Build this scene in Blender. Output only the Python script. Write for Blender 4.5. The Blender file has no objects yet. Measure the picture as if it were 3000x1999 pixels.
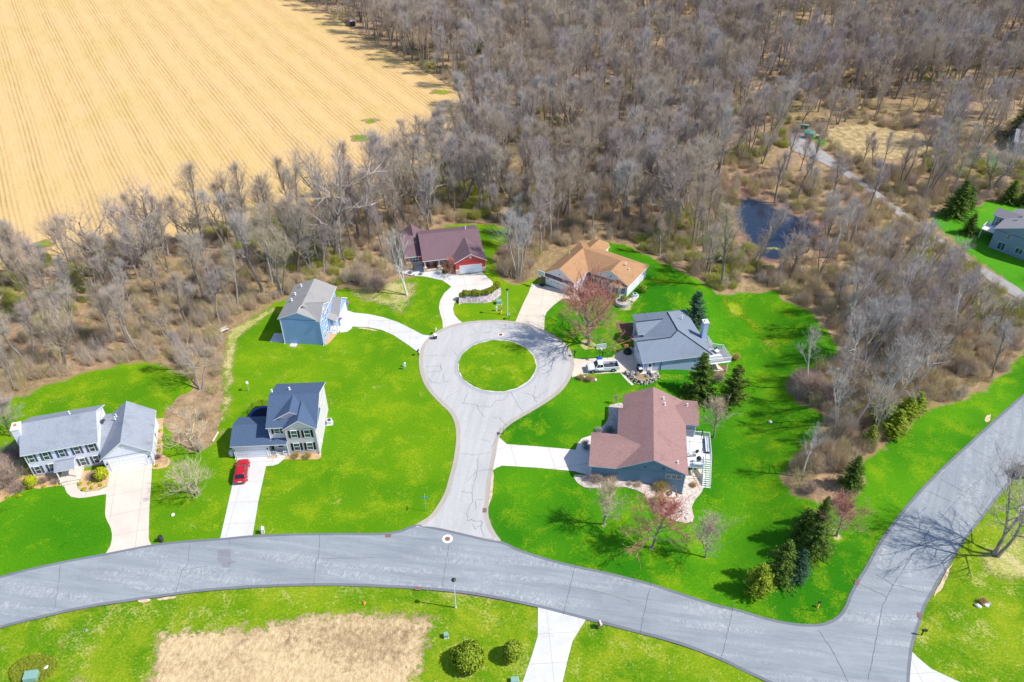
import bpy, bmesh, math, random
import numpy as np
from mathutils import Vector, Matrix
from mathutils.geometry import delaunay_2d_cdt

S = bpy.context.scene
COL = S.collection
R_ = math.radians
# ------------------------------------------------------------------ camera, sky, sun, exposure
CAMH, PITCH, FPX = 95.0, R_(38), 2333.0
cd = bpy.data.cameras.new('camera'); cam = bpy.data.objects.new('camera', cd); COL.objects.link(cam)
cam.location = (0, 0, CAMH); cam.rotation_euler = (R_(90) - PITCH, 0, 0)
cd.sensor_width = 36; cd.lens = 36 * FPX / 3000; cd.clip_start = 1; cd.clip_end = 6000
S.camera = cam
W = bpy.data.worlds.new('World'); S.world = W; W.use_nodes = True
wn = W.node_tree.nodes; wl = W.node_tree.links
for n in list(wn): wn.remove(n)
sky = wn.new('ShaderNodeTexSky'); sky.sky_type = 'NISHITA'; sky.sun_disc = False
SUN_EL, SUN_AZ = R_(49), math.atan2(0.985, -0.175)          # azimuth measured from +Y towards +X
sky.sun_elevation = SUN_EL; sky.sun_rotation = SUN_AZ; sky.air_density = 1.0; sky.dust_density = 0.6; sky.ozone_density = 4.0
bg = wn.new('ShaderNodeBackground'); bg.inputs[1].default_value = 0.15
wo = wn.new('ShaderNodeOutputWorld'); wl.new(sky.outputs[0], bg.inputs[0]); wl.new(bg.outputs[0], wo.inputs[0])
sd = bpy.data.lights.new('sun', 'SUN'); sun = bpy.data.objects.new('sun', sd); COL.objects.link(sun)
sd.energy = 4.2; sd.angle = R_(0.5); sd.color = (1.0, 0.95, 0.87)
SD = Vector((math.cos(SUN_EL) * math.sin(SUN_AZ), math.cos(SUN_EL) * math.cos(SUN_AZ), math.sin(SUN_EL)))
sun.rotation_euler = (-SD).to_track_quat('-Z', 'Y').to_euler(); sun.location = (120, 60, 160)
S.view_settings.view_transform = 'Standard'; S.view_settings.look = 'None'
S.view_settings.exposure = 0.38; S.view_settings.gamma = 1
S.render.engine = 'CYCLES'
S.cycles.max_bounces = 5; S.cycles.diffuse_bounces = 3; S.cycles.transparent_max_bounces = 8
rng = random.Random(11)

# ------------------------------------------------------------------ terrain and pixel -> place helpers
DIPS = [([(33, 79), (35.5, 96), (43, 112), (47, 127)], 2.75, 2.0, 12.5), ([(31, 109.5), (36, 110.5)], .7, .8, 4.0)]
def _segd(x, y, a, b):
    ax, ay = a; dx, dy = b[0] - ax, b[1] - ay
    t = max(0, min(1, ((x - ax) * dx + (y - ay) * dy) / (dx * dx + dy * dy)))
    return math.hypot(x - ax - t * dx, y - ay - t * dy)
def T(x, y):
    z = 0
    for pl, dep, core, wid in DIPS:
        d = min(_segd(x, y, pl[i], pl[i + 1]) for i in range(len(pl) - 1))
        t = max(0, min(1, 1 - (d - core) / wid))
        z -= dep * t * t * (3 - 2 * t)
    return z
_fw = Vector((0, math.cos(PITCH), -math.sin(PITCH))); _up = Vector((0, math.sin(PITCH), math.cos(PITCH)))
def G(u, v, z=None):
    d = Vector((1, 0, 0)) * ((u - 1500) / FPX) + _up * ((1000 - v) / FPX) + _fw
    zz = 0.0 if z is None else z
    for _ in range(1 if z is not None else 8):
        t = (zz - CAMH) / d.z; p = Vector((0, 0, CAMH)) + d * t
        if z is None: zz = T(p.x, p.y)
    p.z = zz
    return p
def D(x, y): return G(x * 1.275, y * 1.275)
def PX(p):
    q = Vector(p) - Vector((0, 0, CAMH)); dz = q.dot(_fw)
    return 1500 + FPX * q.x / dz, 1000 - FPX * q.dot(_up) / dz
def zm(ox, oy, s):
    return lambda a, b, z=None: G(ox + a * s, oy + b * s, z)
r1 = zm(0, 1100, .3827); r2 = zm(600, 1050, .3827); r3 = zm(1350, 1100, .3507); r4 = zm(750, 750, .287); r5 = zm(1100, 600, .2551)
r6 = zm(1500, 650, .2551); r7 = zm(1600, 830, .2762); r8 = zm(2600, 400, .319); q1 = zm(0, 500, .4464); q4 = zm(2000, 500, .5102)
q5 = zm(2000, 1200, .5097); q6 = zm(1100, 1500, .425); q7 = zm(0, 1500, .4675); k2 = zm(1700, 1000, .11479); k5 = zm(1240, 840, .119)
k6 = zm(2300, 340, .12757); k4 = zm(2780, 1560, .1913); k7 = zm(1880, 1330, .14665); k8 = zm(0, 1860, .1785); q2 = zm(900, 0, .4464); q3 = zm(1900, 0, .4675)
def height_to(base, vtop):
    lo, hi = 0.2, 30
    for _ in range(40):
        m = (lo + hi) / 2
        if PX((base.x, base.y, base.z + m))[1] > vtop: lo = m
        else: hi = m
    return lo

# ------------------------------------------------------------------ materials
def mat(name):
    m = bpy.data.materials.new(name); m.use_nodes = True
    return m, m.node_tree.nodes, m.node_tree.links, m.node_tree.nodes['Principled BSDF']
def setspec(b, rough, spec=.3, metal=0):
    b.inputs['Roughness'].default_value = rough; b.inputs['Specular IOR Level'].default_value = spec; b.inputs['Metallic'].default_value = metal
def rgba(c): return (c[0], c[1], c[2], 1)
def noise(N, Lk, vec, scale, detail=4, rough=.55, dist=0):
    n = N.new('ShaderNodeTexNoise'); n.inputs['Scale'].default_value = scale; n.inputs['Detail'].default_value = detail
    n.inputs['Roughness'].default_value = rough; n.inputs['Distortion'].default_value = dist
    if vec is not None: Lk.new(vec, n.inputs['Vector'])
    return n.outputs['Fac']
def ramp(N, Lk, fac, stops, interp='LINEAR'):
    r = N.new('ShaderNodeValToRGB'); r.color_ramp.interpolation = interp
    e = r.color_ramp.elements
    while len(e) < len(stops): e.new(.5)
    for i, (p, c) in enumerate(stops): e[i].position = p; e[i].color = rgba(c) if isinstance(c, (tuple, list)) else (c, c, c, 1)
    Lk.new(fac, r.inputs[0]); return r.outputs[0]
def mix(N, Lk, fac, a, b, mode='MIX'):
    m = N.new('ShaderNodeMix'); m.data_type = 'RGBA'; m.blend_type = mode
    for s, v in ((0, fac), (6, a), (7, b)):
        if hasattr(v, 'links'): Lk.new(v, m.inputs[s])
        elif s == 0: m.inputs[0].default_value = v
        else: m.inputs[s].default_value = rgba(v)
    return m.outputs[2]
def math_(N, Lk, op, a, b=None, clamp=False):
    m = N.new('ShaderNodeMath'); m.operation = op; m.use_clamp = clamp
    for i, v in enumerate((a, b)):
        if v is None: continue
        if hasattr(v, 'links'): Lk.new(v, m.inputs[i])
        else: m.inputs[i].default_value = v
    return m.outputs[0]
def coord(N, Lk, scale=(1, 1, 1), rot=(0, 0, 0), kind='Object'):
    t = N.new('ShaderNodeTexCoord'); mp = N.new('ShaderNodeMapping')
    mp.inputs['Rotation'].default_value = rot; Lk.new(t.outputs[kind], mp.inputs[0])
    if tuple(scale) == (1, 1, 1): return mp.outputs[0]
    m2 = N.new('ShaderNodeMapping'); m2.inputs['Scale'].default_value = scale; Lk.new(mp.outputs[0], m2.inputs[0])      # turn first, then stretch
    return m2.outputs[0]
def bump(N, Lk, b, h, strength=.3, dist=.05):
    n = N.new('ShaderNodeBump'); n.inputs['Strength'].default_value = strength; n.inputs['Distance'].default_value = dist
    Lk.new(h, n.inputs['Height']); Lk.new(n.outputs[0], b.inputs['Normal'])
def plain(name, c, rough=.6, spec=.3, metal=0, var=.12, scale=6):
    m, N, Lk, b = mat(name); setspec(b, rough, spec, metal)
    f = noise(N, Lk, coord(N, Lk), scale, 3)
    lo = tuple(x * (1 - var) for x in c); hi = tuple(min(1, x * (1 + var)) for x in c)
    Lk.new(ramp(N, Lk, f, [(.3, lo), (.7, hi)]), b.inputs['Base Color']); return m
def lawn_mat(name, g1, g2, yel, dry, yamt, damt, edge=(.26, .18, .09), soft=False):
    """two greens in big soft areas, yellowish patches, dry tan wear, leaf litter along the wood edge"""
    m, N, Lk, b = mat(name); setspec(b, .9, .08)
    co = coord(N, Lk)
    big = noise(N, Lk, co, .055, 3, .5, .3); mid = noise(N, Lk, co, .22, 6, .68, .4); mid2 = noise(N, Lk, coord(N, Lk, rot=(.3, .2, 1)), .33, 6, .7, .6); fine = noise(N, Lk, co, 3.2, 4, .7)
    blade = noise(N, Lk, co, 11, 2, .6)
    c = mix(N, Lk, ramp(N, Lk, big, [(.36, 0), (.64, 1)]), g1, g2)
    yb = math_(N, Lk, 'ADD', math_(N, Lk, 'MULTIPLY', mid, .7), math_(N, Lk, 'MULTIPLY', fine, .3))
    c = mix(N, Lk, ramp(N, Lk, yb, [(.62 - yamt, 0), (.74 - yamt * .6, 1)]), c, yel)
    db = math_(N, Lk, 'ADD', math_(N, Lk, 'MULTIPLY', mid2, .62), math_(N, Lk, 'MULTIPLY', fine, .38))
    c = mix(N, Lk, math_(N, Lk, 'MULTIPLY', ramp(N, Lk, db, [(.66 - damt, 0), (.74 - damt * .7, 1)]), .8), c, dry)
    c = mix(N, Lk, 1.0, c, ramp(N, Lk, fine, [(.25, (.74, .78, .7)), (.75, (1.2, 1.16, 1.15))]), 'MULTIPLY')
    c = mix(N, Lk, .5, c, ramp(N, Lk, blade, [(.3, (.7, .72, .65)), (.7, (1.25, 1.22, 1.2))]), 'MULTIPLY')
    at = N.new('ShaderNodeAttribute'); at.attribute_name = 'edge'
    e = math_(N, Lk, 'ADD', at.outputs['Fac'], math_(N, Lk, 'MULTIPLY', math_(N, Lk, 'SUBTRACT', yb, .5), 2.6))
    if soft:                                  # turf that thins out into the grass around it
        Lk.new(ramp(N, Lk, e, [(.25, 0), (.8, 1)]), b.inputs['Alpha'])
    else: c = mix(N, Lk, ramp(N, Lk, e, [(.30, 1), (.62, 0)]), c, mix(N, Lk, fine, edge, tuple(x * 1.5 for x in edge)))
    Lk.new(c, b.inputs['Base Color']); bump(N, Lk, b, blade, .5, .06); return m
M = {}
M['lawn_deep'] = lawn_mat('deep_lawn', (.026, .170, .003), (.085, .270, .004), (.20, .33, .006), (.42, .39, .10), .12, .04)
M['lawn_mid'] = lawn_mat('patchy_lawn', (.080, .228, .003), (.142, .290, .004), (.25, .345, .008), (.43, .39, .09), .13, .08)
M['lawn_shade'] = lawn_mat('cool_lawn', (.040, .20, .008), (.060, .26, .008), (.16, .33, .02), (.40, .36, .15), .06, .05)
M['lawn_far'] = lawn_mat('far_lawn', (.06, .27, .01), (.09, .31, .012), (.20, .34, .02), (.36, .30, .13), .06, .05)
M['lawn_verge'] = lawn_mat('verge_lawn', (.070, .205, .003), (.150, .275, .005), (.27, .335, .015), (.50, .44, .15), .19, .13)
M['lawn_thin'] = lawn_mat('thin_lawn', (.20, .30, .03), (.28, .33, .05), (.42, .40, .12), (.58, .48, .26), .2, .22, soft=True)
M['lawn_yel'] = lawn_mat('yellow_turf', (.12, .28, .004), (.19, .33, .006), (.30, .36, .02), (.50, .43, .16), .16, .12, soft=True)
M['lawn_deep_soft'] = lawn_mat('deep_turf', (.045, .205, .003), (.095, .275, .004), (.19, .34, .006), (.46, .42, .13), .07, .03, soft=True)

def ground_mat():
    m, N, Lk, b = mat('leaf_litter'); setspec(b, .95, .05)
    co = coord(N, Lk); a = noise(N, Lk, co, .045, 4, .6, .5); f = noise(N, Lk, co, .5, 6, .75, .4); f2 = noise(N, Lk, co, 3.5, 4, .75)
    c = ramp(N, Lk, f, [(.25, (.18, .125, .08)), (.45, (.32, .22, .13)), (.6, (.44, .30, .175)), (.8, (.56, .41, .24))])
    c = mix(N, Lk, math_(N, Lk, 'MULTIPLY', ramp(N, Lk, a, [(.45, 0), (.65, 1)]), .6), c, ramp(N, Lk, f, [(.35, (.12, .105, .04)), (.65, (.26, .25, .065))]))
    c = mix(N, Lk, .8, c, ramp(N, Lk, f2, [(.25, (.55, .55, .55)), (.75, (1.35, 1.33, 1.3))]), 'MULTIPLY')
    Lk.new(c, b.inputs['Base Color']); bump(N, Lk, b, f2, .8, .15); return m
M['litter'] = ground_mat()

def field_mat(ang):
    m, N, Lk, b = mat('corn_stubble'); setspec(b, .95, .05)
    co = coord(N, Lk, rot=(0, 0, -ang)); sx = N.new('ShaderNodeSeparateXYZ'); Lk.new(co, sx.inputs[0])
    wob = noise(N, Lk, coord(N, Lk, scale=(.02, .02, .02), rot=(0, 0, -ang)), 1, 3)
    y = math_(N, Lk, 'ADD', sx.outputs[1], math_(N, Lk, 'MULTIPLY', wob, 1.5))
    def stripe(period, sharp):
        s = math_(N, Lk, 'SINE', math_(N, Lk, 'MULTIPLY', y, 2 * math.pi / period))
        return ramp(N, Lk, math_(N, Lk, 'MULTIPLY_ADD', s, .5), [(.5, 0), (1, 1)]) if False else math_(N, Lk, 'POWER', math_(N, Lk, 'ADD', math_(N, Lk, 'MULTIPLY', s, .5), .5), sharp)
    rows = stripe(1.15, 1.6); pas = stripe(9.2, .9)
    n1 = noise(N, Lk, coord(N, Lk, scale=(.09, .55, 1), rot=(0, 0, -ang)), 1, 6, .72, .3); n2 = noise(N, Lk, coord(N, Lk), 2.2, 4, .8); n3 = noise(N, Lk, coord(N, Lk), .035, 4, .6)
    pale, tan, dark, grn = (.77, .535, .265), (.67, .44, .18), (.33, .21, .075), (.52, .41, .11)
    amt = math_(N, Lk, 'MULTIPLY', math_(N, Lk, 'MULTIPLY', rows, math_(N, Lk, 'ADD', math_(N, Lk, 'MULTIPLY', pas, .85), .12)), ramp(N, Lk, n1, [(.3, .25), (.7, 1)]))
    c = mix(N, Lk, n1, pale, tan)
    c = mix(N, Lk, math_(N, Lk, 'MULTIPLY', ramp(N, Lk, n3, [(.45, 0), (.7, 1)]), .3), c, (.64, .46, .19))
    c = mix(N, Lk, math_(N, Lk, 'MULTIPLY', amt, .85, True), c, dark)
    g = math_(N, Lk, 'MULTIPLY', ramp(N, Lk, math_(N, Lk, 'MULTIPLY', n3, n1), [(.24, 0), (.36, 1)]), .25)
    c = mix(N, Lk, g, c, grn)
    c = mix(N, Lk, 1, c, ramp(N, Lk, n2, [(.25, (.72, .70, .66)), (.75, (1.14, 1.14, 1.16))]), 'MULTIPLY')
    Lk.new(c, b.inputs['Base Color']); bump(N, Lk, b, n2, .6, .12); return m

def asphalt_mat(name, c0, c1, pale, ang, streak=1.0):
    m, N, Lk, b = mat(name); setspec(b, .8, .25)
    co = coord(N, Lk); lo = coord(N, Lk, scale=(.08, .9, 1), rot=(0, 0, -ang)); wv = coord(N, Lk, scale=(.6, .35, 1), rot=(0, 0, -ang))
    big = noise(N, Lk, co, .10, 5, .65, .3); st = noise(N, Lk, lo, 1.3, 6, .72, .25); sw = noise(N, Lk, wv, 1.5, 6, .72, 3.2); fi = noise(N, Lk, co, 6, 4, .8)
    c = mix(N, Lk, ramp(N, Lk, math_(N, Lk, 'ADD', math_(N, Lk, 'MULTIPLY', big, .4), math_(N, Lk, 'MULTIPLY', st, .6)), [(.35, 0), (.65, 1)]), c0, c1)
    zone = ramp(N, Lk, noise(N, Lk, lo, .55, 3), [(.48, 0), (.62, 1)])
    c = mix(N, Lk, math_(N, Lk, 'MULTIPLY', math_(N, Lk, 'MULTIPLY', ramp(N, Lk, sw, [(.46, 0), (.72, 1)]), zone), .7 * streak), c, pale)
    c = mix(N, Lk, .55, c, ramp(N, Lk, fi, [(.3, (.82, .82, .82)), (.7, (1.16, 1.16, 1.16))]), 'MULTIPLY')
    Lk.new(c, b.inputs['Base Color']); bump(N, Lk, b, fi, .25, .03); return m
M['road'] = asphalt_mat('grey_asphalt', (.215, .238, .260), (.325, .348, .362), (.60, .59, .56), R_(-8), 1.0)
M['road_e'] = asphalt_mat('side_road_asphalt', (.215, .238, .260), (.325, .348, .362), (.60, .59, .56), R_(58), 1.0)
M['road_old'] = asphalt_mat('weathered_asphalt', (.41, .40, .39), (.51, .495, .475), (.62, .56, .50), R_(80), .8)
M['kerb_dark'] = asphalt_mat('dark_gutter', (.14, .15, .175), (.20, .21, .23), (.30, .29, .28), R_(-8), .5)
M['kerb_tan'] = asphalt_mat('sandy_gutter', (.36, .32, .28), (.47, .41, .35), (.55, .45, .35), R_(80), 1)
M['kerb_grey'] = asphalt_mat('grey_gutter', (.33, .34, .36), (.42, .43, .44), (.6, .56, .5), R_(80), .6)
M['gravel'] = asphalt_mat('gravel_path', (.30, .28, .265), (.40, .375, .35), (.50, .46, .43), R_(-50), .8)
def concrete(name, c, ang=0, joint=1.6, stain=None):
    m, N, Lk, b = mat(name); setspec(b, .75, .25)
    co = coord(N, Lk); f = noise(N, Lk, co, .35, 5, .65, .2); fi = noise(N, Lk, co, 5, 3, .7)
    col = ramp(N, Lk, f, [(.3, tuple(x * .9 for x in c)), (.7, tuple(min(.95, x * 1.05) for x in c))])
    sx = N.new('ShaderNodeSeparateXYZ'); Lk.new(coord(N, Lk, rot=(0, 0, -ang)), sx.inputs[0])
    for ax in (0, 1):
        fr = math_(N, Lk, 'FRACT', math_(N, Lk, 'DIVIDE', sx.outputs[ax], joint * 1.9))
        col = mix(N, Lk, math_(N, Lk, 'MULTIPLY', math_(N, Lk, 'LESS_THAN', fr, .022), .5), col, (.35, .30, .26))
    if stain: col = mix(N, Lk, ramp(N, Lk, noise(N, Lk, co, .45, 5, .75), [(.54, 0), (.72, .7)]), col, stain)
    col = mix(N, Lk, .4, col, ramp(N, Lk, fi, [(.3, (.9, .9, .9)), (.7, (1.08, 1.08, 1.08))]), 'MULTIPLY')
    Lk.new(col, b.inputs['Base Color']); return m
M['conc_cream'] = concrete('cream_concrete', (.67, .575, .48), .27, 2.2, (.66, .52, .42))
M['conc_white'] = concrete('pale_concrete', (.615, .605, .585), .06, 2.2, (.50, .42, .36))
M['conc_tan'] = concrete('tan_concrete', (.68, .585, .47), -.13, 2.0)
M['conc_beige'] = concrete('beige_concrete', (.70, .63, .565), .2, 3.2)
M['mulch'] = plain('tan_mulch', (.56, .36, .19), .95, .05, 0, .35, 5)
M['bark_mulch'] = plain('dark_bark_mulch', (.20, .12, .07), .95, .05, 0, .4, 5)
def pebble(name, cs):
    m, N, Lk, b = mat(name); setspec(b, .85, .2)
    v = N.new('ShaderNodeTexVoronoi'); v.inputs['Scale'].default_value = 5; Lk.new(coord(N, Lk), v.inputs['Vector'])
    w = N.new('ShaderNodeSeparateColor'); Lk.new(v.outputs['Color'], w.inputs[0])
    Lk.new(ramp(N, Lk, w.outputs[0], [(0, cs[0]), (.35, cs[1]), (.7, cs[2]), (1, cs[3])]), b.inputs['Base Color']); bump(N, Lk, b, v.outputs['Distance'], .6, .08); return m
M['pebble_pink'] = pebble('pink_grey_pebbles', ((.34, .27, .23), (.54, .46, .40), (.62, .55, .49), (.45, .37, .32)))
M['pebble_white'] = pebble('white_pebbles', ((.50, .50, .53), (.64, .64, .66), (.72, .71, .71), (.54, .52, .50)))
M['dry_grass'] = None
def drygrass(nm='dry_grass_plot', d0=(.38, .25, .12), d1=(.60, .44, .24), d2=(.76, .61, .37), amax=1):
    m, N, Lk, b = mat(nm); setspec(b, .95, .05)
    co = coord(N, Lk); a = noise(N, Lk, co, .09, 4, .6, .3); f = noise(N, Lk, coord(N, Lk, scale=(1.6, .8, 1)), 1.2, 5, .8); g = noise(N, Lk, co, .9, 4, .75)
    c = ramp(N, Lk, f, [(.28, d0), (.5, d1), (.72, d2)])
    c = mix(N, Lk, math_(N, Lk, 'MULTIPLY', ramp(N, Lk, math_(N, Lk, 'ADD', math_(N, Lk, 'MULTIPLY', a, .6), math_(N, Lk, 'MULTIPLY', g, .4)), [(.5, 0), (.6, 1)]), .75), c, ramp(N, Lk, f, [(.3, (.22, .13, .07)), (.7, (.46, .32, .19))]))
    c = mix(N, Lk, ramp(N, Lk, g, [(.66, 0), (.72, .8)]), c, (.28, .38, .05))
    at = N.new('ShaderNodeAttribute'); at.attribute_name = 'edge'
    e = math_(N, Lk, 'ADD', at.outputs['Fac'], math_(N, Lk, 'MULTIPLY', math_(N, Lk, 'SUBTRACT', g, .5), 2.2))
    Lk.new(math_(N, Lk, 'MULTIPLY', ramp(N, Lk, e, [(.05, 0), (.42 if amax == 1 else 1, 1)]), ramp(N, Lk, f, [(.3, 1), (.6, amax)])), b.inputs['Alpha'])
    Lk.new(c, b.inputs['Base Color']); bump(N, Lk, b, f, .9, .15); return m
M['dry_grass'] = drygrass()
def water():
    m, N, Lk, b = mat('pond_water'); setspec(b, .05, .5)
    co = coord(N, Lk); f = noise(N, Lk, co, .32, 5, .7, .8); at = N.new('ShaderNodeAttribute'); at.attribute_name = 'edge'
    e = math_(N, Lk, 'ADD', at.outputs['Fac'], math_(N, Lk, 'MULTIPLY', math_(N, Lk, 'SUBTRACT', f, .5), 1.6))
    k = ramp(N, Lk, e, [(.05, 1), (.5, 0)])
    Lk.new(mix(N, Lk, k, (.020, .030, .055), (.20, .13, .085)), b.inputs['Base Color']); Lk.new(ramp(N, Lk, k, [(0, .05), (1, .7)]), b.inputs['Roughness'])
    bump(N, Lk, b, noise(N, Lk, co, 1.2, 3), .05, .05); return m
M['water'] = water()
M['mud'] = plain('brown_mud', (.27, .155, .10), .8, .2, 0, .35, .8)
M['crack'] = plain('crack_tar', (.15, .15, .165), .9, .1)
M['soil'] = plain('bare_soil', (.62, .46, .30), .95, .05, 0, .3, 2)

def siding(name, c, period=.2, amt=.10, rough=.55):
    m, N, Lk, b = mat(name); setspec(b, rough, .25)
    co = coord(N, Lk); sx = N.new('ShaderNodeSeparateXYZ'); Lk.new(co, sx.inputs[0])
    fr = math_(N, Lk, 'FRACT', math_(N, Lk, 'DIVIDE', sx.outputs[2], period))
    f = noise(N, Lk, coord(N, Lk, scale=(.4, .4, 3)), 1.2, 4)
    col = ramp(N, Lk, f, [(.3, tuple(x * .93 for x in c)), (.7, tuple(min(1, x * 1.05) for x in c))])
    col = mix(N, Lk, ramp(N, Lk, fr, [(0, amt * 3), (.16, 0)]), col, tuple(x * .45 for x in c))
    Lk.new(col, b.inputs['Base Color']); bump(N, Lk, b, fr, .35, .03); return m
def shingle(name, c, c2, streak=.25, rough=.9):
    m, N, Lk, b = mat(name); setspec(b, rough, .15)
    co = coord(N, Lk); v = N.new('ShaderNodeTexBrick'); v.inputs['Scale'].default_value = 1.0
    f = noise(N, Lk, co, 7, 4, .8); g = noise(N, Lk, co, .45, 4, .6, .5); t = noise(N, Lk, coord(N, Lk, scale=(1, 1, 5.5)), 2.2, 3, .6)
    col = ramp(N, Lk, f, [(.25, tuple(x * .72 for x in c)), (.5, c), (.78, c2)])
    col = mix(N, Lk, math_(N, Lk, 'MULTIPLY', ramp(N, Lk, g, [(.5, 0), (.75, 1)]), streak), col, tuple(x * .55 for x in c))
    sx = N.new('ShaderNodeSeparateXYZ'); Lk.new(co, sx.inputs[0])
    fr = math_(N, Lk, 'FRACT', math_(N, Lk, 'DIVIDE', sx.outputs[2], .105))
    col = mix(N, Lk, math_(N, Lk, 'MULTIPLY', math_(N, Lk, 'LESS_THAN', fr, .25), .22), col, tuple(x * .5 for x in c))
    N.remove(v)
    Lk.new(col, b.inputs['Base Color']); bump(N, Lk, b, math_(N, Lk, 'ADD', f, t), .4, .03); return m
M['trim'] = plain('white_trim', (.80, .80, .80), .5, .3, 0, .04)
M['trim_blue'] = plain('pale_blue_trim', (.52, .63, .74), .5, .3, 0, .04)
M['glass'] = None
def glass():
    m, N, Lk, b = mat('window_glass'); setspec(b, .05, .8)
    f = noise(N, Lk, coord(N, Lk), 1.4, 3); Lk.new(ramp(N, Lk, f, [(.35, (.015, .03, .035)), (.65, (.06, .15, .16))]), b.inputs['Base Color']); return m
M['glass'] = glass()
M['sh_grey'] = shingle('grey_shingles', (.29, .315, .36), (.44, .465, .51), .5)
M['sh_blue'] = shingle('slate_blue_shingles', (.075, .115, .19), (.125, .175, .27), .12)
M['sh_taupe'] = shingle('taupe_shingles', (.31, .295, .28), (.48, .46, .44), .3)
M['sh_plum'] = shingle('plum_shingles', (.185, .115, .13), (.27, .18, .195), .3)
M['sh_tan'] = shingle('copper_shingles', (.40, .225, .115), (.60, .37, .205), .35)
M['sh_char'] = shingle('charcoal_shingles', (.20, .24, .295), (.29, .33, .39), .25)
M['sh_brick'] = shingle('red_brown_shingles', (.31, .18, .165), (.51, .34, .315), .45)
M['sh_far'] = shingle('mauve_grey_shingles', (.30, .28, .29), (.40, .38, .38), .1)
M['wall_white'] = siding('white_siding', (.76, .78, .90))
M['wall_grey'] = siding('pale_grey_siding', (.68, .62, .65))
M['wall_blue'] = siding('sky_blue_siding', (.30, .43, .78))
M['wall_ltblue'] = siding('light_blue_siding', (.45, .54, .78))
M['wall_red'] = siding('barn_red_siding', (.56, .065, .06))
M['wall_cream'] = siding('white_vinyl_siding', (.78, .745, .82), .2, .06)
M['wall_slate'] = siding('slate_blue_siding', (.15, .25, .40), .2, .05)
M['wall_steel'] = siding('steel_blue_siding', (.20, .30, .42), .2, .05)
M['stone'] = pebble('field_stone', ((.40, .30, .22), (.62, .50, .36), (.70, .60, .46), (.34, .29, .25)))
M['found'] = plain('foundation_block', (.42, .43, .44), .85, .2)
M['shut_blue'] = plain('slate_shutter', (.075, .10, .15), .5, .3)
M['shut_black'] = plain('black_shutter', (.012, .012, .014), .5, .3)
M['black'] = plain('black_metal', (.015, .015, .017), .45, .4)
M['dark'] = plain('dark_grey_plastic', (.05, .055, .065), .6, .3)
M['white'] = plain('white_paint', (.82, .82, .82), .45, .35, 0, .03)
M['garage_white'] = siding('garage_door_panels', (.70, .74, .80), .55, .1)
M['redpaint'] = plain('red_paint', (.45, .03, .025), .5, .3)
M['deck_red'] = plain('red_stained_rail', (.42, .12, .09), .7, .2)
M['deck_grey'] = plain('grey_deck_boards', (.34, .34, .36), .7, .2, 0, .2, 3)
M['deck_white'] = plain('white_deck_boards', (.80, .80, .80), .6, .3, 0, .06, 3)
M['wood'] = plain('brown_wood', (.30, .19, .11), .8, .2, 0, .25, 4)
M['steel'] = plain('galvanised_steel', (.55, .57, .60), .4, .5, .6)
M['lampgrey'] = plain('painted_pole', (.62, .68, .74), .45, .4)
M['teal'] = plain('teal_steel', (.02, .36, .32), .5, .4)
M['utility'] = plain('utility_green', (.22, .38, .32), .6, .3)
M['yellow'] = plain('yellow_paint', (.80, .55, .02), .5, .4)
M['orange'] = plain('orange_plastic', (.75, .20, .05), .5, .4)
M['blue'] = plain('blue_plastic', (.03, .10, .55), .4, .4)
M['ltbluepl'] = plain('light_blue_cover', (.16, .42, .68), .5, .4)
M['navy'] = plain('trampoline_mat', (.008, .012, .045), .7, .2)
M['rust'] = plain('rusty_grate', (.28, .12, .07), .8, .2)
M['manhole_ring'] = plain('pale_collar', (.78, .74, .68), .8, .2)
M['rock'] = plain('grey_boulder', (.27, .255, .235), .9, .15, 0, .4, 3)
M['rock_white'] = plain('white_rock', (.78, .77, .74), .85, .2, 0, .1, 4)
M['purple'] = plain('purple_flowers', (.38, .08, .55), .8, .1)
M['bark'] = None
def objrand(N): return N.new('ShaderNodeObjectInfo').outputs['Random']
def bark(name, stops, rough=.9):
    m, N, Lk, b = mat(name); setspec(b, rough, .1)
    f = noise(N, Lk, coord(N, Lk, scale=(3, 3, .8)), 1.5, 4, .7)
    c = ramp(N, Lk, objrand(N), stops)
    c = mix(N, Lk, 1, c, ramp(N, Lk, f, [(.3, (.65, .65, .65)), (.7, (1.25, 1.25, 1.25))]), 'MULTIPLY')
    Lk.new(c, b.inputs['Base Color']); return m
M['bark'] = bark('grey_bark', [(0, (.22, .18, .155)), (.4, (.30, .25, .21)), (.7, (.33, .30, .27)), (1, (.24, .19, .15))])
M['twig'] = bark('grey_twigs', [(0, (.43, .345, .275)), (.22, (.50, .41, .31)), (.42, (.455, .38, .365)), (.6, (.52, .44, .32)), (.8, (.51, .475, .45)), (1, (.45, .37, .345))])
M['bark_pale'] = bark('pale_birch_bark', [(0, (.64, .60, .55)), (1, (.54, .50, .46))])
M['twig_pale'] = bark('pale_twigs', [(0, (.55, .49, .43)), (1, (.49, .44, .41))])
M['twig_red'] = bark('red_bud_twigs', [(0, (.56, .24, .19)), (1, (.50, .25, .19))])
M['twig_tan'] = bark('tan_twigs', [(0, (.60, .48, .33)), (1, (.64, .52, .36))])
M['brush'] = bark('brush_stems', [(0, (.48, .36, .25)), (.35, (.60, .46, .31)), (.6, (.50, .44, .19)), (.8, (.64, .52, .38)), (1, (.48, .40, .35))])
M['brush_green'] = bark('budding_brush', [(0, (.32, .34, .06)), (.5, (.42, .44, .08)), (1, (.48, .42, .16))])
M['brush_brown'] = bark('brown_brush', [(0, (.42, .31, .25)), (1, (.48, .36, .28))])
M['brush_gold'] = bark('golden_grass', [(0, (.66, .42, .16)), (1, (.60, .40, .20))])
M['brush_olive'] = bark('olive_stems', [(0, (.50, .38, .13)), (1, (.54, .42, .16))])
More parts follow.
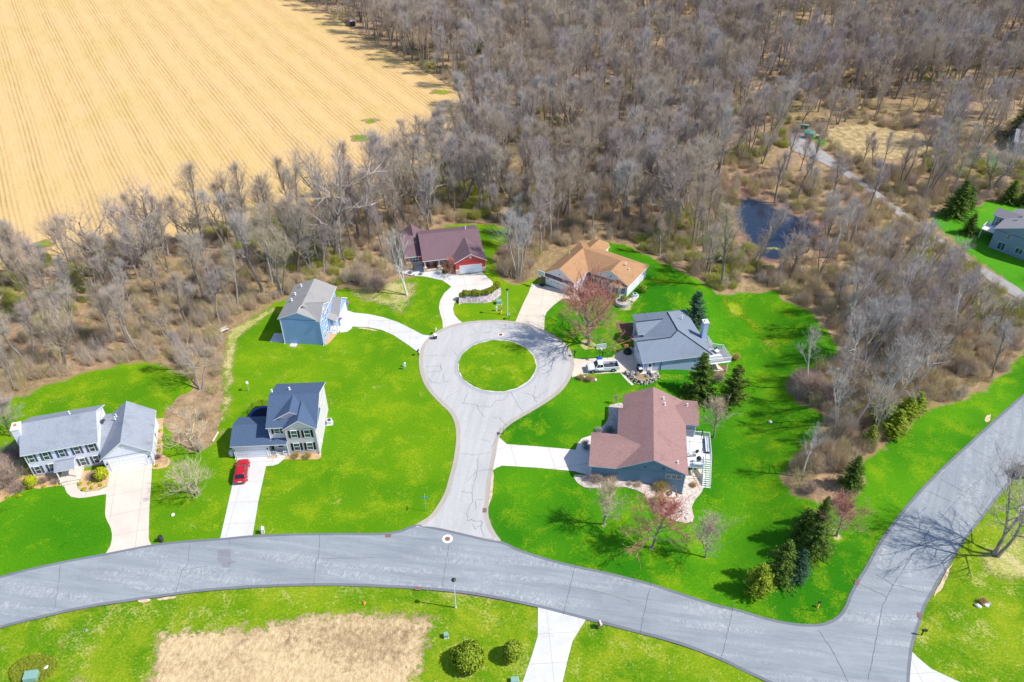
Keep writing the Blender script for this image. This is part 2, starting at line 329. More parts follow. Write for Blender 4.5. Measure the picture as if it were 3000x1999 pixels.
M['brush_grey'] = bark('silvery_stems', [(0, (.36, .35, .36)), (1, (.42, .38, .40))])
def leaf(name, a, b_, c):
    m, N, Lk, b = mat(name); setspec(b, .7, .2)
    f = noise(N, Lk, coord(N, Lk), 2.6, 4, .7)
    Lk.new(ramp(N, Lk, f, [(.3, a), (.5, b_), (.72, c)]), b.inputs['Base Color']); return m
M['spruce'] = leaf('spruce_needles', (.03, .085, .014), (.085, .155, .018), (.22, .27, .035))
M['spruce_blue'] = leaf('blue_spruce_needles', (.025, .075, .045), (.055, .125, .07), (.13, .20, .10))
M['pine'] = leaf('pine_needles', (.035, .075, .012), (.085, .13, .018), (.19, .21, .035))
M['boxwood'] = leaf('boxwood_leaves', (.09, .15, .008), (.19, .24, .012), (.34, .34, .03))
M['yew'] = leaf('yew_leaves', (.20, .26, .006), (.38, .42, .012), (.55, .52, .03))
M['juniper'] = leaf('juniper_leaves', (.08, .15, .010), (.20, .28, .015), (.38, .40, .03))
M['cover'] = leaf('ground_cover_leaves', (.09, .17, .012), (.22, .27, .02), (.46, .33, .04))

# ------------------------------------------------------------------ mesh builder and object helpers
class MB:
    def __init__(s): s.v = []; s.f = []; s.m = []
    def poly(s, pts, mi=0):
        i = len(s.v); s.v += [tuple(p) for p in pts]; s.f.append(tuple(range(i, i + len(pts)))); s.m.append(mi)
    def hexa(s, b, t, mi=0, top=None):
        """closed prism from bottom ring b to top ring t (both counter-clockwise from above)"""
        n = len(b); i = len(s.v); s.v += [tuple(p) for p in b] + [tuple(p) for p in t]
        s.f.append(tuple(i + k for k in reversed(range(n)))); s.m.append(mi)
        s.f.append(tuple(i + n + k for k in range(n))); s.m.append(mi if top is None else top)
        for k in range(n):
            j = (k + 1) % n; s.f.append((i + k, i + j, i + n + j, i + n + k)); s.m.append(mi)
    def box(s, x0, x1, y0, y1, z0, z1, mi=0, top=None):
        s.hexa([(x0, y0, z0), (x1, y0, z0), (x1, y1, z0), (x0, y1, z0)], [(x0, y0, z1), (x1, y0, z1), (x1, y1, z1), (x0, y1, z1)], mi, top)
    def tube(s, pts, rad, n=6, mi=0, cap=True):
        rings = []
        for k, p in enumerate(pts):
            p = Vector(p); d = (Vector(pts[min(k + 1, len(pts) - 1)]) - Vector(pts[max(k - 1, 0)]))
            d = d.normalized() if d.length > 1e-9 else Vector((0, 0, 1))
            a = d.cross(Vector((0, 0, 1)) if abs(d.z) < .9 else Vector((1, 0, 0))).normalized(); b = d.cross(a)
            r = rad[k] if hasattr(rad, '__len__') else rad
            i = len(s.v)
            for j in range(n):
                th = 2 * math.pi * j / n; s.v.append(tuple(p + a * (r * math.cos(th)) + b * (r * math.sin(th))))
            rings.append(i)
        for a, b in zip(rings, rings[1:]):
            for j in range(n):
                s.f.append((a + j, a + (j + 1) % n, b + (j + 1) % n, b + j)); s.m.append(mi)
        if cap:
            s.f.append(tuple(rings[0] + j for j in reversed(range(n)))); s.m.append(mi)
            s.f.append(tuple(rings[-1] + j for j in range(n))); s.m.append(mi)
    def lathe(s, prof, n=16, mi=0, c=(0, 0, 0)):
        rings = []
        for r, z in prof:
            i = len(s.v); rings.append(i)
            for j in range(n):
                th = 2 * math.pi * j / n; s.v.append((c[0] + r * math.cos(th), c[1] + r * math.sin(th), c[2] + z))
        for a, b in zip(rings, rings[1:]):
            for j in range(n): s.f.append((a + j, a + (j + 1) % n, b + (j + 1) % n, b + j)); s.m.append(mi)
        s.f.append(tuple(rings[0] + j for j in reversed(range(n)))); s.m.append(mi)
        s.f.append(tuple(rings[-1] + j for j in range(n))); s.m.append(mi)
    def slab(s, pts, t=.16, top=0, side=1):
        """roof plane: pts counter-clockwise from above, t thick (downwards), sides and soffit in the trim material"""
        b = [(x, y, z - t) for x, y, z in pts]; n = len(pts); i = len(s.v); s.v += b + [tuple(p) for p in pts]
        s.f.append(tuple(i + k for k in reversed(range(n)))); s.m.append(side)
        s.f.append(tuple(i + n + k for k in range(n))); s.m.append(top)
        for k in range(n):
            j = (k + 1) % n; s.f.append((i + k, i + j, i + n + j, i + n + k)); s.m.append(side)
    def mesh(s, name, mats, smooth=False):
        me = bpy.data.meshes.new(name); me.from_pydata(s.v, [], s.f)
        for m in (mats if isinstance(mats, (list, tuple)) else [mats]): me.materials.append(m)
        me.polygons.foreach_set('material_index', s.m)
        if smooth: me.polygons.foreach_set('use_smooth', [True] * len(s.f))
        me.update(); return me
    def build(s, name, mats, parent=None, smooth=False, bevel=0):
        o = bpy.data.objects.new(name, s.mesh(name, mats, smooth)); COL.objects.link(o)
        if parent: o.parent = parent
        if bevel:
            b = o.modifiers.new('bevel', 'BEVEL'); b.width = bevel; b.segments = 2; b.limit_method = 'ANGLE'; b.angle_limit = R_(35)
        return o
def tag(o, label=None, cat=None, group=None, kind=None):
    for k, v in (('label', label), ('category', cat), ('group', group), ('kind', kind)):
        if v: o[k] = v
    return o
def thing(name, label, cat, loc=(0, 0, 0), rz=0, group=None):
    o = bpy.data.objects.new(name, None); COL.objects.link(o); o.location = loc; o.rotation_euler = (0, 0, rz); o.empty_display_size = .5
    return tag(o, label, cat, group)
def link(name, me, parent=None):
    o = bpy.data.objects.new(name, me); COL.objects.link(o)
    if parent: o.parent = parent
    return o
def dup(root, loc, rz=0, sc=1, label=None):
    r = root.copy(); COL.objects.link(r); r.location = loc; r.rotation_euler = (0, 0, rz); r.scale = (sc, sc, sc)
    if label: r['label'] = label
    for ch in root.children:
        c = ch.copy(); COL.objects.link(c); c.parent = r
        for g in ch.children:
            d = g.copy(); COL.objects.link(d); d.parent = c
    return r

# ------------------------------------------------------------------ ground sheets
def cr(pts, n=6, closed=True):
    out = []; N = len(pts)
    for i in range(N if closed else N - 1):
        p0, p1, p2, p3 = (pts[(i - 1) % N] if closed else pts[max(i - 1, 0)]), pts[i], pts[(i + 1) % N], (pts[(i + 2) % N] if closed else pts[min(i + 2, N - 1)])
        for k in range(n):
            t = k / n
            out.append(tuple(.5 * ((2 * p1[a]) + (-p0[a] + p2[a]) * t + (2 * p0[a] - 5 * p1[a] + 4 * p2[a] - p3[a]) * t * t + (-p0[a] + 3 * p1[a] - 3 * p2[a] + p3[a]) * t ** 3) for a in (0, 1)))
    if not closed: out.append(tuple(pts[-1][:2]))
    return out
def inside(P, xs, ys):
    P = np.array(P); r = np.zeros(len(xs), bool); j = len(P) - 1
    for i in range(len(P)):
        xi, yi = P[i]; xj, yj = P[j]
        if yi != yj:
            r ^= ((yi > ys) != (yj > ys)) & (xs < (xj - xi) * (ys - yi) / (yj - yi) + xi)
        j = i
    return r
def edgedist(P, xs, ys):
    P = np.array(P); best = np.full(len(xs), 1e9)
    for i in range(len(P)):
        a = P[i]; b = P[(i + 1) % len(P)]; d = b - a; l2 = max(1e-12, (d ** 2).sum())
        t = np.clip(((xs - a[0]) * d[0] + (ys - a[1]) * d[1]) / l2, 0, 1)
        best = np.minimum(best, np.hypot(xs - a[0] - t * d[0], ys - a[1] - t * d[1]))
    return best
POLY = {}
def sheet(name, pts, m, off, grid=0, smooth=0, jitter=0, sink=0, edge=0, key=None, kind='structure', seed=1):
    """a ground sheet: outline points (world), draped on the terrain, off metres above it"""
    P = [(p[0], p[1]) for p in pts]
    if smooth: P = cr(P, smooth)
    if jitter:
        rr = random.Random(seed); Q = []
        for i in range(len(P)):
            a = Vector(P[i]); b = Vector(P[(i + 1) % len(P)]); n = max(1, int((b - a).length / .7)); d = (b - a); nn = Vector((-d.y, d.x)).normalized() if d.length > 1e-6 else Vector((0, 0))
            for k in range(n):
                q = a + d * (k / n) + nn * rr.uniform(-jitter, jitter); Q.append((q.x, q.y))
        P = Q
    if key: POLY[key] = P
    ar = sum(P[i][0] * P[(i + 1) % len(P)][1] - P[(i + 1) % len(P)][0] * P[i][1] for i in range(len(P)))
    if ar < 0: P = P[::-1]
    V = [Vector(p) for p in P]; nb = len(V); ed = [(i, (i + 1) % nb) for i in range(nb)]
    if grid:
        A = np.array(P); x0, y0 = A.min(0); x1, y1 = A.max(0)
        gx, gy = np.meshgrid(np.arange(x0, x1, grid), np.arange(y0, y1, grid)); gx = gx.ravel(); gy = gy.ravel()
        rs = np.random.RandomState(3); gx = gx + rs.uniform(-.2, .2, len(gx)) * grid; gy = gy + rs.uniform(-.2, .2, len(gy)) * grid
        ok = inside(P, gx, gy); gx, gy = gx[ok], gy[ok]; dd = edgedist(P, gx, gy); ok = dd > grid * .35
        V += [Vector((a, b)) for a, b in zip(gx[ok], gy[ok])]
    vo, eo, fo, _, _, _ = delaunay_2d_cdt(V, ed, [], 1, 1e-5)
    xs = np.array([v.x for v in vo]); ys = np.array([v.y for v in vo]); dd = edgedist(P, xs, ys)
    me = bpy.data.meshes.new(name)
    me.from_pydata([(v.x, v.y, T(v.x, v.y) + off - (sink if d < 1e-3 else 0)) for v, d in zip(vo, dd)], [], [tuple(f) for f in fo])
    me.materials.append(m)
    if edge or True:
        at = me.attributes.new('edge', 'FLOAT', 'POINT')
        at.data.foreach_set('value', np.clip(dd / edge, 0, 1).astype('f') if edge else np.ones(len(dd), 'f'))
    me.update()
    if len(me.polygons) and me.polygons[0].normal.z < 0: me.flip_normals()
    o = link(name, me); tag(o, kind=kind); return o
def DD(*pts): return [D(*p) for p in pts]
def RR(f, *pts): return [f(*p) for p in pts]

# base ground (leaf litter floor) out to the horizon
gb = MB()
xs = [-4000, -900, -300] + list(np.arange(-140, 260, 10.0)) + [260, 300, 900, 4000]; ys = [-900, -100, 20] + list(np.arange(30, 480, 10.0)) + [480, 900, 5000]
xs2 = sorted(set([x for x in xs if not 14 < x < 62] + list(np.arange(14, 63, 1.5)))); ys2 = sorted(set([y for y in ys if not 60 < y < 145] + list(np.arange(60, 146, 1.5))))
nx = len(xs2)
gb.v = [(x, y, T(x, y) - .13) for y in ys2 for x in xs2]
for j in range(len(ys2) - 1):
    for i in range(nx - 1): gb.f.append((j * nx + i, j * nx + i + 1, (j + 1) * nx + i + 1, (j + 1) * nx + i)); gb.m.append(0)
tag(gb.build('ground', M['litter']), kind='structure')

# stubble field
FA = D(735, 380) - D(470, 95); FANG = math.atan2(FA.y, FA.x)
field = DD((-1200, -380), (400, -420), (600, -60), (680, 0), (770, 40), (830, 85), (900, 120), (960, 155), (1010, 185), (1060, 215), (1078, 245), (1075, 275), (1055, 315), (1020, 350), (940, 395), (860, 430), (780, 455), (700, 478), (600, 505), (500, 525), (400, 545), (250, 575), (100, 600), (0, 622), (-120, 650), (-900, 760))
sheet('stubble_field', field, field_mat(FANG), -.09, 0, 0, .5, key='field')
for i, (x, y, a, b) in enumerate([(852, 278, 2.6, 2.0), (828, 318, 3.4, 2.6), (1012, 212, 4, 2.0), (100, 560, 2.5, 2)]):
    c = D(x, y); sheet('weed_patch', [(c.x + a * math.cos(t) * (1 + .3 * math.sin(3 * t + i)), c.y + b * math.sin(t)) for t in np.arange(0, 6.28, .35)], M['lawn_verge'], -.06, .8, 0, .3, 0, 1.6)

# lawns
LW = DD((-70, 935), (7, 917), (52, 900), (105, 880), (157, 861), (210, 844), (252, 833), (315, 828), (357, 826), (385, 828), (412, 847), (445, 860), (500, 850), (510, 800), (518, 765), (546, 746), (574, 725), (595, 707), (630, 688), (690, 670), (775, 657), (825, 656), (870, 652), (900, 640), (944, 634), (958, 620), (975, 580), (983, 535), (1015, 512), (1063, 508), (1133, 510), (1183, 524), (1191, 536), (1175, 556), (1151, 582), (1149, 610), (1157, 636), (1181, 648), (1203, 644), (1233, 628), (1250, 618), (1262, 640), (1240, 700), (1220, 800), (1150, 830), (1090, 900), (1090, 1000), (1080, 1120), (1080, 1260), (1000, 1260), (700, 1260), (300, 1290), (-90, 1370), (-110, 1100))
sheet('lawn', LW, M['lawn_mid'], 0, 1.4, 0, .45, .16, 2.4, key='lawnW', seed=2)
LE = DD((1240, 640), (1252, 612), (1280, 596), (1300, 575), (1336, 558), (1376, 550), (1436, 556), (1476, 576), (1516, 596), (1568, 618), (1612, 640), (1652, 668), (1708, 668), (1764, 660), (1792, 660), (1808, 688), (1840, 700), (1872, 712), (1900, 748), (1920, 768), (1945, 812), (1900, 850), (1850, 858), (1822, 870), (1816, 896), (1848, 924), (1905, 950), (1908, 984), (1888, 1020), (1860, 1035), (1822, 1075), (1812, 1101), (1830, 1125), (1856, 1141), (1920, 1150), (1962, 1120), (1968, 1075), (1975, 1045), (2000, 1033), (2040, 1000), (2080, 965), (2125, 930), (2190, 916), (2250, 888), (2300, 852), (2330, 816), (2353, 778), (2440, 700), (2480, 830), (2353, 960), (2200, 1090), (2020, 1330), (1930, 1470), (1760, 1450), (1500, 1370), (1250, 1310), (1100, 1260), (1095, 1000), (1180, 930), (1200, 800), (1215, 720))
sheet('lawn', LE, M['lawn_deep'], 0, 1.4, 0, .4, .16, 2.0, key='lawnE', seed=3)
LS = DD((-90, 1445), (0, 1435), (320, 1372), (560, 1345), (760, 1338), (960, 1346), (1240, 1390), (1560, 1474), (1760, 1550), (1900, 1620), (1900, 1760), (-200, 1760))
sheet('lawn', LS, M['lawn_verge'], 0, 2.0, 0, 0, .16, 0, key='lawnS')
LSE = DD((2440, 1030), (2353, 1080), (2300, 1110), (2190, 1260), (2100, 1400), (2080, 1500), (2080, 1760), (2560, 1760), (2560, 1100))
sheet('lawn', LSE, M['lawn_verge'], 0, 2.0, 0, 0, .16, 0, key='lawnSE')
sheet('lawn', DD((2126, 506), (2159, 474), (2200, 478), (2234, 474), (2257, 458), (2294, 456), (2353, 462), (2460, 470), (2460, 740), (2353, 680), (2289, 634), (2239, 602), (2205, 572), (2170, 543)), M['lawn_far'], 0, 2.0, 0, .5, .16, 1.8, key='lawnF')
sheet('lawn', DD((2258, 360), (2262, 340), (2285, 345), (2305, 370), (2310, 395), (2290, 405), (2268, 390)), M['lawn_far'], -.02, 1.5, 0, .4, .1, 2, key='lawnF2')
sheet('lawn', DD((1857, 312), (1880, 308), (1902, 318), (1905, 332), (1890, 345), (1875, 338)), M['lawn_far'], -.02, 1.5, 0, .3, .1, 1.5, key='lawnF3')
# overlays: deeper grass by the first house, thin dry turf, brush strip between yards
sheet('lawn', RR(r1, (-90, 1010), (60, 960), (230, 880), (420, 850), (480, 845), (545, 945), (660, 945), (800, 915), (802, 1060), (815, 1120), (855, 1180), (862, 1250), (845, 1320), (800, 1375), (-90, 1570)), M['lawn_deep_soft'], .03, 1.5, 0, 0, 0, 0)
sheet('dry_turf', DD((800, 660), (880, 655), (950, 640), (965, 665), (955, 700), (925, 725), (870, 705), (820, 690), (795, 675)), M['lawn_thin'], .03, 1.2, 4, .3, .0, 2.5)
sheet('dry_turf', DD((520, 765), (575, 730), (640, 694), (650, 702), (600, 745), (560, 780), (545, 830), (540, 900), (525, 980), (505, 1020), (495, 990), (508, 900), (505, 830)), M['lawn_thin'], .03, 1.2, 4, .4, .0, 1.5)
sheet('dry_turf', DD((1642, 672), (1700, 690), (1745, 735), (1790, 790), (1800, 810), (1760, 800), (1715, 760), (1670, 720)), M['lawn_yel'], .05, 1.2, 4, .4, 0, 2.5)
sheet('dry_turf', DD((2235, 1275), (2290, 1240), (2400, 1190), (2400, 1330), (2340, 1345), (2270, 1340), (2240, 1310)), M['lawn_thin'], .03, 1.5, 4, .5, .0, 2.5)
sheet('dry_turf', q7(0, 0) and RR(q7, (300, 830), (420, 700), (560, 690), (520, 780), (480, 900), (560, 1000), (540, 1150), (380, 1150), (340, 960)), M['lawn_thin'], .03, 1.5, 4, .5, .0, 3)
strip = DD((440, 845), (500, 835), (514, 900), (508, 960), (500, 1005), (480, 1030), (440, 1038), (405, 1015), (385, 985), (380, 950), (410, 915), (440, 895))
sheet('brush_floor', strip, M['litter'], .03, 0, 4, .4, .02, 0, key='strip')
# the plot of dry grass at the bottom
sheet('dry_grass_plot', DD((352, 1448), (440, 1440), (612, 1430), (696, 1405), (770, 1399), (862, 1402), (1004, 1411), (1002, 1453), (985, 1497), (965, 1568), (950, 1660), (295, 1660), (332, 1560)), M['dry_grass'], .03, 1.2, 0, .5, .0, 3.2, key='dry')

sheet('weed_patch', DD((640, 1428), (760, 1405), (860, 1405), (965, 1418), (985, 1470), (960, 1520), (900, 1560), (790, 1550), (700, 1500), (640, 1460)), drygrass('brown_weeds', (.26, .165, .09), (.45, .32, .18), (.66, .51, .31), .55), .05, 1.5, 4, .6, 0, 6.0)
# roads: gutter band (outer outline), then the running surface inside it
main_top = [(-140, 1368), (0, 1325), (100, 1300), (200, 1280), (245, 1272), (350, 1252), (430, 1243), (505, 1238), (580, 1231), (680, 1227), (800, 1226), (870, 1226), (915, 1221), (955, 1207)]
neck_l = [(985, 1188), (1005, 1163), (1022, 1132), (1032, 1098), (1042, 1058), (1048, 1010), (1045, 975), (1033, 950), (1013, 930)]
bulb = [(990, 906), (973, 880), (964, 850), (963, 820), (969, 797), (985, 776), (1010, 759), (1040, 747), (1075, 740), (1115, 737), (1155, 737), (1200, 743), (1245, 757), (1283, 778), (1307, 800), (1318, 825), (1318, 850), (1308, 876), (1290, 900), (1262, 922)]
neck_r = [(1225, 945), (1190, 965), (1167, 981), (1151, 998), (1144, 1020), (1139, 1050), (1133, 1080), (1128, 1110), (1124, 1150), (1122, 1180), (1128, 1205), (1140, 1228)]
main_r = [(1158, 1247), (1190, 1262), (1250, 1282), (1320, 1300), (1400, 1317), (1480, 1337), (1560, 1362), (1640, 1388), (1700, 1402), (1760, 1420), (1820, 1432), (1870, 1435), (1902, 1429), (1925, 1415), (1940, 1395), (1952, 1365), (1968, 1335), (1990, 1300), (2020, 1245), (2060, 1190), (2110, 1130), (2170, 1070), (2230, 1015), (2290, 960), (2353, 905), (2470, 805)]
east_back = [(2540, 950), (2430, 1030), (2353, 1083), (2320, 1113), (2256, 1193), (2208, 1257), (2168, 1321), (2144, 1365), (2128, 1393), (2116, 1429), (2102, 1473), (2096, 1501), (2090, 1568), (2085, 1700), (1990, 1700), (1860, 1615)]
main_bot = [(1760, 1568), (1700, 1540), (1650, 1516), (1560, 1482), (1450, 1452), (1345, 1425), (1240, 1398), (1130, 1375), (1050, 1363), (960, 1355), (860, 1350), (760, 1347), (650, 1349), (550, 1354), (450, 1362), (320, 1380), (200, 1398), (100, 1420), (0, 1445), (-140, 1485)]
def inset(P, d):
    A = [Vector((p[0], p[1])) for p in P]; n = len(A); out = []
    ar = sum(A[i].x * A[(i + 1) % n].y - A[(i + 1) % n].x * A[i].y for i in range(n)); sg = 1 if ar > 0 else -1
    for i in range(n):
        t = (A[(i + 1) % n] - A[i - 1]); nn = Vector((-t.y, t.x)).normalized() * sg; out.append((A[i].x + nn.x * d, A[i].y + nn.y * d))
    return out
mainP = cr([(p.x, p.y) for p in DD(*(main_top + [(1000, 1213), (1060, 1226), (1110, 1238)] + main_r + east_back + main_bot))], 4)
neckP = cr([(p.x, p.y) for p in DD(*([(945, 1216)] + neck_l + bulb + neck_r + [(1150, 1246), (1110, 1246), (1060, 1236), (1000, 1222)]))], 4)
sheet('gutter', neckP, M['kerb_tan'], .05, key='neck')
sheet('gutter', mainP, M['kerb_dark'], .055, key='main')
sheet('cul_de_sac_road', inset(neckP, .75), M['road_old'], .06)
sheet('road', inset(mainP, .42), M['road'], .065)
eastP = cr([(p.x, p.y) for p in DD((2010, 1290), (2068, 1200), (2115, 1137), (2175, 1077), (2235, 1022), (2295, 967), (2360, 911), (2470, 815), (2530, 945), (2420, 1028), (2345, 1083), (2310, 1113), (2248, 1193), (2200, 1257), (2160, 1321), (2120, 1330), (2050, 1320))], 4)
sheet('road', eastP, M['road_e'], .07)
c0 = Vector((-2.76, 114.2))
ring = lambda r: [(c0.x + r * math.cos(t), c0.y + r * 1.035 * math.sin(t)) for t in np.arange(0, 2 * math.pi, math.pi / 36)]
def disc(name, rp, m, z0, z1):
    mb = MB(); P = ring(rp); mb.hexa([(x, y, z0) for x, y in P], [(x, y, z1) for x, y in P]); o = mb.build(name, m); tag(o, kind='structure'); return o
disc('island_gutter', 7.95, M['kerb_grey'], .0, .075)
disc('island_kerb', 7.35, M['conc_beige'], .0, .15)
sheet('island_lawn', ring(7.2), M['lawn_mid'], .17, 1.2, 0, .12, 0, 0)
# hillock so the island reads as turf, not a disc
for P_ in (((1368, 240), (1440, 236), (1452, 305), (1480, 312), (1478, 322), (1365, 322)), ((1385, 322), (1445, 322), (1440, 350), (1395, 352))):
    sheet('road_patch', RR(q7, *P_), asphalt_mat('asphalt_patch', (.205, .205, .235), (.27, .27, .295), (.40, .38, .38), R_(-8), .6), .074, 0, 0, .12)
for P_ in (((-1.0, -.2), (1.1, -.3), (1.2, .3), (-.9, .4)),):
    c_ = q6(1640, 620); sheet('road_patch', [(c_.x + a * 1.6, c_.y + b * 3) for a, b in P_], asphalt_mat('asphalt_patch', (.25, .27, .285), (.31, .33, .34), (.45, .44, .42), R_(-8), .6), .074, 0, 0, .12)
# cracks and tar seams
cm = MB()
def crack(pts, w=.03, seed=0, z=.082, jag=.25):
    rr = random.Random(seed + 77); P = []
    for a, b in zip(pts, pts[1:]):
        n = max(2, int((b - a).length / .5))
        for k in range(n):
            q = a + (b - a) * (k / n); P.append((q.x + rr.gauss(0, jag * .35), q.y + rr.gauss(0, jag * .35)))
    P.append((pts[-1].x, pts[-1].y))
    for (x0, y0), (x1, y1) in zip(P, P[1:]):
        d = Vector((x1 - x0, y1 - y0)); 
        if d.length < 1e-4: continue
        nn = Vector((-d.y, d.x)).normalized() * w * rr.uniform(.5, 1.2); d = d.normalized() * .02
        cm.poly([(x0 - nn.x - d.x, y0 - nn.y - d.y, z), (x0 + nn.x - d.x, y0 + nn.y - d.y, z), (x1 + nn.x + d.x, y1 + nn.y + d.y, z), (x1 - nn.x + d.x, y1 - nn.y + d.y, z)]); z += .00002
cl3 = [[(60, 150), (20, 240), (130, 250), (160, 310), (200, 355)], [(130, 260), (260, 268), (290, 215), (350, 210), (410, 160)], [(415, 140), (460, 220), (510, 310)], [(260, 350), (330, 360), (380, 430)], [(340, 440), (310, 520), (260, 600), (240, 650), (150, 670), (0, 655)], [(150, 690), (130, 860), (100, 960), (90, 1060), (40, 1160), (60, 1215), (180, 1220), (170, 1290), (200, 1350)], [(250, 560), (170, 540)], [(520, 145), (640, 190), (730, 120)], [(620, 95), (610, 190), (640, 230)], [(100, 1245), (120, 1290), (190, 1230)], [(40, 900), (140, 800), (270, 790)], [(10, 975), (95, 985)], [(180, 1045), (130, 1040), (120, 1130)]]
for i, c in enumerate(cl3): crack([r3(*p) for p in c], .022, i)
cl4 = [[(1730, 1020), (1940, 1025)], [(1735, 1140), (1880, 1130), (1895, 1180), (1740, 1190)], [(1740, 1215), (1790, 1290), (1850, 1310), (1990, 1280)], [(1905, 1190), (1925, 1290)], [(1880, 1100), (1890, 1160)], [(1900, 1500), (1990, 1420), (2080, 1380)], [(2020, 980), (2060, 1030)]]
for i, c in enumerate(cl4): crack([r4(*p) for p in c], .020, 30 + i)
cl5 = [[(1240, 1040), (1300, 1160), (1210, 1210), (1000, 1270), (900, 1420)], [(1670, 1110), (1560, 1150), (1430, 1120)], [(2030, 910), (1980, 1070), (2120, 1100), (2200, 1150)], [(1930, 1130), (1900, 1290)]]
for i, c in enumerate(cl5): crack([k5(*p) for p in c], .020, 50 + i)
cl7 = [[(380, 330), (370, 440), (345, 600)], [(1190, 200), (1180, 330), (1140, 370), (1105, 512)], [(2005, 140), (2000, 280), (1985, 300), (1965, 460)], [(1435, 170), (1440, 215)], [(1145, 365), (1300, 345)], [(1990, 295), (2350, 290)]]
for i, c in enumerate(cl7): crack([q7(*p) for p in c], .026, 70 + i, .087, .08)
cl6 = [[(510, 225), (490, 330), (460, 515)], [(1385, 350), (1340, 520), (1295, 710)], [(1905, 480), (1860, 660), (1825, 840)], [(1340, 520), (1560, 560), (1760, 620)]]
for i, c in enumerate(cl6): crack([q6(*p) for p in c], .026, 90 + i, .087, .08)
cl8 = [[(290, 1120), (270, 1240), (220, 1440)], [(780, 1270), (860, 1390), (950, 1568)], [(1210, 1010), (1150, 1130), (1065, 1560)], [(1005, 1000), (1170, 1080)], [(1110, 950), (1210, 1010), (1385, 1055)], [(1400, 470), (1560, 540)], [(1480, 400), (1600, 470)], [(1640, 220), (1770, 280)], [(1250, 640), (1440, 700)], [(1780, 120), (1900, 170)], [(1210, 1010), (1420, 690), (1600, 500), (1800, 320)]]
for i, c in enumerate(cl8): crack([q5(*p) for p in c], .026, 110 + i, .09, .1)
tag(cm.build('road_cracks', M['crack']), kind='structure')

# driveways and walks
Dw = dict(
    cream=RR(r1, (836, 735), (834, 770), (815, 910), (805, 1050), (808, 1085), (825, 1125), (848, 1170), (858, 1215), (857, 1260), (845, 1310), (805, 1375), (820, 1395), (1200, 1325), (1185, 1312), (1160, 1297), (1144, 1270), (1138, 1240), (1145, 1000), (1160, 800), (1165, 672)),
    d2=RR(r2, (252, 752), (230, 860), (205, 1000), (118, 1383), (120, 1400), (362, 1380), (370, 1340), (412, 1090), (470, 825), (482, 748)),
    d3=RR(r4, (930, 560), (1000, 583), (1150, 598), (1300, 630), (1450, 680), (1600, 755), (1700, 808), (1810, 822), (1850, 850), (1700, 1020), (1660, 992), (1550, 910), (1400, 810), (1280, 758), (1150, 733), (985, 725), (972, 750), (930, 780), (860, 787), (838, 720), (855, 650)),
    d4=RR(r5, (965, 815), (1218, 780), (1245, 800), (1345, 890), (1352, 940), (1300, 990), (1180, 1020), (1000, 1030), (945, 1085), (905, 1140), (890, 1200), (905, 1265), (950, 1320), (1015, 1370), (900, 1420), (778, 1475), (770, 1340), (745, 1260), (730, 1190), (740, 1110), (790, 1020), (870, 948), (840, 920), (765, 870), (765, 790), (808, 800), (805, 840), (825, 880), (925, 885)),
    d5=RR(r6, (225, 712), (195, 810), (120, 960), (35, 1160), (200, 1200), (370, 1255), (372, 1150), (378, 1090), (400, 1040), (480, 960), (575, 890), (620, 885), (720, 912), (800, 905), (700, 870), (650, 845), (640, 800), (430, 750)),
    d6=RR(r7, (275, 803), (420, 806), (560, 800), (700, 790), (740, 750), (800, 715), (905, 676), (960, 780), (1020, 945), (800, 950), (560, 965), (400, 968), (275, 1002)),
    d7=RR(r3, (305, 505), (330, 530), (385, 578), (640, 597), (960, 624), (975, 575), (1010, 530), (1085, 506), (1110, 510), (1100, 845), (945, 803), (640, 775), (345, 757), (300, 775), (245, 812)),
    d8=RR(q6, (1118, 660), (1120, 700), (1118, 860), (1080, 985), (1015, 1174), (960, 1340), (1230, 1340), (1290, 1174), (1325, 1020), (1358, 895), (1452, 740)),
    d9=DD((2085, 1500), (2097, 1500), (2110, 1513), (2140, 1538), (2200, 1566), (2260, 1590), (2260, 1690), (2080, 1690)))
for k, mm in (('cream', 'conc_cream'), ('d2', 'conc_white'), ('d3', 'conc_white'), ('d4', 'conc_beige'), ('d5', 'conc_tan'), ('d6', 'conc_tan'), ('d7', 'conc_beige'), ('d8', 'conc_white'), ('d9', 'conc_white')):
    sheet('driveway', Dw[k], M[mm], .048, key=k)
sheet('walkway', RR(r1, (488, 838), (500, 875), (515, 905), (545, 932), (600, 942), (660, 938), (822, 910), (828, 850), (760, 882), (660, 895), (620, 890), (597, 868), (592, 845), (602, 822)), M['conc_cream'], .052)
sheet('walkway', RR(r2, (468, 828), (520, 826), (562, 812), (595, 785), (612, 768), (612, 742), (552, 742), (552, 766), (478, 770)), M['conc_white'], .052)
sheet('patio', RR(r7, (985, 940), (1190, 930), (1195, 985), (1100, 995), (1010, 990)), M['conc_tan'], .055)
sheet('stepping_path', RR(k2, (1015, 810), (1090, 815), (1190, 930), (1290, 1040), (1360, 1110), (1320, 1140), (1230, 1060), (1110, 930)), M['conc_beige'], .05)
sheet('gravel_path', DD((1806, 332), (1820, 304), (1850, 314), (1900, 353), (1949, 392), (2021, 444), (2089, 496), (2150, 540), (2217, 588), (2297, 636), (2353, 668), (2470, 740), (2470, 770), (2353, 694), (2281, 652), (2225, 600), (2137, 544), (2069, 500), (2000, 444), (1921, 392), (1870, 365), (1830, 350)), M['gravel'], -.02, 0, 3, 0, 0, 0, key='path')
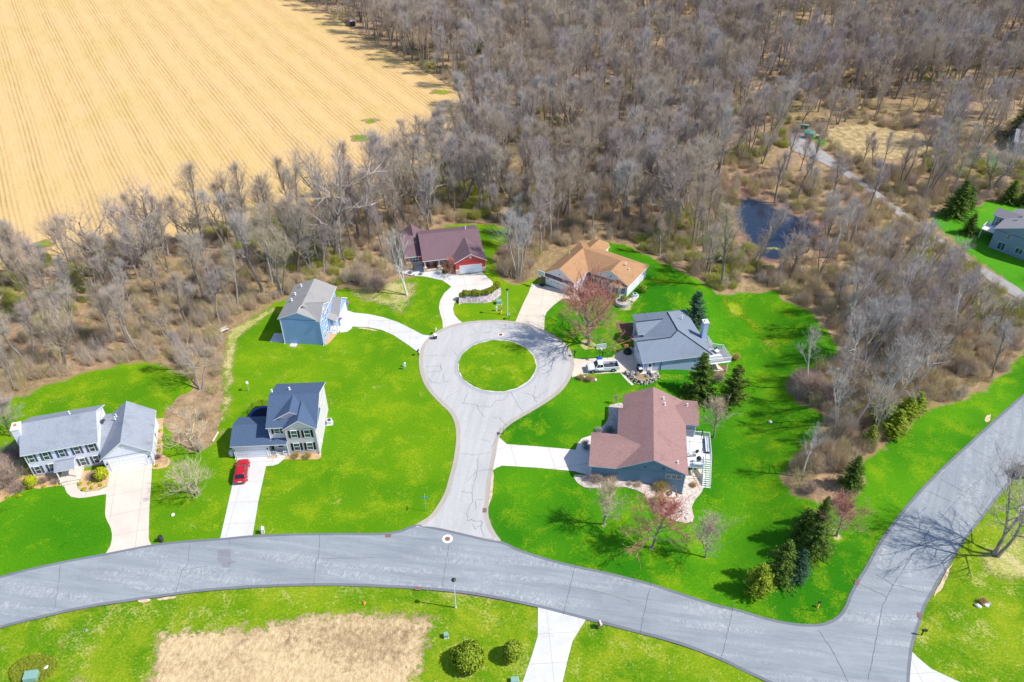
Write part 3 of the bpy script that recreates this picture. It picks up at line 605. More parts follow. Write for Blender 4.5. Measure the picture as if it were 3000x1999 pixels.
# beds
sheet('mulch_bed', RR(r1, (-20, 985), (60, 942), (200, 872), (330, 866), (450, 847), (490, 842), (470, 760), (380, 740), (290, 770), (230, 740), (130, 800), (0, 880)), M['mulch'], .045, 0, 3, .12, key='b1')
sheet('mulch_bed', RR(r1, (602, 826), (612, 790), (640, 735), (770, 715), (838, 742), (834, 845), (755, 880), (650, 892), (605, 876)), M['mulch'], .044, 0, 0, .1, key='b2')
sheet('mulch_bed', RR(r1, (1192, 605), (1240, 606), (1288, 635), (1303, 668), (1270, 708), (1205, 720), (1168, 705)), M['mulch'], .04, 0, 3, .1)
sheet('mulch_bed', RR(r1, (1190, 330), (1250, 330), (1245, 620), (1190, 620)), M['mulch'], .036, 0, 0, .15)
sheet('mulch_bed', RR(r2, (480, 735), (552, 735), (552, 768), (482, 780)), M['mulch'], .04, 0, 0, .05)
sheet('mulch_bed', RR(r2, (612, 735), (895, 725), (892, 760), (865, 776), (610, 778)), M['mulch'], .04, 0, 0, .05)
sheet('mulch_bed', RR(r4, (735, 760), (835, 795), (800, 835), (760, 880), (705, 918), (690, 880)), M['mulch'], .04, 0, 0, .12)
sheet('pebble_bed', RR(r5, (215, 740), (330, 725), (360, 690), (760, 700), (768, 872), (700, 858), (560, 828), (420, 818), (310, 790), (240, 770)), M['pebble_white'], .036, 0, 0, .06)
sheet('pebble_bed', RR(r5, (806, 795), (920, 790), (968, 818), (935, 880), (880, 890), (830, 885), (808, 850)), M['pebble_white'], .055, 0, 3, 0)
sheet('pebble_bed', RR(r6, (648, 848), (720, 790), (830, 725), (930, 740), (950, 790), (900, 850), (800, 905), (722, 908)), M['pebble_pink'], .046, 0, 0, .1)
sheet('mulch_bed', RR(r6, (830, 690), (940, 700), (1110, 740), (1120, 860), (1180, 880), (1100, 900), (1010, 830), (940, 760), (850, 735)), M['bark_mulch'], .042, 0, 0, .12)
sheet('pebble_bed', RR(r6, (1350, 885), (1420, 830), (1450, 835), (1455, 865), (1420, 910), (1390, 920)), M['pebble_pink'], .05, 0, 3, 0)
sheet('dry_turf', RR(r6, (1190, 950), (1260, 930), (1400, 925), (1400, 1000), (1370, 1035), (1300, 1045), (1230, 1010)), M['lawn_thin'], .03, .8, 3, .2, 0, 1.2)
sheet('mulch_bed', RR(r7, (738, 435), (770, 415), (830, 420), (950, 445), (985, 590), (900, 600), (830, 565), (800, 535), (770, 515)), M['bark_mulch'], .04, 0, 3, .08)
sheet('mulch_bed', RR(r7, (318, 1000), (360, 985), (520, 1000), (538, 1035), (500, 1052), (420, 1046), (340, 1030)), M['bark_mulch'], .04, 0, 3, .05)
sheet('dry_turf', RR(r7, (1205, 970), (1460, 975), (1450, 1035), (1205, 1025)), M['lawn_verge'], .07, 1.0, 0, .2, .0, 0)
sheet('pebble_bed', RR(r3, (942, 835), (1085, 835), (1320, 870), (1500, 890), (1700, 930), (1790, 950), (1810, 840), (1900, 835), (2030, 860), (2030, 935), (2018, 975), (1950, 1055), (1928, 1105), (1946, 1180), (1935, 1225), (1880, 1240), (1790, 1216), (1690, 1172), (1610, 1112), (1552, 1042), (1538, 1000), (1480, 965), (1380, 937), (1250, 937), (1100, 947), (1030, 937), (975, 902), (948, 865)), M['pebble_pink'], .07, .8, 0, .06)
sheet('pebble_bed', RR(r3, (1232, 268), (1290, 238), (1365, 255), (1365, 495), (1190, 490), (1125, 485), (1200, 410), (1235, 335)), M['pebble_pink'], .04, 0, 3, .04)
sheet('patio', RR(r3, (1885, 800), (2020, 785), (2045, 850), (2030, 868), (1880, 862)), M['conc_tan'], .10, .8)
sheet('patio', RR(k7, (440, 790), (650, 780), (700, 870), (690, 1010), (640, 1070), (500, 1050), (470, 900)), M['conc_beige'], .10, .8)
sheet('mulch_bed', RR(r7, (1750, 870), (1920, 870), (1930, 940), (1840, 975), (1770, 935)), M['bark_mulch'], .05, .8, 0, .1)
sheet('patio', RR(r7, (1735, 855), (1800, 850), (1890, 935), (1770, 935)), M['conc_tan'], .09, .8)
sheet('leaf_bed', RR(r5, (300, 850), (440, 850), (480, 960), (440, 1080), (340, 1130), (150, 1120), (0, 1060), (60, 860)), M['lawn_thin'], .05, 1.0, 3, .4, .05, 2.5)
for (f, x, y, a) in ((r3, 1195, 1250, .7), (r3, 1595, 1445, .7), (r3, 2045, 1528, .5), (q5, 885, 730, .9), (r7, 440, 655, 1.8)):
    c = f(x, y); sheet('mulch_ring', [(c.x + a * math.cos(t), c.y + a * math.sin(t)) for t in np.arange(0, 6.28, .5)], M['lawn_thin'], .04, .5, 0, .12, .03, .5)
for (f, P) in ((q7, ((860, 560), (905, 545), (950, 552), (905, 572))), (q7, ((990, 545), (1100, 533), (1090, 545), (1000, 556))), (q5, ((1440, 1080), (1500, 960), (1560, 860), (1545, 900), (1510, 990), (1450, 1080))), (q5, ((1735, 50), (1770, 30), (1765, 65), (1745, 75))), (r3, ((255, 800), (275, 850), (262, 1000), (230, 1100), (240, 950))), (r4, ((1030, 735), (1150, 745), (1250, 770), (1120, 755)))):
    sheet('bare_soil', RR(f, *P), M['soil'], .046, 0, 2, .1)
# pond and mud
sheet('mud', DD((1670, 440), (1690, 405), (1730, 395), (1760, 420), (1775, 455), (1830, 475), (1900, 510), (1900, 550), (1840, 575), (1800, 600), (1740, 600), (1690, 560), (1670, 500)), M['mud'], -.07, 0, 3, .4, key='mud')
sheet('pond', DD((1690, 470), (1708, 448), (1748, 456), (1775, 470), (1800, 482), (1830, 494), (1872, 510), (1882, 540), (1840, 552), (1822, 572), (1805, 594), (1750, 598), (1724, 566), (1700, 532), (1684, 496)), M['water'], -.03, 1.2, 4, .3, .03, 3.5, key='pond')
c = D(1776, 571); sheet('weed_patch', [(c.x + 2.0 * math.cos(t), c.y + 1.2 * math.sin(t) * (1 + .3 * math.cos(2 * t))) for t in np.arange(0, 6.28, .4)], M['lawn_thin'], .0, .5, 0, .3, 0, .8)
# meadow clearing beyond the path
sheet('meadow', DD((1900, 300), (1990, 285), (2060, 300), (2120, 310), (2130, 350), (2060, 365), (1980, 360), (1930, 345)), plain('meadow_grass', (.40, .30, .15), .95, .05, 0, .4, .6), -.05, 0, 3, .5, key='meadow')

# ------------------------------------------------------------------ house kit (local frame: u right, v back, z up)
def FP(face, c, a, d, z):
    return {'S': (a, c - d, z), 'N': (a, c + d, z), 'E': (c + d, a, z), 'W': (c - d, a, z)}[face]
def fbox(mb, face, c, a0, a1, z0, z1, d0, d1, mi=0):
    p = FP(face, c, a0, d0, z0); q = FP(face, c, a1, d1, z1)
    mb.box(min(p[0], q[0]), max(p[0], q[0]), min(p[1], q[1]), max(p[1], q[1]), min(p[2], q[2]), max(p[2], q[2]), mi)
def window(par, face, c, a, z, w, h, bars=1, cols=1, shut=None, sw=.33, frame='trim', name='window'):
    """frame (> pane) and, where the house has them, two shutters; a is the centre along the wall, z the sill"""
    f = MB(); t = .075; a0, a1 = a - w / 2, a + w / 2
    fbox(f, face, c, a0 - t, a1 + t, z - t, z, 0, .07); fbox(f, face, c, a0 - t, a1 + t, z + h, z + h + t, 0, .07)
    fbox(f, face, c, a0 - t, a0, z, z + h, 0, .068); fbox(f, face, c, a1, a1 + t, z, z + h, 0, .068)
    for k in range(1, bars + 1): zz = z + h * k / (bars + 1); fbox(f, face, c, a0, a1, zz - .03, zz + .03, 0, .062)
    for k in range(1, cols): aa = a0 + w * k / cols; fbox(f, face, c, aa - .035, aa + .035, z, z + h, 0, .064)
    fo = f.build(name, M[frame], par)
    p = MB(); fbox(p, face, c, a0, a1, z, z + h, -.02, .03); p.build('pane', M['glass'], fo)
    if shut:
        for sg in (-1, 1):
            s_ = MB(); x = a + sg * (w / 2 + t + sw / 2 + .02); fbox(s_, face, c, x - sw / 2, x + sw / 2, z - .04, z + h + .04, 0, .05)
            for k in range(int(h / .16)): fbox(s_, face, c, x - sw / 2 + .04, x + sw / 2 - .04, z + k * .16, z + k * .16 + .10, .05, .065)
            s_.build('shutter', M[shut], par)
    return fo
def garage_door(par, face, c, a0, a1, z1, rows=4, m='garage_white', lites=0, z0=0.05):
    f = MB(); t = .12
    fbox(f, face, c, a0 - t, a0, z0, z1 + t, 0, .07); fbox(f, face, c, a1, a1 + t, z0, z1 + t, 0, .07); fbox(f, face, c, a0, a1, z1, z1 + t, 0, .07)
    f.build('garage_door_frame', M['trim'], par)
    d = MB(); h = (z1 - z0) / rows
    for r in range(rows):
        fbox(d, face, c, a0, a1, z0 + r * h + .012, z0 + (r + 1) * h - .012, 0, .03)
        n = max(2, int((a1 - a0) / .62))
        for k in range(n):
            b0 = a0 + (a1 - a0) * k / n
            if not (lites and r == rows - 2): fbox(d, face, c, b0 + .07, b0 + (a1 - a0) / n - .07, z0 + r * h + .1, z0 + (r + 1) * h - .1, .03, .045)
    do = d.build('garage_door', M[m], par)
    if lites:
        for k in range(lites):
            b0 = a0 + (a1 - a0) * (k + .22) / lites; q = MB(); fbox(q, face, c, b0, b0 + (a1 - a0) / lites * .56, z0 + (rows - 2) * h + .16, z0 + (rows - 1) * h - .12, .02, .05); q.build('door_pane', M['glass'], do)
def door(par, face, c, a, z, w, h, m='trim', pane=True, name='door'):
    f = MB(); fbox(f, face, c, a - w / 2 - .09, a + w / 2 + .09, z, z + h + .09, 0, .04); fr = f.build('door_frame', M['trim'], par)
    d = MB(); fbox(d, face, c, a - w / 2, a + w / 2, z, z + h, .04, .07); do = d.build(name, M[m], par)
    if pane: p = MB(); fbox(p, face, c, a - w * .28, a + w * .28, z + h * .52, z + h * .88, .06, .085); p.build('pane', M['glass'], do)
def wprof(mb, axis, a0, a1, prof, mi=0):
    """wall volume: outline (s, z) swept from a0 to a1 along u or v"""
    if axis == 'u': A = [(a0, s, z) for s, z in prof]; B = [(a1, s, z) for s, z in prof]
    else: A = [(s, a0, z) for s, z in prof]; B = [(s, a1, z) for s, z in prof]
    n = len(prof); i = len(mb.v); mb.v += A + B; mb.f += [tuple(i + k for k in range(n)), tuple(i + n + k for k in reversed(range(n)))]; mb.m += [mi, mi]
    for k in range(n): mb.f.append((i + k, i + n + k, i + n + (k + 1) % n, i + (k + 1) % n)); mb.m.append(mi)
def wgable(mb, axis, a0, a1, s0, s1, z0, ze, k):
    c = (s0 + s1) / 2; wprof(mb, axis, a0, a1, [(s0, z0), (s1, z0), (s1, ze - .2), (c, ze - .2 + (s1 - s0) / 2 * k), (s0, ze - .2)])
def rp(mb, *pts, t=.17):
    ar = sum(pts[i][0] * pts[(i + 1) % len(pts)][1] - pts[(i + 1) % len(pts)][0] * pts[i][1] for i in range(len(pts)))
    mb.slab(list(pts) if ar > 0 else list(pts)[::-1], t)
def rgable(mb, axis, a0, a1, s0, s1, ze, k, es=.35):
    """gable roof: ridge along axis from a0 to a1 (overhang included), walls s0..s1, eave plane height ze at the wall"""
    c = (s0 + s1) / 2; zr = ze + (s1 - s0) / 2 * k; zo = ze - es * k
    P = (lambda a, s, z: (a, s, z)) if axis == 'u' else (lambda a, s, z: (s, a, z))
    rp(mb, P(a0, s0 - es, zo), P(a1, s0 - es, zo), P(a1, c, zr), P(a0, c, zr)); rp(mb, P(a0, c, zr), P(a1, c, zr), P(a1, s1 + es, zo), P(a0, s1 + es, zo))
def pipe(par, u, v, z, h=.45, r=.09, name='roof_vent', m='trim'):
    b = MB(); b.lathe([(r * 1.5, -.25), (r * 1.5, .06), (r, .07), (r, h), (r * 1.3, h + .01), (r * 1.3, h + .08)], 8, 0, (u, v, z)); b.build(name, M[m], par)
def post(par, u, v, z0, z1, r=.07, m='trim', name='porch_post'):
    b = MB(); b.box(u - r, u + r, v - r, v + r, z0, z1); b.box(u - r * 1.5, u + r * 1.5, v - r * 1.5, v + r * 1.5, z0, z0 + .12); b.box(u - r * 1.4, u + r * 1.4, v - r * 1.4, v + r * 1.4, z1 - .1, z1 - .003); b.build(name, M[m], par)
def downspout(par, u, v, z0, z1, m='trim'):
    b = MB(); b.box(u - .05, u + .05, v - .05, v + .05, z0, z1); b.box(u - .05, u + .05, v - .35, v - .05, z0, z0 + .08); b.build('downspout', M[m], par)
def railing(par, pts, z, h=.95, m='trim', step=.16, name='railing', pr=.045):
    b = MB()
    for (x0, y0), (x1, y1) in zip(pts, pts[1:]):
        L = math.hypot(x1 - x0, y1 - y0)
        for zz, r in ((z + h, .055), (z + .1, .035)): b.tube([(x0, y0, zz), (x1, y1, zz)], r, 4)
        n = max(1, int(L / step))
        for k in range(1, n): t = k / n; x = x0 + (x1 - x0) * t; y = y0 + (y1 - y0) * t; b.box(x - .018, x + .018, y - .018, y + .018, z + .1, z + h)
    for x, y in pts: b.box(x - pr, x + pr, y - pr, y + pr, z - .1, z + h + .1)
    return b.build(name, M[m], par)
def lamp(par, face, c, a, z):
    b = MB(); fbox(b, face, c, a - .07, a + .07, z, z + .3, 0, .14); b.build('wall_lamp', M['black'], par)
def house(name, label, x0, y0, th, z=0): return thing(name, label, 'house', (x0, y0, z), th)

# --- white colonial with shutters (left edge)
H = house('colonial_house', 'white two-storey house with grey roof, dark shutters and white garage wing beside a cream driveway', -75.857, 86.477, .275)
w = MB(); w.box(0, 10.56, 0, 8.37, .35, 5.2); wgable(w, 'u', 0, 10.56, 0, 8.37, 5.0, 5.4, .585); w.box(10.56, 11.3, .3, 8, 0, 2.75)
w.build('wall', M['wall_white'], H)
w = MB(); w.box(11.1, 18.18, -2.13, 7.18, 0, 3.1); wgable(w, 'v', -2.13, 7.18, 11.1, 18.18, 2.9, 3.32, .787); w.build('garage_wall', M['wall_white'], H)
w = MB(); w.box(-.03, 10.59, -.03, 8.4, -.1, .38); w.build('foundation', M['found'], H)
r = MB(); rgable(r, 'u', -.35, 10.9, 0, 8.37, 5.4, .585); ro = r.build('roof', [M['sh_grey'], M['trim']], H)
r = MB(); rgable(r, 'v', -2.48, 7.53, 11.1, 18.18, 3.32, .787); r.build('garage_roof', [M['sh_grey'], M['trim']], H)
r = MB(); rp(r, (10.57, -.35, 2.95), (12.3, -.35, 2.95), (13.4, 5.7, 4.62), (10.57, 5.7, 4.62)); rp(r, (10.57, 5.7, 4.62), (13.4, 5.7, 4.62), (12.2, 8.3, 3.4), (10.57, 8.3, 3.4)); r.build('link_roof', [M['sh_grey'], M['trim']], H)
c = MB(); c.box(-1.12, -.02, 2.5, 4.15, -.1, 8.1); ch = c.build('chimney', M['wall_white'], H)
c = MB(); c.box(-1.2, .06, 2.42, 4.23, 8.1, 8.28); c.build('chimney_cap', M['trim'], ch); c = MB(); c.lathe([(.2, 0), (.2, .3)], 10, 0, (-.55, 3.4, 8.28)); c.build('flue_pot', M['orange'], ch)
for a in (.8, 2.93, 5.2, 7.43, 9.57): window(H, 'S', 0, a, 3.2, .74, 1.5, 1, 1, 'shut_blue')
for a in (.9, 3.0, 7.5, 9.5): window(H, 'S', 0, a, .62, .74, 1.5, 1, 1, 'shut_blue')
garage_door(H, 'S', -2.13, 11.85, 17.2, 2.25, 4, 'white'); lamp(H, 'S', -2.13, 11.5, 1.7); lamp(H, 'S', -2.13, 17.7, 1.7)
g = MB(); fbox(g, 'S', -2.13, 14.4, 14.9, 4.6, 5.0, 0, .06); g.build('gable_vent', M['trim'], H)
p = MB(); p.box(4.2, 7.3, -2.95, -.02, -.05, .58); p.box(4.5, 6.9, -3.35, -2.95, -.05, .30); p.build('porch_steps', M['conc_cream'], H)
r = MB(); rp(r, (3.95, -2.5, 2.5), (6.95, -2.5, 2.5), (6.95, -1.15, 3.35), (3.95, -1.15, 3.35), t=.12); rp(r, (3.95, -1.15, 3.35), (6.95, -1.15, 3.35), (6.95, .0, 2.62), (3.95, .0, 2.62), t=.12); r.build('porch_roof', [M['sh_grey'], M['trim']], H)
for u in (4.2, 6.7):
    post(H, u, -2.3, .58, 2.5); w = MB(); w.box(u - .04, u + .04, -2.3, -.02, 2.45, 2.62); w.build('porch_beam', M['trim'], H)
door(H, 'S', 0, 5.5, .58, 1.0, 1.85, 'shut_blue'); door(H, 'E', 18.18, 3.2, .1, .9, 2.0, 'white')
pipe(H, 13.0, 5.4, 4.9); pipe(H, 12.85, 4.9, 4.8); pipe(H, 6.7, 5.2, 7.35)
d = MB(); d.lathe([(.04, 0), (.3, .10), (.42, .22)], 14, 0, (10.95, 4.9, 4.75)); d.tube([(10.95, 4.9, 4.3), (10.95, 4.9, 4.8)], .03, 5); d.build('satellite_dish', M['dark'], H)
downspout(H, .06, -.07, .1, 5.2); downspout(H, 18.1, -2.2, .05, 3.1)

# --- pale grey house with slate blue roof and the red car
H = house('gabled_house', 'pale grey two-storey house with dark blue roof, twin front gables and black shutters', -39.015, 91.689, .062)
w = MB(); w.box(0, 7.58, .6, 10.18, 0, 3.0); w.box(0, 7.58, 0, 10.18, 3.0, 5.85); w.box(2.67, 7.575, -.554, .6, 0, 5.85)
wgable(w, 'u', 0, 7.58, 0, 10.18, 5.7, 6.09, .424); wgable(w, 'v', -.554, 3, 2.67, 7.575, 5.7, 6.09, .687)
w.build('wall', M['wall_grey'], H)
w = MB(); w.box(-6.07, -.55, -.783, 5.5, 0, 2.9); wgable(w, 'u', -6.07, -.1, -.783, 5.5, 2.7, 3.095, .416); w.build('garage_wall', M['wall_grey'], H)
w = MB(); wgable(w, 'v', 1.15, 3.2, .95, 6.35, 6.0, 6.62, .66); w.build('gable_wall', M['wall_grey'], H)
r = MB(); rgable(r, 'u', -.3, 7.88, 0, 10.18, 6.09, .424, .3); r.build('roof', [M['sh_blue'], M['trim']], H)
r = MB(); rgable(r, 'v', -.85, 4.0, 2.67, 7.58, 6.10, .687, .3); r.build('front_gable_roof', [M['sh_blue'], M['trim']], H)
r = MB(); rgable(r, 'v', .85, 4.85, .95, 6.35, 6.63, .60, .12); r.build('front_gable_roof', [M['sh_blue'], M['trim']], H)
r = MB(); rgable(r, 'u', -6.37, 2.66, -.783, 5.5, 3.095, .416, .3); r.build('garage_roof', [M['sh_blue'], M['trim']], H)
for a in (4.05, 6.16):
    for z in (1.08, 3.9): window(H, 'S', -.554, a, z, .9, 1.5, 1, 1, 'shut_black', .36)
window(H, 'S', 0, 1.32, 4.5, .86, .98, 1, 1, 'shut_black', .34); window(H, 'E', 7.58, 6.05, 4.3, .5, .9); window(H, 'S', .6, 1.2, .75, .95, 1.3)
garage_door(H, 'S', -.783, -5.72, -.85, 2.35, 4); lamp(H, 'S', -.783, -5.95, 1.7); lamp(H, 'S', -.783, -.66, 1.75)
p = MB(); p.box(-.5, 2.66, -.75, .6, -.05, .25); p.box(.6, 1.7, -1.15, -.75, -.05, .14); p.build('porch_floor', M['conc_white'], H)
post(H, -.45, -.7, .25, 2.85); post(H, 2.58, -.72, .25, 2.85, .06)
railing(H, [(-.4, -.7), (.55, -.7)], .25, .8); railing(H, [(1.75, -.7), (2.5, -.7)], .25, .8)
door(H, 'S', .6, 2.1, .25, .9, 2.0, 'white')
for u, v, z in ((-.1, 6.5, 7.7), (2.6, 7.2, 7.4)): pipe(H, u, v, z, .4, .12)
w = MB(); w.box(-.06, 7.6, -.62, -.57, .0, .01); 
downspout(H, 7.52, -.63, .05, 5.8); downspout(H, -6.02, -.85, .05, 2.8); downspout(H, .04, -.06, 3.2, 5.8)
m_ = MB(); m_.box(7.58, 7.8, .9, 1.3, .8, 1.3); m_.build('electric_meter', M['trim'], H)

# --- blue-walled house with taupe roof
H = house('blue_walled_house', 'two-storey house with blue siding, taupe roof and a long pale curved driveway', -43.867, 120.947, -.077)
w = MB(); w.box(0, 7.75, 0, 10.87, 0, 5.84); wgable(w, 'v', .0, 1.2, 0, 7.2, 5.7, 6.04, .427); wgable(w, 'v', 9, 10.87, 0, 7.75, 5.7, 6.04, .427); wgable(w, 'u', 5, 7.745, .02, 5.8, 5.7, 6.02, .57)
w.build('wall', M['wall_blue'], H)
w = MB(); wgable(w, 'u', 7.75, 9.4, 5.95, 11.97, 0, 2.9, .72); w.build('garage_wall', M['wall_blue'], H)
zp = lambda u: 6.04 + .427 * u
r = MB(); rp(r, (-.4, -.13, zp(-.4)), (3.6, -.13, zp(3.6)), (3.6, .8, zp(3.6)), (3.95, 2, zp(3.95)), (3.95, 11.27, zp(3.95)), (-.4, 11.27, zp(-.4)))
rp(r, (3.6, -.13, zp(3.6)), (7.6, -.13, 5.87), (7.6, 1.5, 5.87), (3.6, 1.5, zp(3.6)))
rp(r, (3.95, 2, zp(3.95)), (8.1, 2, 5.96), (8.1, 11.27, 5.96), (3.95, 11.27, zp(3.95)))
q = lambda v: 5.9 + (v + .3) * .57
rp(r, (7.0, -.3, q(-.3)), (7.95, -.3, q(-.3)), (7.95, 2.91, q(2.91)), (3.95, 2.91, q(2.91)), (3.95, 1.6, q(1.6)), (7.0, .05, q(.05)))
rp(r, (3.95, 2.91, q(2.91)), (7.95, 2.91, q(2.91)), (7.95, 6.1, 5.92), (3.95, 6.1, 5.92)); r.build('roof', [M['sh_taupe'], M['trim']], H)
r = MB(); rgable(r, 'u', 7.75, 9.62, 5.95, 11.97, 2.9, .72, .3); r.build('garage_roof', [M['sh_taupe'], M['trim']], H)
r = MB(); rp(r, (7.76, 4.1, 3.5), (9.5, 4.1, 2.68), (9.5, 6.0, 2.68), (7.76, 6.0, 3.5), t=.14); r.build('porch_roof', [M['sh_taupe'], M['trim']], H)
p = MB(); p.box(7.76, 9.5, 3.9, 5.94, -.05, .22); p.box(8.3, 9.2, 3.5, 3.9, -.05, .12); p.build('porch_floor', M['conc_white'], H)
for u in (7.95, 9.35): post(H, u, 4.25, .22, 2.75)
garage_door(H, 'E', 9.4, 6.6, 11.0, 2.2, 4, 'white'); door(H, 'S', 5.95, 8.6, .22, .9, 2.0, 'white')
for a in (1.2, 3.0, 4.8): window(H, 'E', 7.75, a, 3.9, .8, 1.25)
for a in (1.2, 3.0): window(H, 'E', 7.75, a, 1.0, .8, 1.25)
g = MB(); fbox(g, 'E', 7.745, 2.6, 3.2, 6.3, 6.75, 0, .06); g.build('gable_vent', M['trim'], H)
for u, v in ((1.6, 9.6), (1.1, 7.0), (1.0, 5.0)): pipe(H, u, v, zp(u) + .1, .4, .12)
downspout(H, .06, -.07, .05, 5.8); downspout(H, 7.69, -.07, .05, 5.8)
p = MB(); p.box(1.2, 2.5, -1.05, -.05, -.02, .1); p.build('side_step', M['conc_white'], H)
p = MB(); p.box(-3.0, -.02, .1, 2.9, -.02, .07); p.build('back_patio', M['conc_white'], H)
for v in (6.15, 11.5):
    b = tag(MB().build('flower_basket', M['purple']), 'purple hanging flower basket on the %s corner of the blue house garage' % ('near' if v < 8 else 'far'), 'flower basket', 'purple hanging flower baskets')
    mb = MB(); mb.lathe([(.05, -.3), (.22, -.12), (.28, .02), (.2, .16), (.06, .22)], 10); bpy.data.meshes.remove(b.data) if False else None
    b.data = mb.mesh('flower_basket', M['purple']); b.location = H.matrix_basis @ Vector((9.75, v, 1.95))

# --- red house with plum roof
H = house('red_house', 'red house with plum brown roof, stone base and porch at the top of the cul-de-sac', -12.141, 144.862, .21)
w = MB(); w.box(0, 6.55, 0, 7, 0, 3.05); wgable(w, 'v', 0, 6, 0, 6.55, 2.9, 3.28, .533); w.build('garage_wall', M['wall_red'], H)
w = MB(); wprof(w, 'u', -6.4, 6.4, [(4.7, 0), (13.6, 0), (13.6, 3.65), (9.03, 5.45), (4.7, 3.75)]); wprof(w, 'u', -10.2, -6.4, [(5.4, 0), (15.8, 0), (15.8, 2.5), (10.6, 4.55), (5.4, 2.5)]); w.build('wall', M['wall_red'], H)
zm4 = lambda v: 5.68 - (9.03 - v) * .393
r = MB(); rp(r, (-6.77, 2.16, zm4(2.16)), (1.0, 2.16, zm4(2.16)), (6.68, 3.3, zm4(3.3)), (6.68, 9.03, 5.68), (-6.77, 9.03, 5.68))
rp(r, (-6.77, 9.03, 5.68), (6.68, 9.03, 5.68), (6.68, 14.4, 3.55), (-6.77, 14.4, 3.55)); r.build('roof', [M['sh_plum'], M['trim']], H)
r = MB(); rgable(r, 'v', -.35, 6.9, 0, 6.55, 3.28, .533); r.build('garage_roof', [M['sh_plum'], M['trim']], H)
r = MB(); rp(r, (-10.5, 5.05, 2.62), (-6.78, 5.05, 2.62), (-6.78, 10.6, 4.78), (-10.5, 10.6, 4.78)); rp(r, (-10.5, 10.6, 4.78), (-6.78, 10.6, 4.78), (-6.78, 16.1, 2.62), (-10.5, 16.1, 2.62)); r.build('wing_roof', [M['sh_plum'], M['trim']], H)
r = MB(); rgable(r, 'v', 10.0, 15.3, -10.4, -5.1, 2.95, .78, .3); r.build('rear_gable_roof', [M['sh_plum'], M['trim']], H)
w = MB(); wgable(w, 'v', 11, 15.0, -10.35, -5.1, 0, 2.95, .78); w.build('rear_wall', M['wall_red'], H)
for a, b, f, cc in ((0, .8, 'S', 0), (5.75, 6.55, 'S', 0), (0, 7, 'E', 6.55), (-6.4, 0, 'S', 4.7), (-10.2, -6.45, 'S', 5.4)):
    zt = 1.15 if cc < 4 or f == 'E' else .95
    s_ = MB(); fbox(s_, f, cc, a, b, 0, zt, 0, .09); s_.build('stone_base', M['stone'], H)
    if cc != 4.7: s_ = MB(); fbox(s_, f, cc, a, b, zt, zt + .1, 0, .14); s_.build('stone_sill', M['trim'], H)
garage_door(H, 'S', 0, .95, 5.6, 2.1, 4)
b = MB(); b.tube([(3.28, -.06, 4.05), (3.28, .02, 4.05)], .3, 18); v_ = b.build('round_vent', M['trim_blue'], H)
window(H, 'S', 5.4, -8.35, 1.05, 1.9, 1.35, 1, 3); window(H, 'S', 4.7, -4.6, 1.05, 1.3, 1.2, 1, 2); window(H, 'S', 4.7, -2.4, 1.05, 1.0, 1.2, 1, 1); door(H, 'S', 4.7, -.8, .15, .9, 2.0, 'trim')
for u, v in ((-6.3, 2.7), (-3.2, 2.75)):
    b = MB(); b.box(u - .35, u + .35, v - .35, v + .35, -.05, 1.05); b.box(u - .4, u + .4, v - .4, v + .4, 1.05, 1.15); b.build('column_base', M['stone'], H)
    b = MB(); b.lathe([(.17, 1.15), (.15, 1.3), (.14, 2.85)], 12, 0, (u, v, 0)); b.build('porch_column', M['trim'], H)
p = MB(); p.box(-6.6, -2.4, 2.4, 4.65, -.05, .18); p.box(-5.9, -3.55, 2.4, 2.75, .18, .55); p.box(-2.8, -2.1, 2.3, 2.8, .18, .5); p.build('porch_wall', M['stone'], H)
rl = railing(H, [(-4.3, 16.4), (-1.6, 16.6)], .6, .9, 'deck_red', .14, 'deck_railing'); railing(H, [(-.2, 16.7), (2.6, 16.8)], .6, .9, 'deck_red', .14, 'deck_railing')
d = MB(); d.box(-4.5, 3, 13.6, 17, .35, .5); d.build('deck', M['wood'], H)
pipe(H, 3.9, 10, 5.5)
HM = H.matrix_basis.copy()
HM = Matrix.Translation(H.location) @ Matrix.Rotation(.21, 4, 'Z')
for i, (u, v) in enumerate(((-5.5, 3.9), (-4.0, 3.9))):
    t = thing('porch_chair', 'red porch chair behind the low stone wall, the %s of two' % ('left' if i == 0 else 'right'), 'chair', HM @ Vector((u, v, .18)), .21, 'red porch chairs')
    b = MB(); b.box(-.3, .3, -.3, .25, .36, .42); b.build('seat', M['redpaint'], t); b = MB(); b.box(-.3, .3, .2, .28, .42, 1.0); b.build('backrest', M['redpaint'], t)
    for x in (-.26, .26):
        for y in (-.26, .2): b = MB(); b.box(x - .03, x + .03, y - .03, y + .03, 0, .36); b.build('leg', M['redpaint'], t)

# --- white ranch house with copper roof
H = house('ranch_house', 'white single-storey house with copper brown hipped roof and bay window', 7.136, 141.332, -.587)
w = MB(); w.box(0, 6.83, 0, 9, 0, 2.85); wgable(w, 'v', .0, 6, 0, 6.83, 2.7, 3.11, .625); w.box(.4, 7.0, 9, 14.2, 0, 2.85); w.box(6.9, 16.6, 8.1, 14.2, 0, 2.8); w.box(12.25, 16.6, 5.35, 8.1, 0, 2.75)
wprof(w, 'v', 5.3, 6.6, [(8.6, 2.55), (16.5, 2.55), (16.5, 2.78), (12.6, 4.98), (8.6, 2.85)]); w.build('wall', M['wall_cream'], H)
bayo = [(12.35, 5.35), (13.4, 4.15), (15.35, 4.35), (16.3, 5.36)]
w = MB(); w.hexa([(x, y, 0) for x, y in bayo], [(x, y, 2.5) for x, y in bayo]); w.build('bay_wall', M['wall_cream'], H)
r = MB(); kl = .625
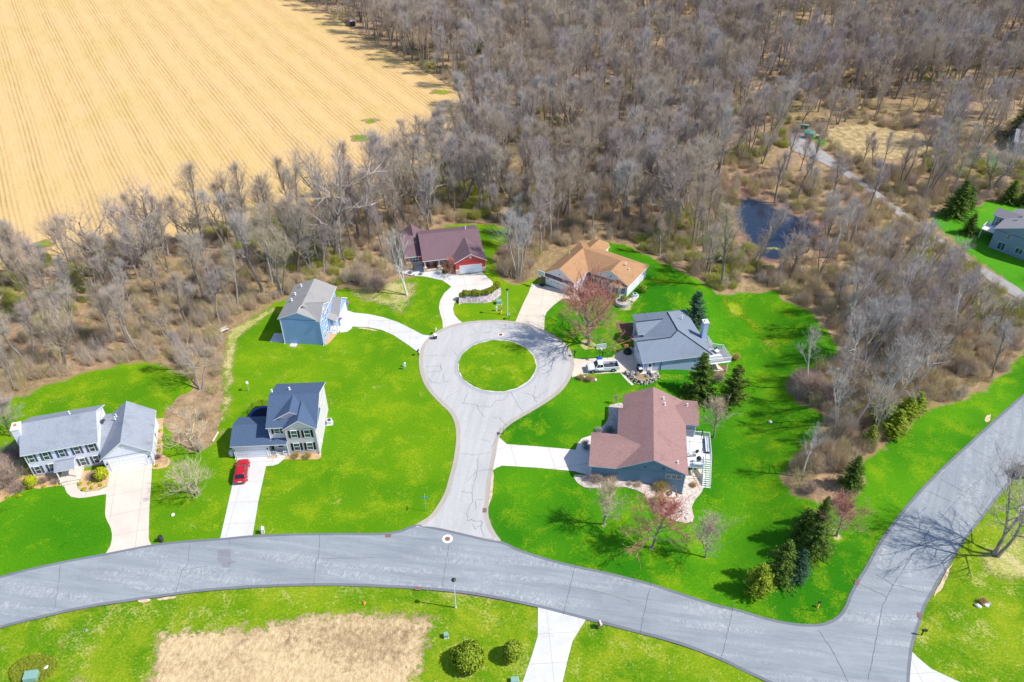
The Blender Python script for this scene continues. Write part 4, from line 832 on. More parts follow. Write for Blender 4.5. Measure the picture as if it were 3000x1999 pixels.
rp(r, (-.35, -.35, 2.89), (3.41, -.35, 5.25), (3.41, 6.8, 5.25), (-.35, 6.8, 2.89)); rp(r, (.05, 6.8, 3.14), (3.41, 6.8, 5.25), (3.41, 9.65, 5.25), (.05, 14.6, 3.14))
rp(r, (3.41, -.35, 5.25), (7.18, -.35, 2.89), (7.18, 5.43, 2.89), (3.41, 9.65, 5.25)); rp(r, (3.41, 9.65, 5.25), (7.18, 5.43, 2.89), (8.19, 5.43, 2.89), (12.6, 9.65, 5.25))
rp(r, (12.6, 4.9, 5.25), (12.6, 9.65, 5.25), (8.19, 5.43, 2.89), (8.19, 4.9, 2.89)); rp(r, (12.6, 4.9, 5.25), (16.95, 4.9, 2.92), (16.95, 14.6, 2.92), (12.6, 9.65, 5.25))
rp(r, (3.41, 9.65, 5.25), (12.6, 9.65, 5.25), (16.95, 14.6, 2.95), (.05, 14.6, 3.1)); r.build('roof', [M['sh_tan'], M['trim']], H)
r = MB(); hb = [(12.1, 5.2), (13.3, 3.9), (15.45, 4.1), (16.6, 5.1)]; pk = (14.4, 6.1, 3.75)
for a, b in zip(hb, hb[1:]): rp(r, (a[0], a[1], 2.58), (b[0], b[1], 2.58), pk, t=.12)
r.build('bay_roof', [M['sh_tan'], M['trim']], H)
r = MB(); rp(r, (-.3, -.55, 2.35), (7.1, -.55, 2.35), (7.1, .0, 2.85), (-.3, .0, 2.85), t=.1); r.build('pent_roof', [M['sh_plum'], M['trim']], H)
r = MB(); rp(r, (8.3, 4.75, 2.4), (13.0, 4.75, 2.4), (13.0, 5.3, 2.85), (8.3, 5.3, 2.85), t=.1); r.build('pent_roof', [M['sh_plum'], M['trim']], H)
r = MB(); rp(r, (1.6, 11.2, 2.95), (3.9, 11.2, 4.35), (3.9, 16.0, 4.35), (1.6, 16.9, 2.95)); rp(r, (3.9, 11.2, 4.35), (6.3, 11.2, 2.95), (6.3, 16.9, 2.95), (3.9, 16.0, 4.35))
rp(r, (1.6, 16.9, 2.95), (3.9, 16.0, 4.35), (2.7, 18.1, 2.95)); rp(r, (3.9, 16.0, 4.35), (5.2, 18.1, 2.95), (2.7, 18.1, 2.95)); rp(r, (3.9, 16.0, 4.35), (6.3, 16.9, 2.95), (5.2, 18.1, 2.95)); r.build('sunroom_roof', [M['sh_tan'], M['trim']], H)
w = MB(); sr = [(1.9, 14), (6.0, 14), (6.0, 16.7), (5.0, 17.8), (2.9, 17.8), (1.9, 16.7)]; w.hexa([(x, y, -.1) for x, y in sr], [(x, y, 2.8) for x, y in sr]); w.build('sunroom_wall', M['wall_cream'], H)
garage_door(H, 'S', 0, 1.2, 5.6, 1.95, 4, 'white', 8); lamp(H, 'S', 0, .6, 1.5); lamp(H, 'S', 0, 6.2, 1.6)
for x, y in ((3.4, 0), (12.6, 5.3)): g = MB(); fbox(g, 'S', y, x - .13, x + .13, 3.55, 3.8, 0, .05); g.build('gable_vent', M['dark'], H)
window(H, 'S', 8.1, 8.0, 1.0, .8, 1.1); door(H, 'S', 8.1, 9.9, .15, .95, 2.0, 'redpaint'); window(H, 'E', 6.83, 3.1, 1.1, .6, .9, 1, 1); window(H, 'E', 16.6, 12.6, 1.5, .8, .9); window(H, 'S', 8.1, 11.2, 1.0, .7, 1.3, 1, 1, 'redpaint', .2)
for a, b in zip(bayo, bayo[1:]):
    d_ = Vector((b[0] - a[0], b[1] - a[1])); L = d_.length; d_.normalize(); n_ = Vector((d_.y, -d_.x)); mid = (Vector(a) + Vector(b)) / 2
    def strip_(w_, z0, z1, o0, o1): 
        p0 = mid - d_ * w_ / 2; p1 = mid + d_ * w_ / 2; A = [p0 + n_ * o1, p1 + n_ * o1, p1 + n_ * o0, p0 + n_ * o0]; return [(p.x, p.y, z0) for p in A], [(p.x, p.y, z1) for p in A]
    wd = min(1.15, L * .62); f = MB(); f.hexa(*strip_(wd + .18, .72, 2.18, 0, .045)); fo = f.build('window', M['trim'], H); f = MB(); f.hexa(*strip_(wd, .8, 1.42, .03, .06)); f.hexa(*strip_(wd, 1.48, 2.1, .03, .06)); f.build('pane', M['glass'], fo)
p = MB(); p.box(8.3, 12.2, 5.6, 8.08, -.05, .15); p.build('porch_floor', M['conc_beige'], H)
for u in (8.55, 10.4): post(H, u, 5.75, .15, 2.5, .08)
railing(H, [(10.5, 5.75), (12.2, 5.75)], .15, .85)
for P in ([(5.4, 14.3), (5.4, 16.5)], ): pass
for pts in (((6.5, 16.6), (10.5, 16.9), (10.5, 14.6)), ((13.2, 16.4), (15.8, 16.6), (15.8, 14.6))):
    d = MB(); xs_ = [p[0] for p in pts]; d.box(min(xs_), max(xs_), 14.25, 16.8, .3, .45); d.build('deck', M['wood'], H); railing(H, list(pts), .45, .9, 'deck_red', .14, 'deck_railing')
pipe(H, 13.9, 9.2, 4.4, .9, .12); pipe(H, 14.9, 8.9, 3.95, .5, .1); pipe(H, .9, 8.2, 3.6)
downspout(H, 16.55, 5.28, .05, 2.8)

# --- light blue house with charcoal roof, pickup in front
H = house('charcoal_roof_house', 'light blue house with charcoal grey roof, blue chimney and a white raised deck', 24.073, 112.308, .184)
w = MB(); w.box(0, 3.35, 0, 6.0, -.1, 2.45); w.box(3.35, 12.77, 0, 13.8, -2.9, 2.45); w.box(2.45, 3.35, 6.0, 13.8, -.3, 2.7); wprof(w, 'u', 0, 5, [(0, 2.3), (6.0, 2.3), (6.0, 2.85), (3.62, 4.2), (0, 2.45)])
wprof(w, 'u', 1.5, 5.5, [(7.4, -.1), (11.0, -.1), (11.0, 3.2), (9.2, 4.3), (7.4, 3.2)]); w.build('wall', M['wall_ltblue'], H)
zn = lambda v: 2.65 + v * .488
r = MB(); rp(r, (-.4, -.4, zn(-.4)), (13.17, -.4, zn(-.4)), (7.9, 4.83, zn(4.83)), (6.21, 3.62, zn(3.62)), (-.4, 3.62, zn(3.62)))
rp(r, (-.4, 3.62, zn(3.62)), (6.21, 3.62, zn(3.62)), (5.0, 6.4, 3.05), (-.4, 6.4, 3.05)); zr6 = zn(4.83)
rp(r, (6.21, 3.62, zn(3.62)), (7.9, 4.83, zr6), (7.9, 10.6, zr6), (2.1, 10.6, zr6 - 5.8 * .35), (2.1, 3.62, zr6 - 5.8 * .35))
rp(r, (7.9, 4.83, zr6), (13.17, -.4, zn(-.4)), (13.17, 14.2, zn(-.4)), (7.9, 10.6, zr6)); rp(r, (7.9, 10.6, zr6), (13.17, 14.2, zn(-.4)), (2.1, 14.2, zn(-.4) + .2), (2.1, 10.6, zr6 - 5.8 * .35))
r.build('roof', [M['sh_char'], M['trim']], H)
r = MB(); rgable(r, 'u', 1.1, 6.9, 7.4, 11.0, 3.4, .66, .3); r.build('entry_gable_roof', [M['sh_char'], M['trim']], H)
r = MB()
for a, b in (((-.4, 3.62, zn(3.62)), (6.21, 3.62, zn(3.62))), ((6.21, 3.62, zn(3.62)), (7.9, 4.83, zr6)), ((7.9, 4.83, zr6), (13.1, -.36, zn(-.36))), ((7.9, 4.83, zr6), (7.9, 10.6, zr6)), ((1.1, 9.2, 4.59), (6.6, 9.2, 4.59))): r.tube([(a[0], a[1], a[2] + .02), (b[0], b[1], b[2] + .02)], .11, 6)
r.build('ridge_cap', plain('ridge_cap_shingle', (.05, .06, .08), .9, .1), H)
c = MB(); c.box(12.85, 13.75, 4.4, 5.5, -2.9, 6.1); ch = c.build('chimney', M['wall_ltblue'], H); c = MB(); c.box(12.78, 13.82, 4.33, 5.57, 6.1, 6.28); c.box(13.1, 13.5, 4.7, 5.2, 6.28, 6.5); c.build('chimney_cap', M['trim'], ch)
garage_door(H, 'W', 0, .95, 5.1, 2.1, 4, 'garage_white'); door(H, 'S', 0, 1.28, .05, .85, 2.0, 'white'); lamp(H, 'S', 0, 2.0, 1.55); lamp(H, 'W', 0, .5, 1.6); lamp(H, 'W', 0, 5.6, 1.6)
window(H, 'W', 1.5, 9.2, 1.0, 1.4, 1.3, 1, 2); window(H, 'W', 2.45, 12.4, 1.0, 1.2, 1.2, 1, 2);
downspout(H, 3.42, -.07, -1.0, 2.4, 'shut_blue'); downspout(H, .06, -.07, .0, 2.4)
dk = [(12.8, 6.8), (15.3, 6.8), (15.3, 4.4), (17.1, 3.6), (17.2, -.1), (12.8, -.1)]
d = MB(); d.hexa([(x, y, -.05) for x, y in dk[::-1]], [(x, y, .12) for x, y in dk[::-1]]); dko = d.build('deck', M['deck_grey'], H)
d = MB()
for (x0, y0), (x1, y1) in zip(dk, dk[1:]): d.tube([(x0, y0, .02), (x1, y1, .02)], .14, 4)
d.build('deck_fascia', M['trim'], dko); railing(dko, dk[1:], .12, .95, 'trim', .14, 'deck_railing'); railing(dko, [dk[0], dk[1]], .12, .95, 'trim', .14, 'deck_railing')
for x, y in ((16.9, .2), (16.8, 3.3), (15.1, 6.5)): b = MB(); b.box(x - .08, x + .08, y - .08, y + .08, -3.0, -.05); b.build('deck_post', M['trim'], dko)
pipe(H, 10.5, 9.4, 4.2, .45, .1); pipe(H, 4.4, 13.2, 3.0, .6, .07, 'roof_vent', 'dark')
H6M = Matrix.Translation(H.location) @ Matrix.Rotation(.184, 4, 'Z')

# --- slate blue house with red-brown roof
H = house('brown_roof_house', 'slate blue house with large red-brown roof and a white back deck with stairs', 12.386, 86.364, -.134)
w = MB(); w.box(0, 4.3, 0, 6.87, -.1, 3.0); w.box(4.22, 14.67, .0, 13.4, -3.2, 3.0); w.box(4.95, 14.67, 13.4, 16.4, -.5, 3.0); wgable(w, 'v', .0, 16.4, 4.6, 14.29, 2.9, 3.36, .475)
wprof(w, 'u', 0, 6, [(0, 2.8), (6.87, 2.8), (6.87, 3.0), (3.43, 4.62), (0, 3.0)]); w.box(14.67, 16.8, 11.45, 16.6, -3.2, 2.8); wprof(w, 'u', 14, 16.8, [(11.45, 2.6), (16.6, 2.6), (16.6, 2.86), (14.1, 3.62), (11.45, 2.86)]); w.build('wall', M['wall_slate'], H)
zl = lambda u: 3.19 + (u - 4.22) * .475; zz = lambda u: 5.67 - (u - 9.45) * .475
r = MB(); rp(r, (3.87, -.35, zl(3.87)), (9.45, -.35, zl(9.45)), (9.45, 16.77, zl(9.45)), (4.6, 16.77, zl(4.6)), (4.6, 13.4, zl(4.6)), (3.87, 13.4, zl(3.87)))
rp(r, (9.45, -.35, 5.67), (15.02, -.35, zz(15.02)), (15.02, 16.77, zz(15.02)), (9.45, 16.77, 5.67)); r.build('roof', [M['sh_brick'], M['trim_blue']], H)
zv = lambda v: 3.19 + v * .475
r = MB(); rp(r, (-.35, -.35, zv(-.35)), (3.87, -.35, zv(-.35)), (7.65, 3.43, zv(3.43)), (-.35, 3.43, zv(3.43))); rp(r, (-.35, 3.43, zv(3.43)), (7.65, 3.43, zv(3.43)), (3.87, 7.22, zv(-.35)), (-.35, 7.22, zv(-.35))); r.build('garage_roof', [M['sh_brick'], M['trim']], H)
r = MB(); rp(r, (14.2, 11.06, 3.04), (17.2, 11.06, 3.04), (17.2, 14.2, 3.9), (12.4, 14.2, 3.9)); rp(r, (12.4, 14.2, 3.9), (17.2, 14.2, 3.9), (17.2, 17.0, 3.1), (14.0, 17.0, 3.1)); r.build('wing_roof', [M['sh_brick'], M['trim_blue']], H)
garage_door(H, 'W', 0, 1.0, 5.9, 2.15, 4)
window(H, 'S', 0, 12.9, 1.72, 2.4, .85, 0, 3, None, .3, 'trim_blue'); window(H, 'E', 14.67, 2.5, .6, 1.2, 1.4, 1, 2); window(H, 'E', 14.67, 8, -.2, 1.8, 2.0, 0, 2, name='sliding_door')
g = MB(); fbox(g, 'S', 0, 11.0, 11.35, 3.55, 3.8, 0, .1); g.build('gable_vent', M['shut_blue'], H); g = MB(); fbox(g, 'S', 0, 8.2, 8.5, 3.6, 3.75, 0, .08); g.build('gable_vent', M['shut_blue'], H)
w = MB(); fbox(w, 'S', 11.45, 14.8, 16.7, .1, 2.7, 0, .05)
w.build('screen_wall', plain('screen_mesh', (.34, .34, .37), .8, .1), H); w = MB()
for x in (14.75, 16.72): fbox(w, 'S', 11.45, x - .06, x + .06, -.1, 2.8, .05, .09)
fbox(w, 'S', 11.45, 14.7, 16.78, 2.68, 2.8, .05, .085); fbox(w, 'S', 11.45, 14.75, 16.72, 1.35, 1.4, .05, .08); w.build('screen_frame', M['trim'], H)
downspout(H, .06, -.07, .0, 2.9, 'trim_blue'); downspout(H, 14.61, -.07, -2.0, 2.95, 'trim'); pipe(H, 13.3, 1.2, zz(13.3) + .1, .4, .1)
for u, v in ((11.2, 14.6), (11.4, 13.4)): pipe(H, u, v, zz(u) + .1, .45, .1)
pipe(H, 15.3, 14.9, 3.7, .45, .1)
dk = [(14.68, 4.45), (18.05, 4.45), (18.05, 7.4), (19.3, 7.4), (19.3, 11.9), (16.82, 11.9), (16.82, 11.44), (14.68, 11.44)]
d = MB(); d.hexa([(x, y, -.2) for x, y in dk], [(x, y, .0) for x, y in dk]); d.box(18.05, 19.3, 6.5, 7.4, -.2, -.001); dko = d.build('deck', M['deck_white'], H)
railing(dko, [(14.75, 4.5), (16.4, 4.5), (18.0, 4.5), (18.0, 6.4)], 0, .95, 'trim', .14, 'deck_railing'); railing(dko, [(19.25, 6.5), (19.25, 9.2), (19.25, 11.85), (16.9, 11.85)], 0, .95, 'trim', .14, 'deck_railing')
s_ = MB(); n = 13
for k in range(n): s_.box(18.12, 19.24, 6.5 - .29 * (k + 1), 6.5 - .29 * k - .03, -.2 * (k + 1) - .04, -.2 * (k + 1))
for x in (18.08, 19.27): s_.tube([(x, 6.5, -.15), (x, 6.5 - .29 * n, -.2 * n - .1)], .09, 4)
st = s_.build('stairs', M['deck_white'], dko); s_ = MB()
for x in (18.08, 19.27):
    s_.tube([(x, 6.5, .85), (x, 6.5 - .29 * n, -.2 * n + .75)], .05, 4)
    for k in range(n): s_.box(x - .02, x + .02, 6.5 - .29 * (k + .5) - .02, 6.5 - .29 * (k + .5) + .02, -.2 * (k + 1), -.2 * k + .75)
s_.build('stair_railing', M['trim'], dko)
for x, y in ((16.4, 4.6), (17.95, 4.6), (19.15, 9), (19.15, 11.7)): b = MB(); b.box(x - .08, x + .08, y - .08, y + .08, -3.4, -.2); b.build('deck_post', M['trim'], dko)
H7M = Matrix.Translation(H.location) @ Matrix.Rotation(-.134, 4, 'Z')

# --- house at the right edge, and the far one behind it
H = house('tall_gable_house', 'blue-grey house with mauve roof and small deck at the right edge, cut by the frame', 108.633, 156.412, -.809)
w = MB(); w.box(0, 14, 0, 12.3, -.3, 4.8); wgable(w, 'v', 0, 12.3, 0, 14, 4.6, 5.02, .435); w.box(-2.45, 0, 6.1, 8.9, -.3, 4.7); wprof(w, 'u', -2.45, 1, [(6.1, 4.5), (8.9, 4.5), (8.9, 4.85), (7.5, 5.9), (6.1, 4.85)]); w.build('wall', M['wall_steel'], H)
r = MB(); rgable(r, 'v', -.35, 12.65, 0, 14, 5.02, .435); r.build('roof', [M['sh_far'], M['trim_blue']], H); r = MB(); rgable(r, 'u', -2.85, 3, 6.1, 8.9, 5.15, .8, .25); r.build('wing_roof', [M['sh_far'], M['trim_blue']], H)
window(H, 'S', 0, 3.08, 3.45, .65, 1.1, 1, 1, None, .3, 'trim_blue'); window(H, 'S', 0, 2.42, .45, 1.5, 1.75, 0, 2, None, .3, 'trim_blue', 'sliding_door'); window(H, 'S', 0, 6.1, 1.0, 1.4, 1.3, 0, 2, None, .3, 'trim_blue'); window(H, 'S', 6.1, -1.3, 2.7, 1.1, 1.7, 0, 2, None, .3, 'trim', 'sliding_door')
d = MB(); d.box(-3.3, 0, 2.6, 6.05, 2.25, 2.4); dko = d.build('deck', M['deck_white'], H); railing(dko, [(-.05, 2.65), (-3.25, 2.65), (-3.25, 6.0), (-2.5, 6.0)], 2.4, .9, 'trim', .16, 'deck_railing')
for x, y in ((-3.2, 2.7), (-3.2, 5.9)): b = MB(); b.box(x - .08, x + .08, y - .08, y + .08, -.2, 2.25); b.build('deck_post', M['trim'], dko)
for u, v in ((1.6, 4.5), (1.9, 6.6), (3.2, 9.0)):
    b = MB(); z = 5.02 + u * .435; rp(b, (u, v, z + .06), (u + .8, v, z + .06 + .8 * .435), (u + .8, v + .5, z + .06 + .8 * .435), (u, v + .5, z + .06), t=.1); b.build('skylight', [M['glass'], M['dark']], H)
g = G(3010, 452); H = house('far_house', 'grey-roofed house half hidden by bare trees at the far right edge', g.x, g.y, -.45)
w = MB(); w.box(-4, 9, 0, 8, -.2, 2.9); wgable(w, 'u', -4, 9, 0, 8, 2.7, 3.1, .5); w.build('wall', M['wall_steel'], H); r = MB(); rgable(r, 'u', -4.4, 9.4, 0, 8, 3.1, .5); r.build('roof', [M['sh_far'], M['trim_blue']], H); window(H, 'S', 0, -2, 1, 1, 1.2); window(H, 'S', 0, 1, 1, 1, 1.2)

# ------------------------------------------------------------------ trees and shrubs (every twig and needle clump is real geometry)
def tree_meshes(seed, h, spread, base=.35, limbs=14, subs=5, ters=4, twigs=6, twig_len=.9, tw=.035, up=.55, crooked=.06, stems=1, r0=None, lean=0, rise=.42):
    rr = random.Random(seed); tr = MB(); crn = MB(); r0 = r0 or h * .013 + .04
    TV = []; TF = []
    def twig(p, d, L):
        a = d.cross(Vector((rr.gauss(0, 1), rr.gauss(0, 1), rr.gauss(0, 1))))
        if a.length < 1e-4: return
        a = a.normalized() * tw * .5; i = len(TV); q = p + d * L
        TV.extend([tuple(p - a), tuple(p + a), tuple(q)]); TF.append((i, i + 1, i + 2))
    def path(p, d, L, n, wob, upb):
        pts = [p.copy()]; d = d.copy()
        for _ in range(n):
            d = (d + Vector((rr.gauss(0, wob), rr.gauss(0, wob), rr.gauss(0, wob) + upb))).normalized(); pts.append(pts[-1] + d * (L / n))
        return pts
    for s in range(stems):
        az0 = rr.uniform(0, 6.28); d0 = Vector((math.cos(az0), math.sin(az0), 0)) * (lean + (.22 if stems > 1 else .03)) + Vector((0, 0, 1))
        H_ = h * rr.uniform(.85, 1) / (1 if stems == 1 else 1.05)
        pts = path(Vector((math.cos(az0) * .25, math.sin(az0) * .25, 0)) if stems > 1 else Vector((0, 0, 0)), d0.normalized(), H_ * .92, 9, crooked, .04)
        R = [r0 / (stems ** .5) * (1.25 if k == 0 else (1 - k / 10.0) ** .8) for k in range(10)]
        tr.tube(pts, R, 6)
        for i in range(limbs):
            t = base + (.97 - base) * ((i + rr.random() * .8) / limbs); f = t * 9; k = min(8, int(f)); p = pts[k].lerp(pts[k + 1], f - k)
            az = i * 2.4 + rr.uniform(-.5, .5); u = (t - base) / (1 - base)
            prof = (math.sin(min(1, .33 + u * .70) * math.pi) ** .7) * .9 + .16
            L = spread * prof * rr.uniform(.75, 1.15); el = min(1.35, up + u * .5) + rr.uniform(-.15, .2)
            d = Vector((math.cos(az) * math.cos(el), math.sin(az) * math.cos(el), math.sin(el)))
            lp = path(p, d, L, 5, .13 + crooked, .06); lr = R[k] * .58
            (tr if lr > .05 else crn).tube(lp, [max(.018, lr * (1 - j / 5.6)) for j in range(6)], 4, cap=False)
            for j in range(subs):
                g = rr.uniform(.25, 1) * 5; kk = min(4, int(g)); q = lp[kk].lerp(lp[kk + 1], g - kk); dd = (lp[kk + 1] - lp[kk]).normalized()
                d2 = (dd + Vector((rr.gauss(0, .5), rr.gauss(0, .5), rr.gauss(rise, .4)))).normalized(); L2 = L * rr.uniform(.35, .7)
                sp = path(q, d2, L2, 3, .16, .05); crn.tube(sp, [max(.013, lr * .45), max(.012, lr * .36), .014, .01], 3, cap=False)
                for a in range(ters):
                    g2 = rr.uniform(.2, 1) * 3; k3 = min(2, int(g2)); q2 = sp[k3].lerp(sp[k3 + 1], g2 - k3)
                    d3 = (d2 + Vector((rr.gauss(0, .55), rr.gauss(0, .55), rr.gauss(rise, .4)))).normalized(); L3 = L2 * rr.uniform(.4, .75)
                    twig(q2, d3, L3)
                    for b in range(twigs):
                        d4 = (d3 + Vector((rr.gauss(0, .6), rr.gauss(0, .6), rr.gauss(rise, .42)))).normalized(); twig(q2 + d3 * (L3 * rr.uniform(.15, 1)), d4, twig_len * rr.uniform(.45, 1.1))
    i = len(crn.v); crn.v += TV; crn.f += [(a + i, b + i, c + i) for a, b, c in TF]; crn.m += [0] * len(TF)
    return tr, crn
TREE = {}
def kind(key, tm, cm_, **kw):
    a, b = tree_meshes(**kw); j = MB(); j.v = a.v + b.v; n = len(a.v); j.f = a.f + [tuple(x + n for x in f) for f in b.f]; j.m = [0] * len(a.f) + [1] * len(b.f)
    TREE[key] = (a.mesh('trunk', M[tm]), b.mesh('crown', M[cm_]), j, (M[tm], M[cm_]), kw['h'])
for i in range(5): kind('forest%d' % i, 'bark', 'twig', seed=20 + i, h=16 + i % 3, spread=3.6 + .5 * (i % 2), base=.32 + .07 * (i % 3), limbs=18, subs=6, ters=5, twigs=8, up=1.06, twig_len=1.45, tw=.0155, r0=.27)
kind('spread0', 'bark', 'twig', seed=41, h=14, spread=6.0, base=.30, limbs=14, subs=6, ters=4, twigs=6, up=.45, crooked=.13, twig_len=1.35, tw=.017, r0=.38)
kind('spread1', 'bark', 'twig', seed=42, h=15, spread=5.4, base=.38, limbs=12, subs=6, ters=4, twigs=6, up=.6, crooked=.11, twig_len=1.35, tw=.017, stems=2, r0=.4)
kind('multi0', 'bark', 'twig', seed=43, h=15, spread=3.4, base=.45, limbs=10, subs=5, ters=4, twigs=7, up=.9, stems=3, twig_len=1.35, tw=.017, r0=.36)
kind('birch0', 'bark_pale', 'twig_pale', seed=51, h=14, spread=3.2, base=.4, limbs=14, subs=5, ters=4, twigs=6, up=.75, twig_len=.9, tw=.020)
kind('birch1', 'bark_pale', 'twig_pale', seed=52, h=14, spread=3.2, base=.35, limbs=10, subs=5, ters=5, twigs=6, up=.8, stems=2, twig_len=.9, tw=.020)
kind('lawn0', 'bark', 'twig_tan', seed=61, h=7, spread=2.6, base=.22, limbs=18, subs=6, ters=5, twigs=7, rise=.25, up=.8, twig_len=.6, tw=.019, r0=.13)
kind('lawn1', 'bark', 'twig', seed=62, h=7, spread=2.7, base=.22, limbs=18, subs=6, ters=5, twigs=7, rise=.25, up=.75, twig_len=.6, tw=.019, r0=.13)
kind('maple0', 'bark', 'twig_red', seed=63, h=9, spread=5.4, base=.10, limbs=30, subs=8, ters=6, twigs=9, up=.55, rise=.16, twig_len=.65, tw=.024, r0=.22)
kind('maple1', 'bark', 'twig_red', seed=64, h=7, spread=3.1, base=.18, limbs=24, subs=6, ters=5, twigs=9, up=.55, rise=.16, twig_len=.6, tw=.022, r0=.14)
kind('old0', 'bark', 'twig_tan', seed=65, h=8, spread=3.0, base=.25, limbs=11, subs=5, ters=4, twigs=5, up=.45, crooked=.15, stems=2, twig_len=.6, tw=.019, r0=.17)
kind('road0', 'bark', 'twig_pale', seed=66, h=13, spread=5.0, base=.28, limbs=13, subs=5, ters=5, twigs=5, up=.55, crooked=.1, stems=3, twig_len=.8, tw=.022, r0=.30, lean=-.02)
NT = {'n': 0}
def plant(key, p, h, label, group=None, rz=None, cat='tree', name='bare_tree', lean=(0, 0)):
    tm, cm_, _, _, h0 = TREE[key]; o = thing(name, label, cat, (p.x, p.y, T(p.x, p.y) - .05), rng.uniform(0, 6.28) if rz is None else rz, group)
    s = h / h0; o.scale = (s, s, s); o.rotation_euler.x = lean[0]; o.rotation_euler.y = lean[1]
    link('trunk', tm, o); link('crown', cm_, o); NT['n'] += 1; return o
def plant_px(key, f, base, top, label, **kw):
    b = f(*base); b.z = T(b.x, b.y); tp = f(top[0], top[1], 0) ; 
    return plant(key, b, height_to(b, PX(tp)[1]), label, **kw)
# single trees on the lawns
plant_px('maple0', r6, (880, 1410), (950, 775), 'large red-budding tree whose shadow falls on the cul-de-sac', name='maple_tree')
plant_px('maple1', r3, (1595, 1442), (1565, 1065), 'small red-budding tree below the pebble bed of the brown-roofed house', name='maple_tree')
plant_px('lawn0', r3, (1195, 1245), (1190, 900), 'round bare tan tree in front of the brown-roofed house', group=None)
plant_px('lawn1', r3, (2045, 1525), (2062, 1190), 'small upright bare tree on the lawn, right of the red-budding tree')
plant_px('lawn0', r3, (2112, 520), (2160, 215), 'small tan bare tree beside the white back deck')
plant_px('lawn0', r3, (1298, 238), (1300, 165), 'tiny bare tree on the pebble bed left of the brown roof')
plant_px('maple1', q5, (885, 728), (930, 512), 'low reddish bare tree beside the evergreen row', name='maple_tree')
plant_px('road0', q5, (1800, 836), (1930, 335), 'big dark-trunked bare tree casting its shadow over the side road', rz=.6)
plant_px('birch1', r5, (378, 1045), (290, 245), 'tall pale bare tree on the leaf bed left of the red house', name='birch_tree')
plant_px('birch0', r5, (558, 272), (560, -40), 'white-trunked bare tree directly behind the red house', name='birch_tree')
plant_px('maple1', r5, (865, 820), (850, 640), 'small bare reddish tree by the red house garage')
plant_px('old0', r1, (1495, 935), (1380, 690), 'leaning pale bare tree right of the cream driveway')
plant_px('old0', r1, (1525, 905), (1520, 640), 'second pale bare tree right of the cream driveway, with the thinner trunk')
plant_px('old0', r1, (1520, 600), (1330, 280), 'pale twisted bare tree between the white garage wing and the brush strip')
plant_px('spread1', r1, (1540, 112), (1380, -230), 'tall bare tree at the top of the brush strip, shadow on the back lawn', lean=(0, -.12))
plant_px('lawn1', r1, (85, 470), (20, 190), 'bare tree behind the white chimney at the left edge', lean=(0, -.2))
plant_px('lawn1', q4, (620, 590), (690, 370), 'low round bare tree at the near edge of the pond')
plant_px('spread0', q4, (148, 605), (240, 400), 'crooked bare tree at the lawn edge above the charcoal roof')
plant_px('spread0', q2, (1160, 750), (1120, 420), 'wide spreading bare tree at the corner of the stubble field')
wh = 'pale bare aspens in the thicket by the side road'
for i, (k, b, t) in enumerate([('birch0', (1170, 850), (1215, 400)), ('birch0', (1065, 625), (1085, 270)), ('birch1', (1085, 1372), (1105, 930)), ('birch0', (1150, 1370), (1200, 960)), ('birch1', (1410, 1170), (1510, 880)), ('birch0', (1310, 640), (1330, 300)), ('birch1', (1440, 700), (1480, 420)), ('birch0', (1240, 1250), (1290, 980))]):
    plant_px(k, q4, b, t, 'pale-barked bare tree in the thicket between the pond and the side road', group=wh, name='aspen_tree')
tg = 'grey bare trees in the thicket by the side road'
for i, (k, b, t) in enumerate([('multi0', (1040, 1120), (1040, 690)), ('forest1', (1010, 960), (1010, 640)), ('multi0', (1310, 870), (1360, 560)), ('spread1', (1400, 860), (1440, 600)), ('multi0', (1250, 1010), (1290, 700)), ('forest3', (1480, 880), (1530, 640)), ('multi0', (1560, 800), (1640, 560)), ('spread1', (1650, 830), (1740, 600)), ('multi0', (1340, 1080), (1400, 800)), ('forest0', (1180, 1140), (1200, 820)), ('spread1', (1720, 930), (1820, 700)), ('multi0', (1500, 1040), (1580, 800)), ('forest2', (1120, 640), (1150, 330)), ('forest4', (1230, 560), (1280, 330)), ('multi0', (1530, 640), (1580, 440)), ('spread1', (1840, 860), (1900, 680)), ('forest2', (1600, 980), (1680, 780)), ('multi0', (960, 1060), (970, 760)), ('forest1', (1130, 900), (1150, 600)), ('spread1', (1300, 760), (1340, 480)), ('multi0', (1420, 560), (1450, 360))]):
    plant_px(k, q4, b, t, 'grey bare tree in the thicket between the pond and the side road', group=tg)
fg = 'bare trees along the edge of the stubble field'
for i, (k, b, t) in enumerate([('spread0', (690, 690), (480, 190)), ('spread1', (430, 560), (340, 300)), ('spread0', (1010, 580), (830, 90)), ('spread0', (1060, 530), (1000, 150)), ('spread1', (1330, 520), (1240, 100)), ('forest0', (170, 690), (150, 310)), ('spread0', (15, 700), (30, 440)), ('multi0', (1590, 480), (1560, 100)), ('forest2', (1800, 420), (1740, 60)), ('forest4', (1480, 400), (1420, 90)), ('spread0', (2210, 560), (2100, -160)), ('multi0', (1960, 600), (1880, 120)), ('forest1', (920, 640), (830, 300)), ('spread1', (280, 640), (240, 380)), ('forest3', (2020, 600), (1960, 200))]):
    plant_px(k, q1, b, t, 'bare tree on the near edge of the stubble field, behind the left-hand houses', group=fg, lean=(0, -.08))

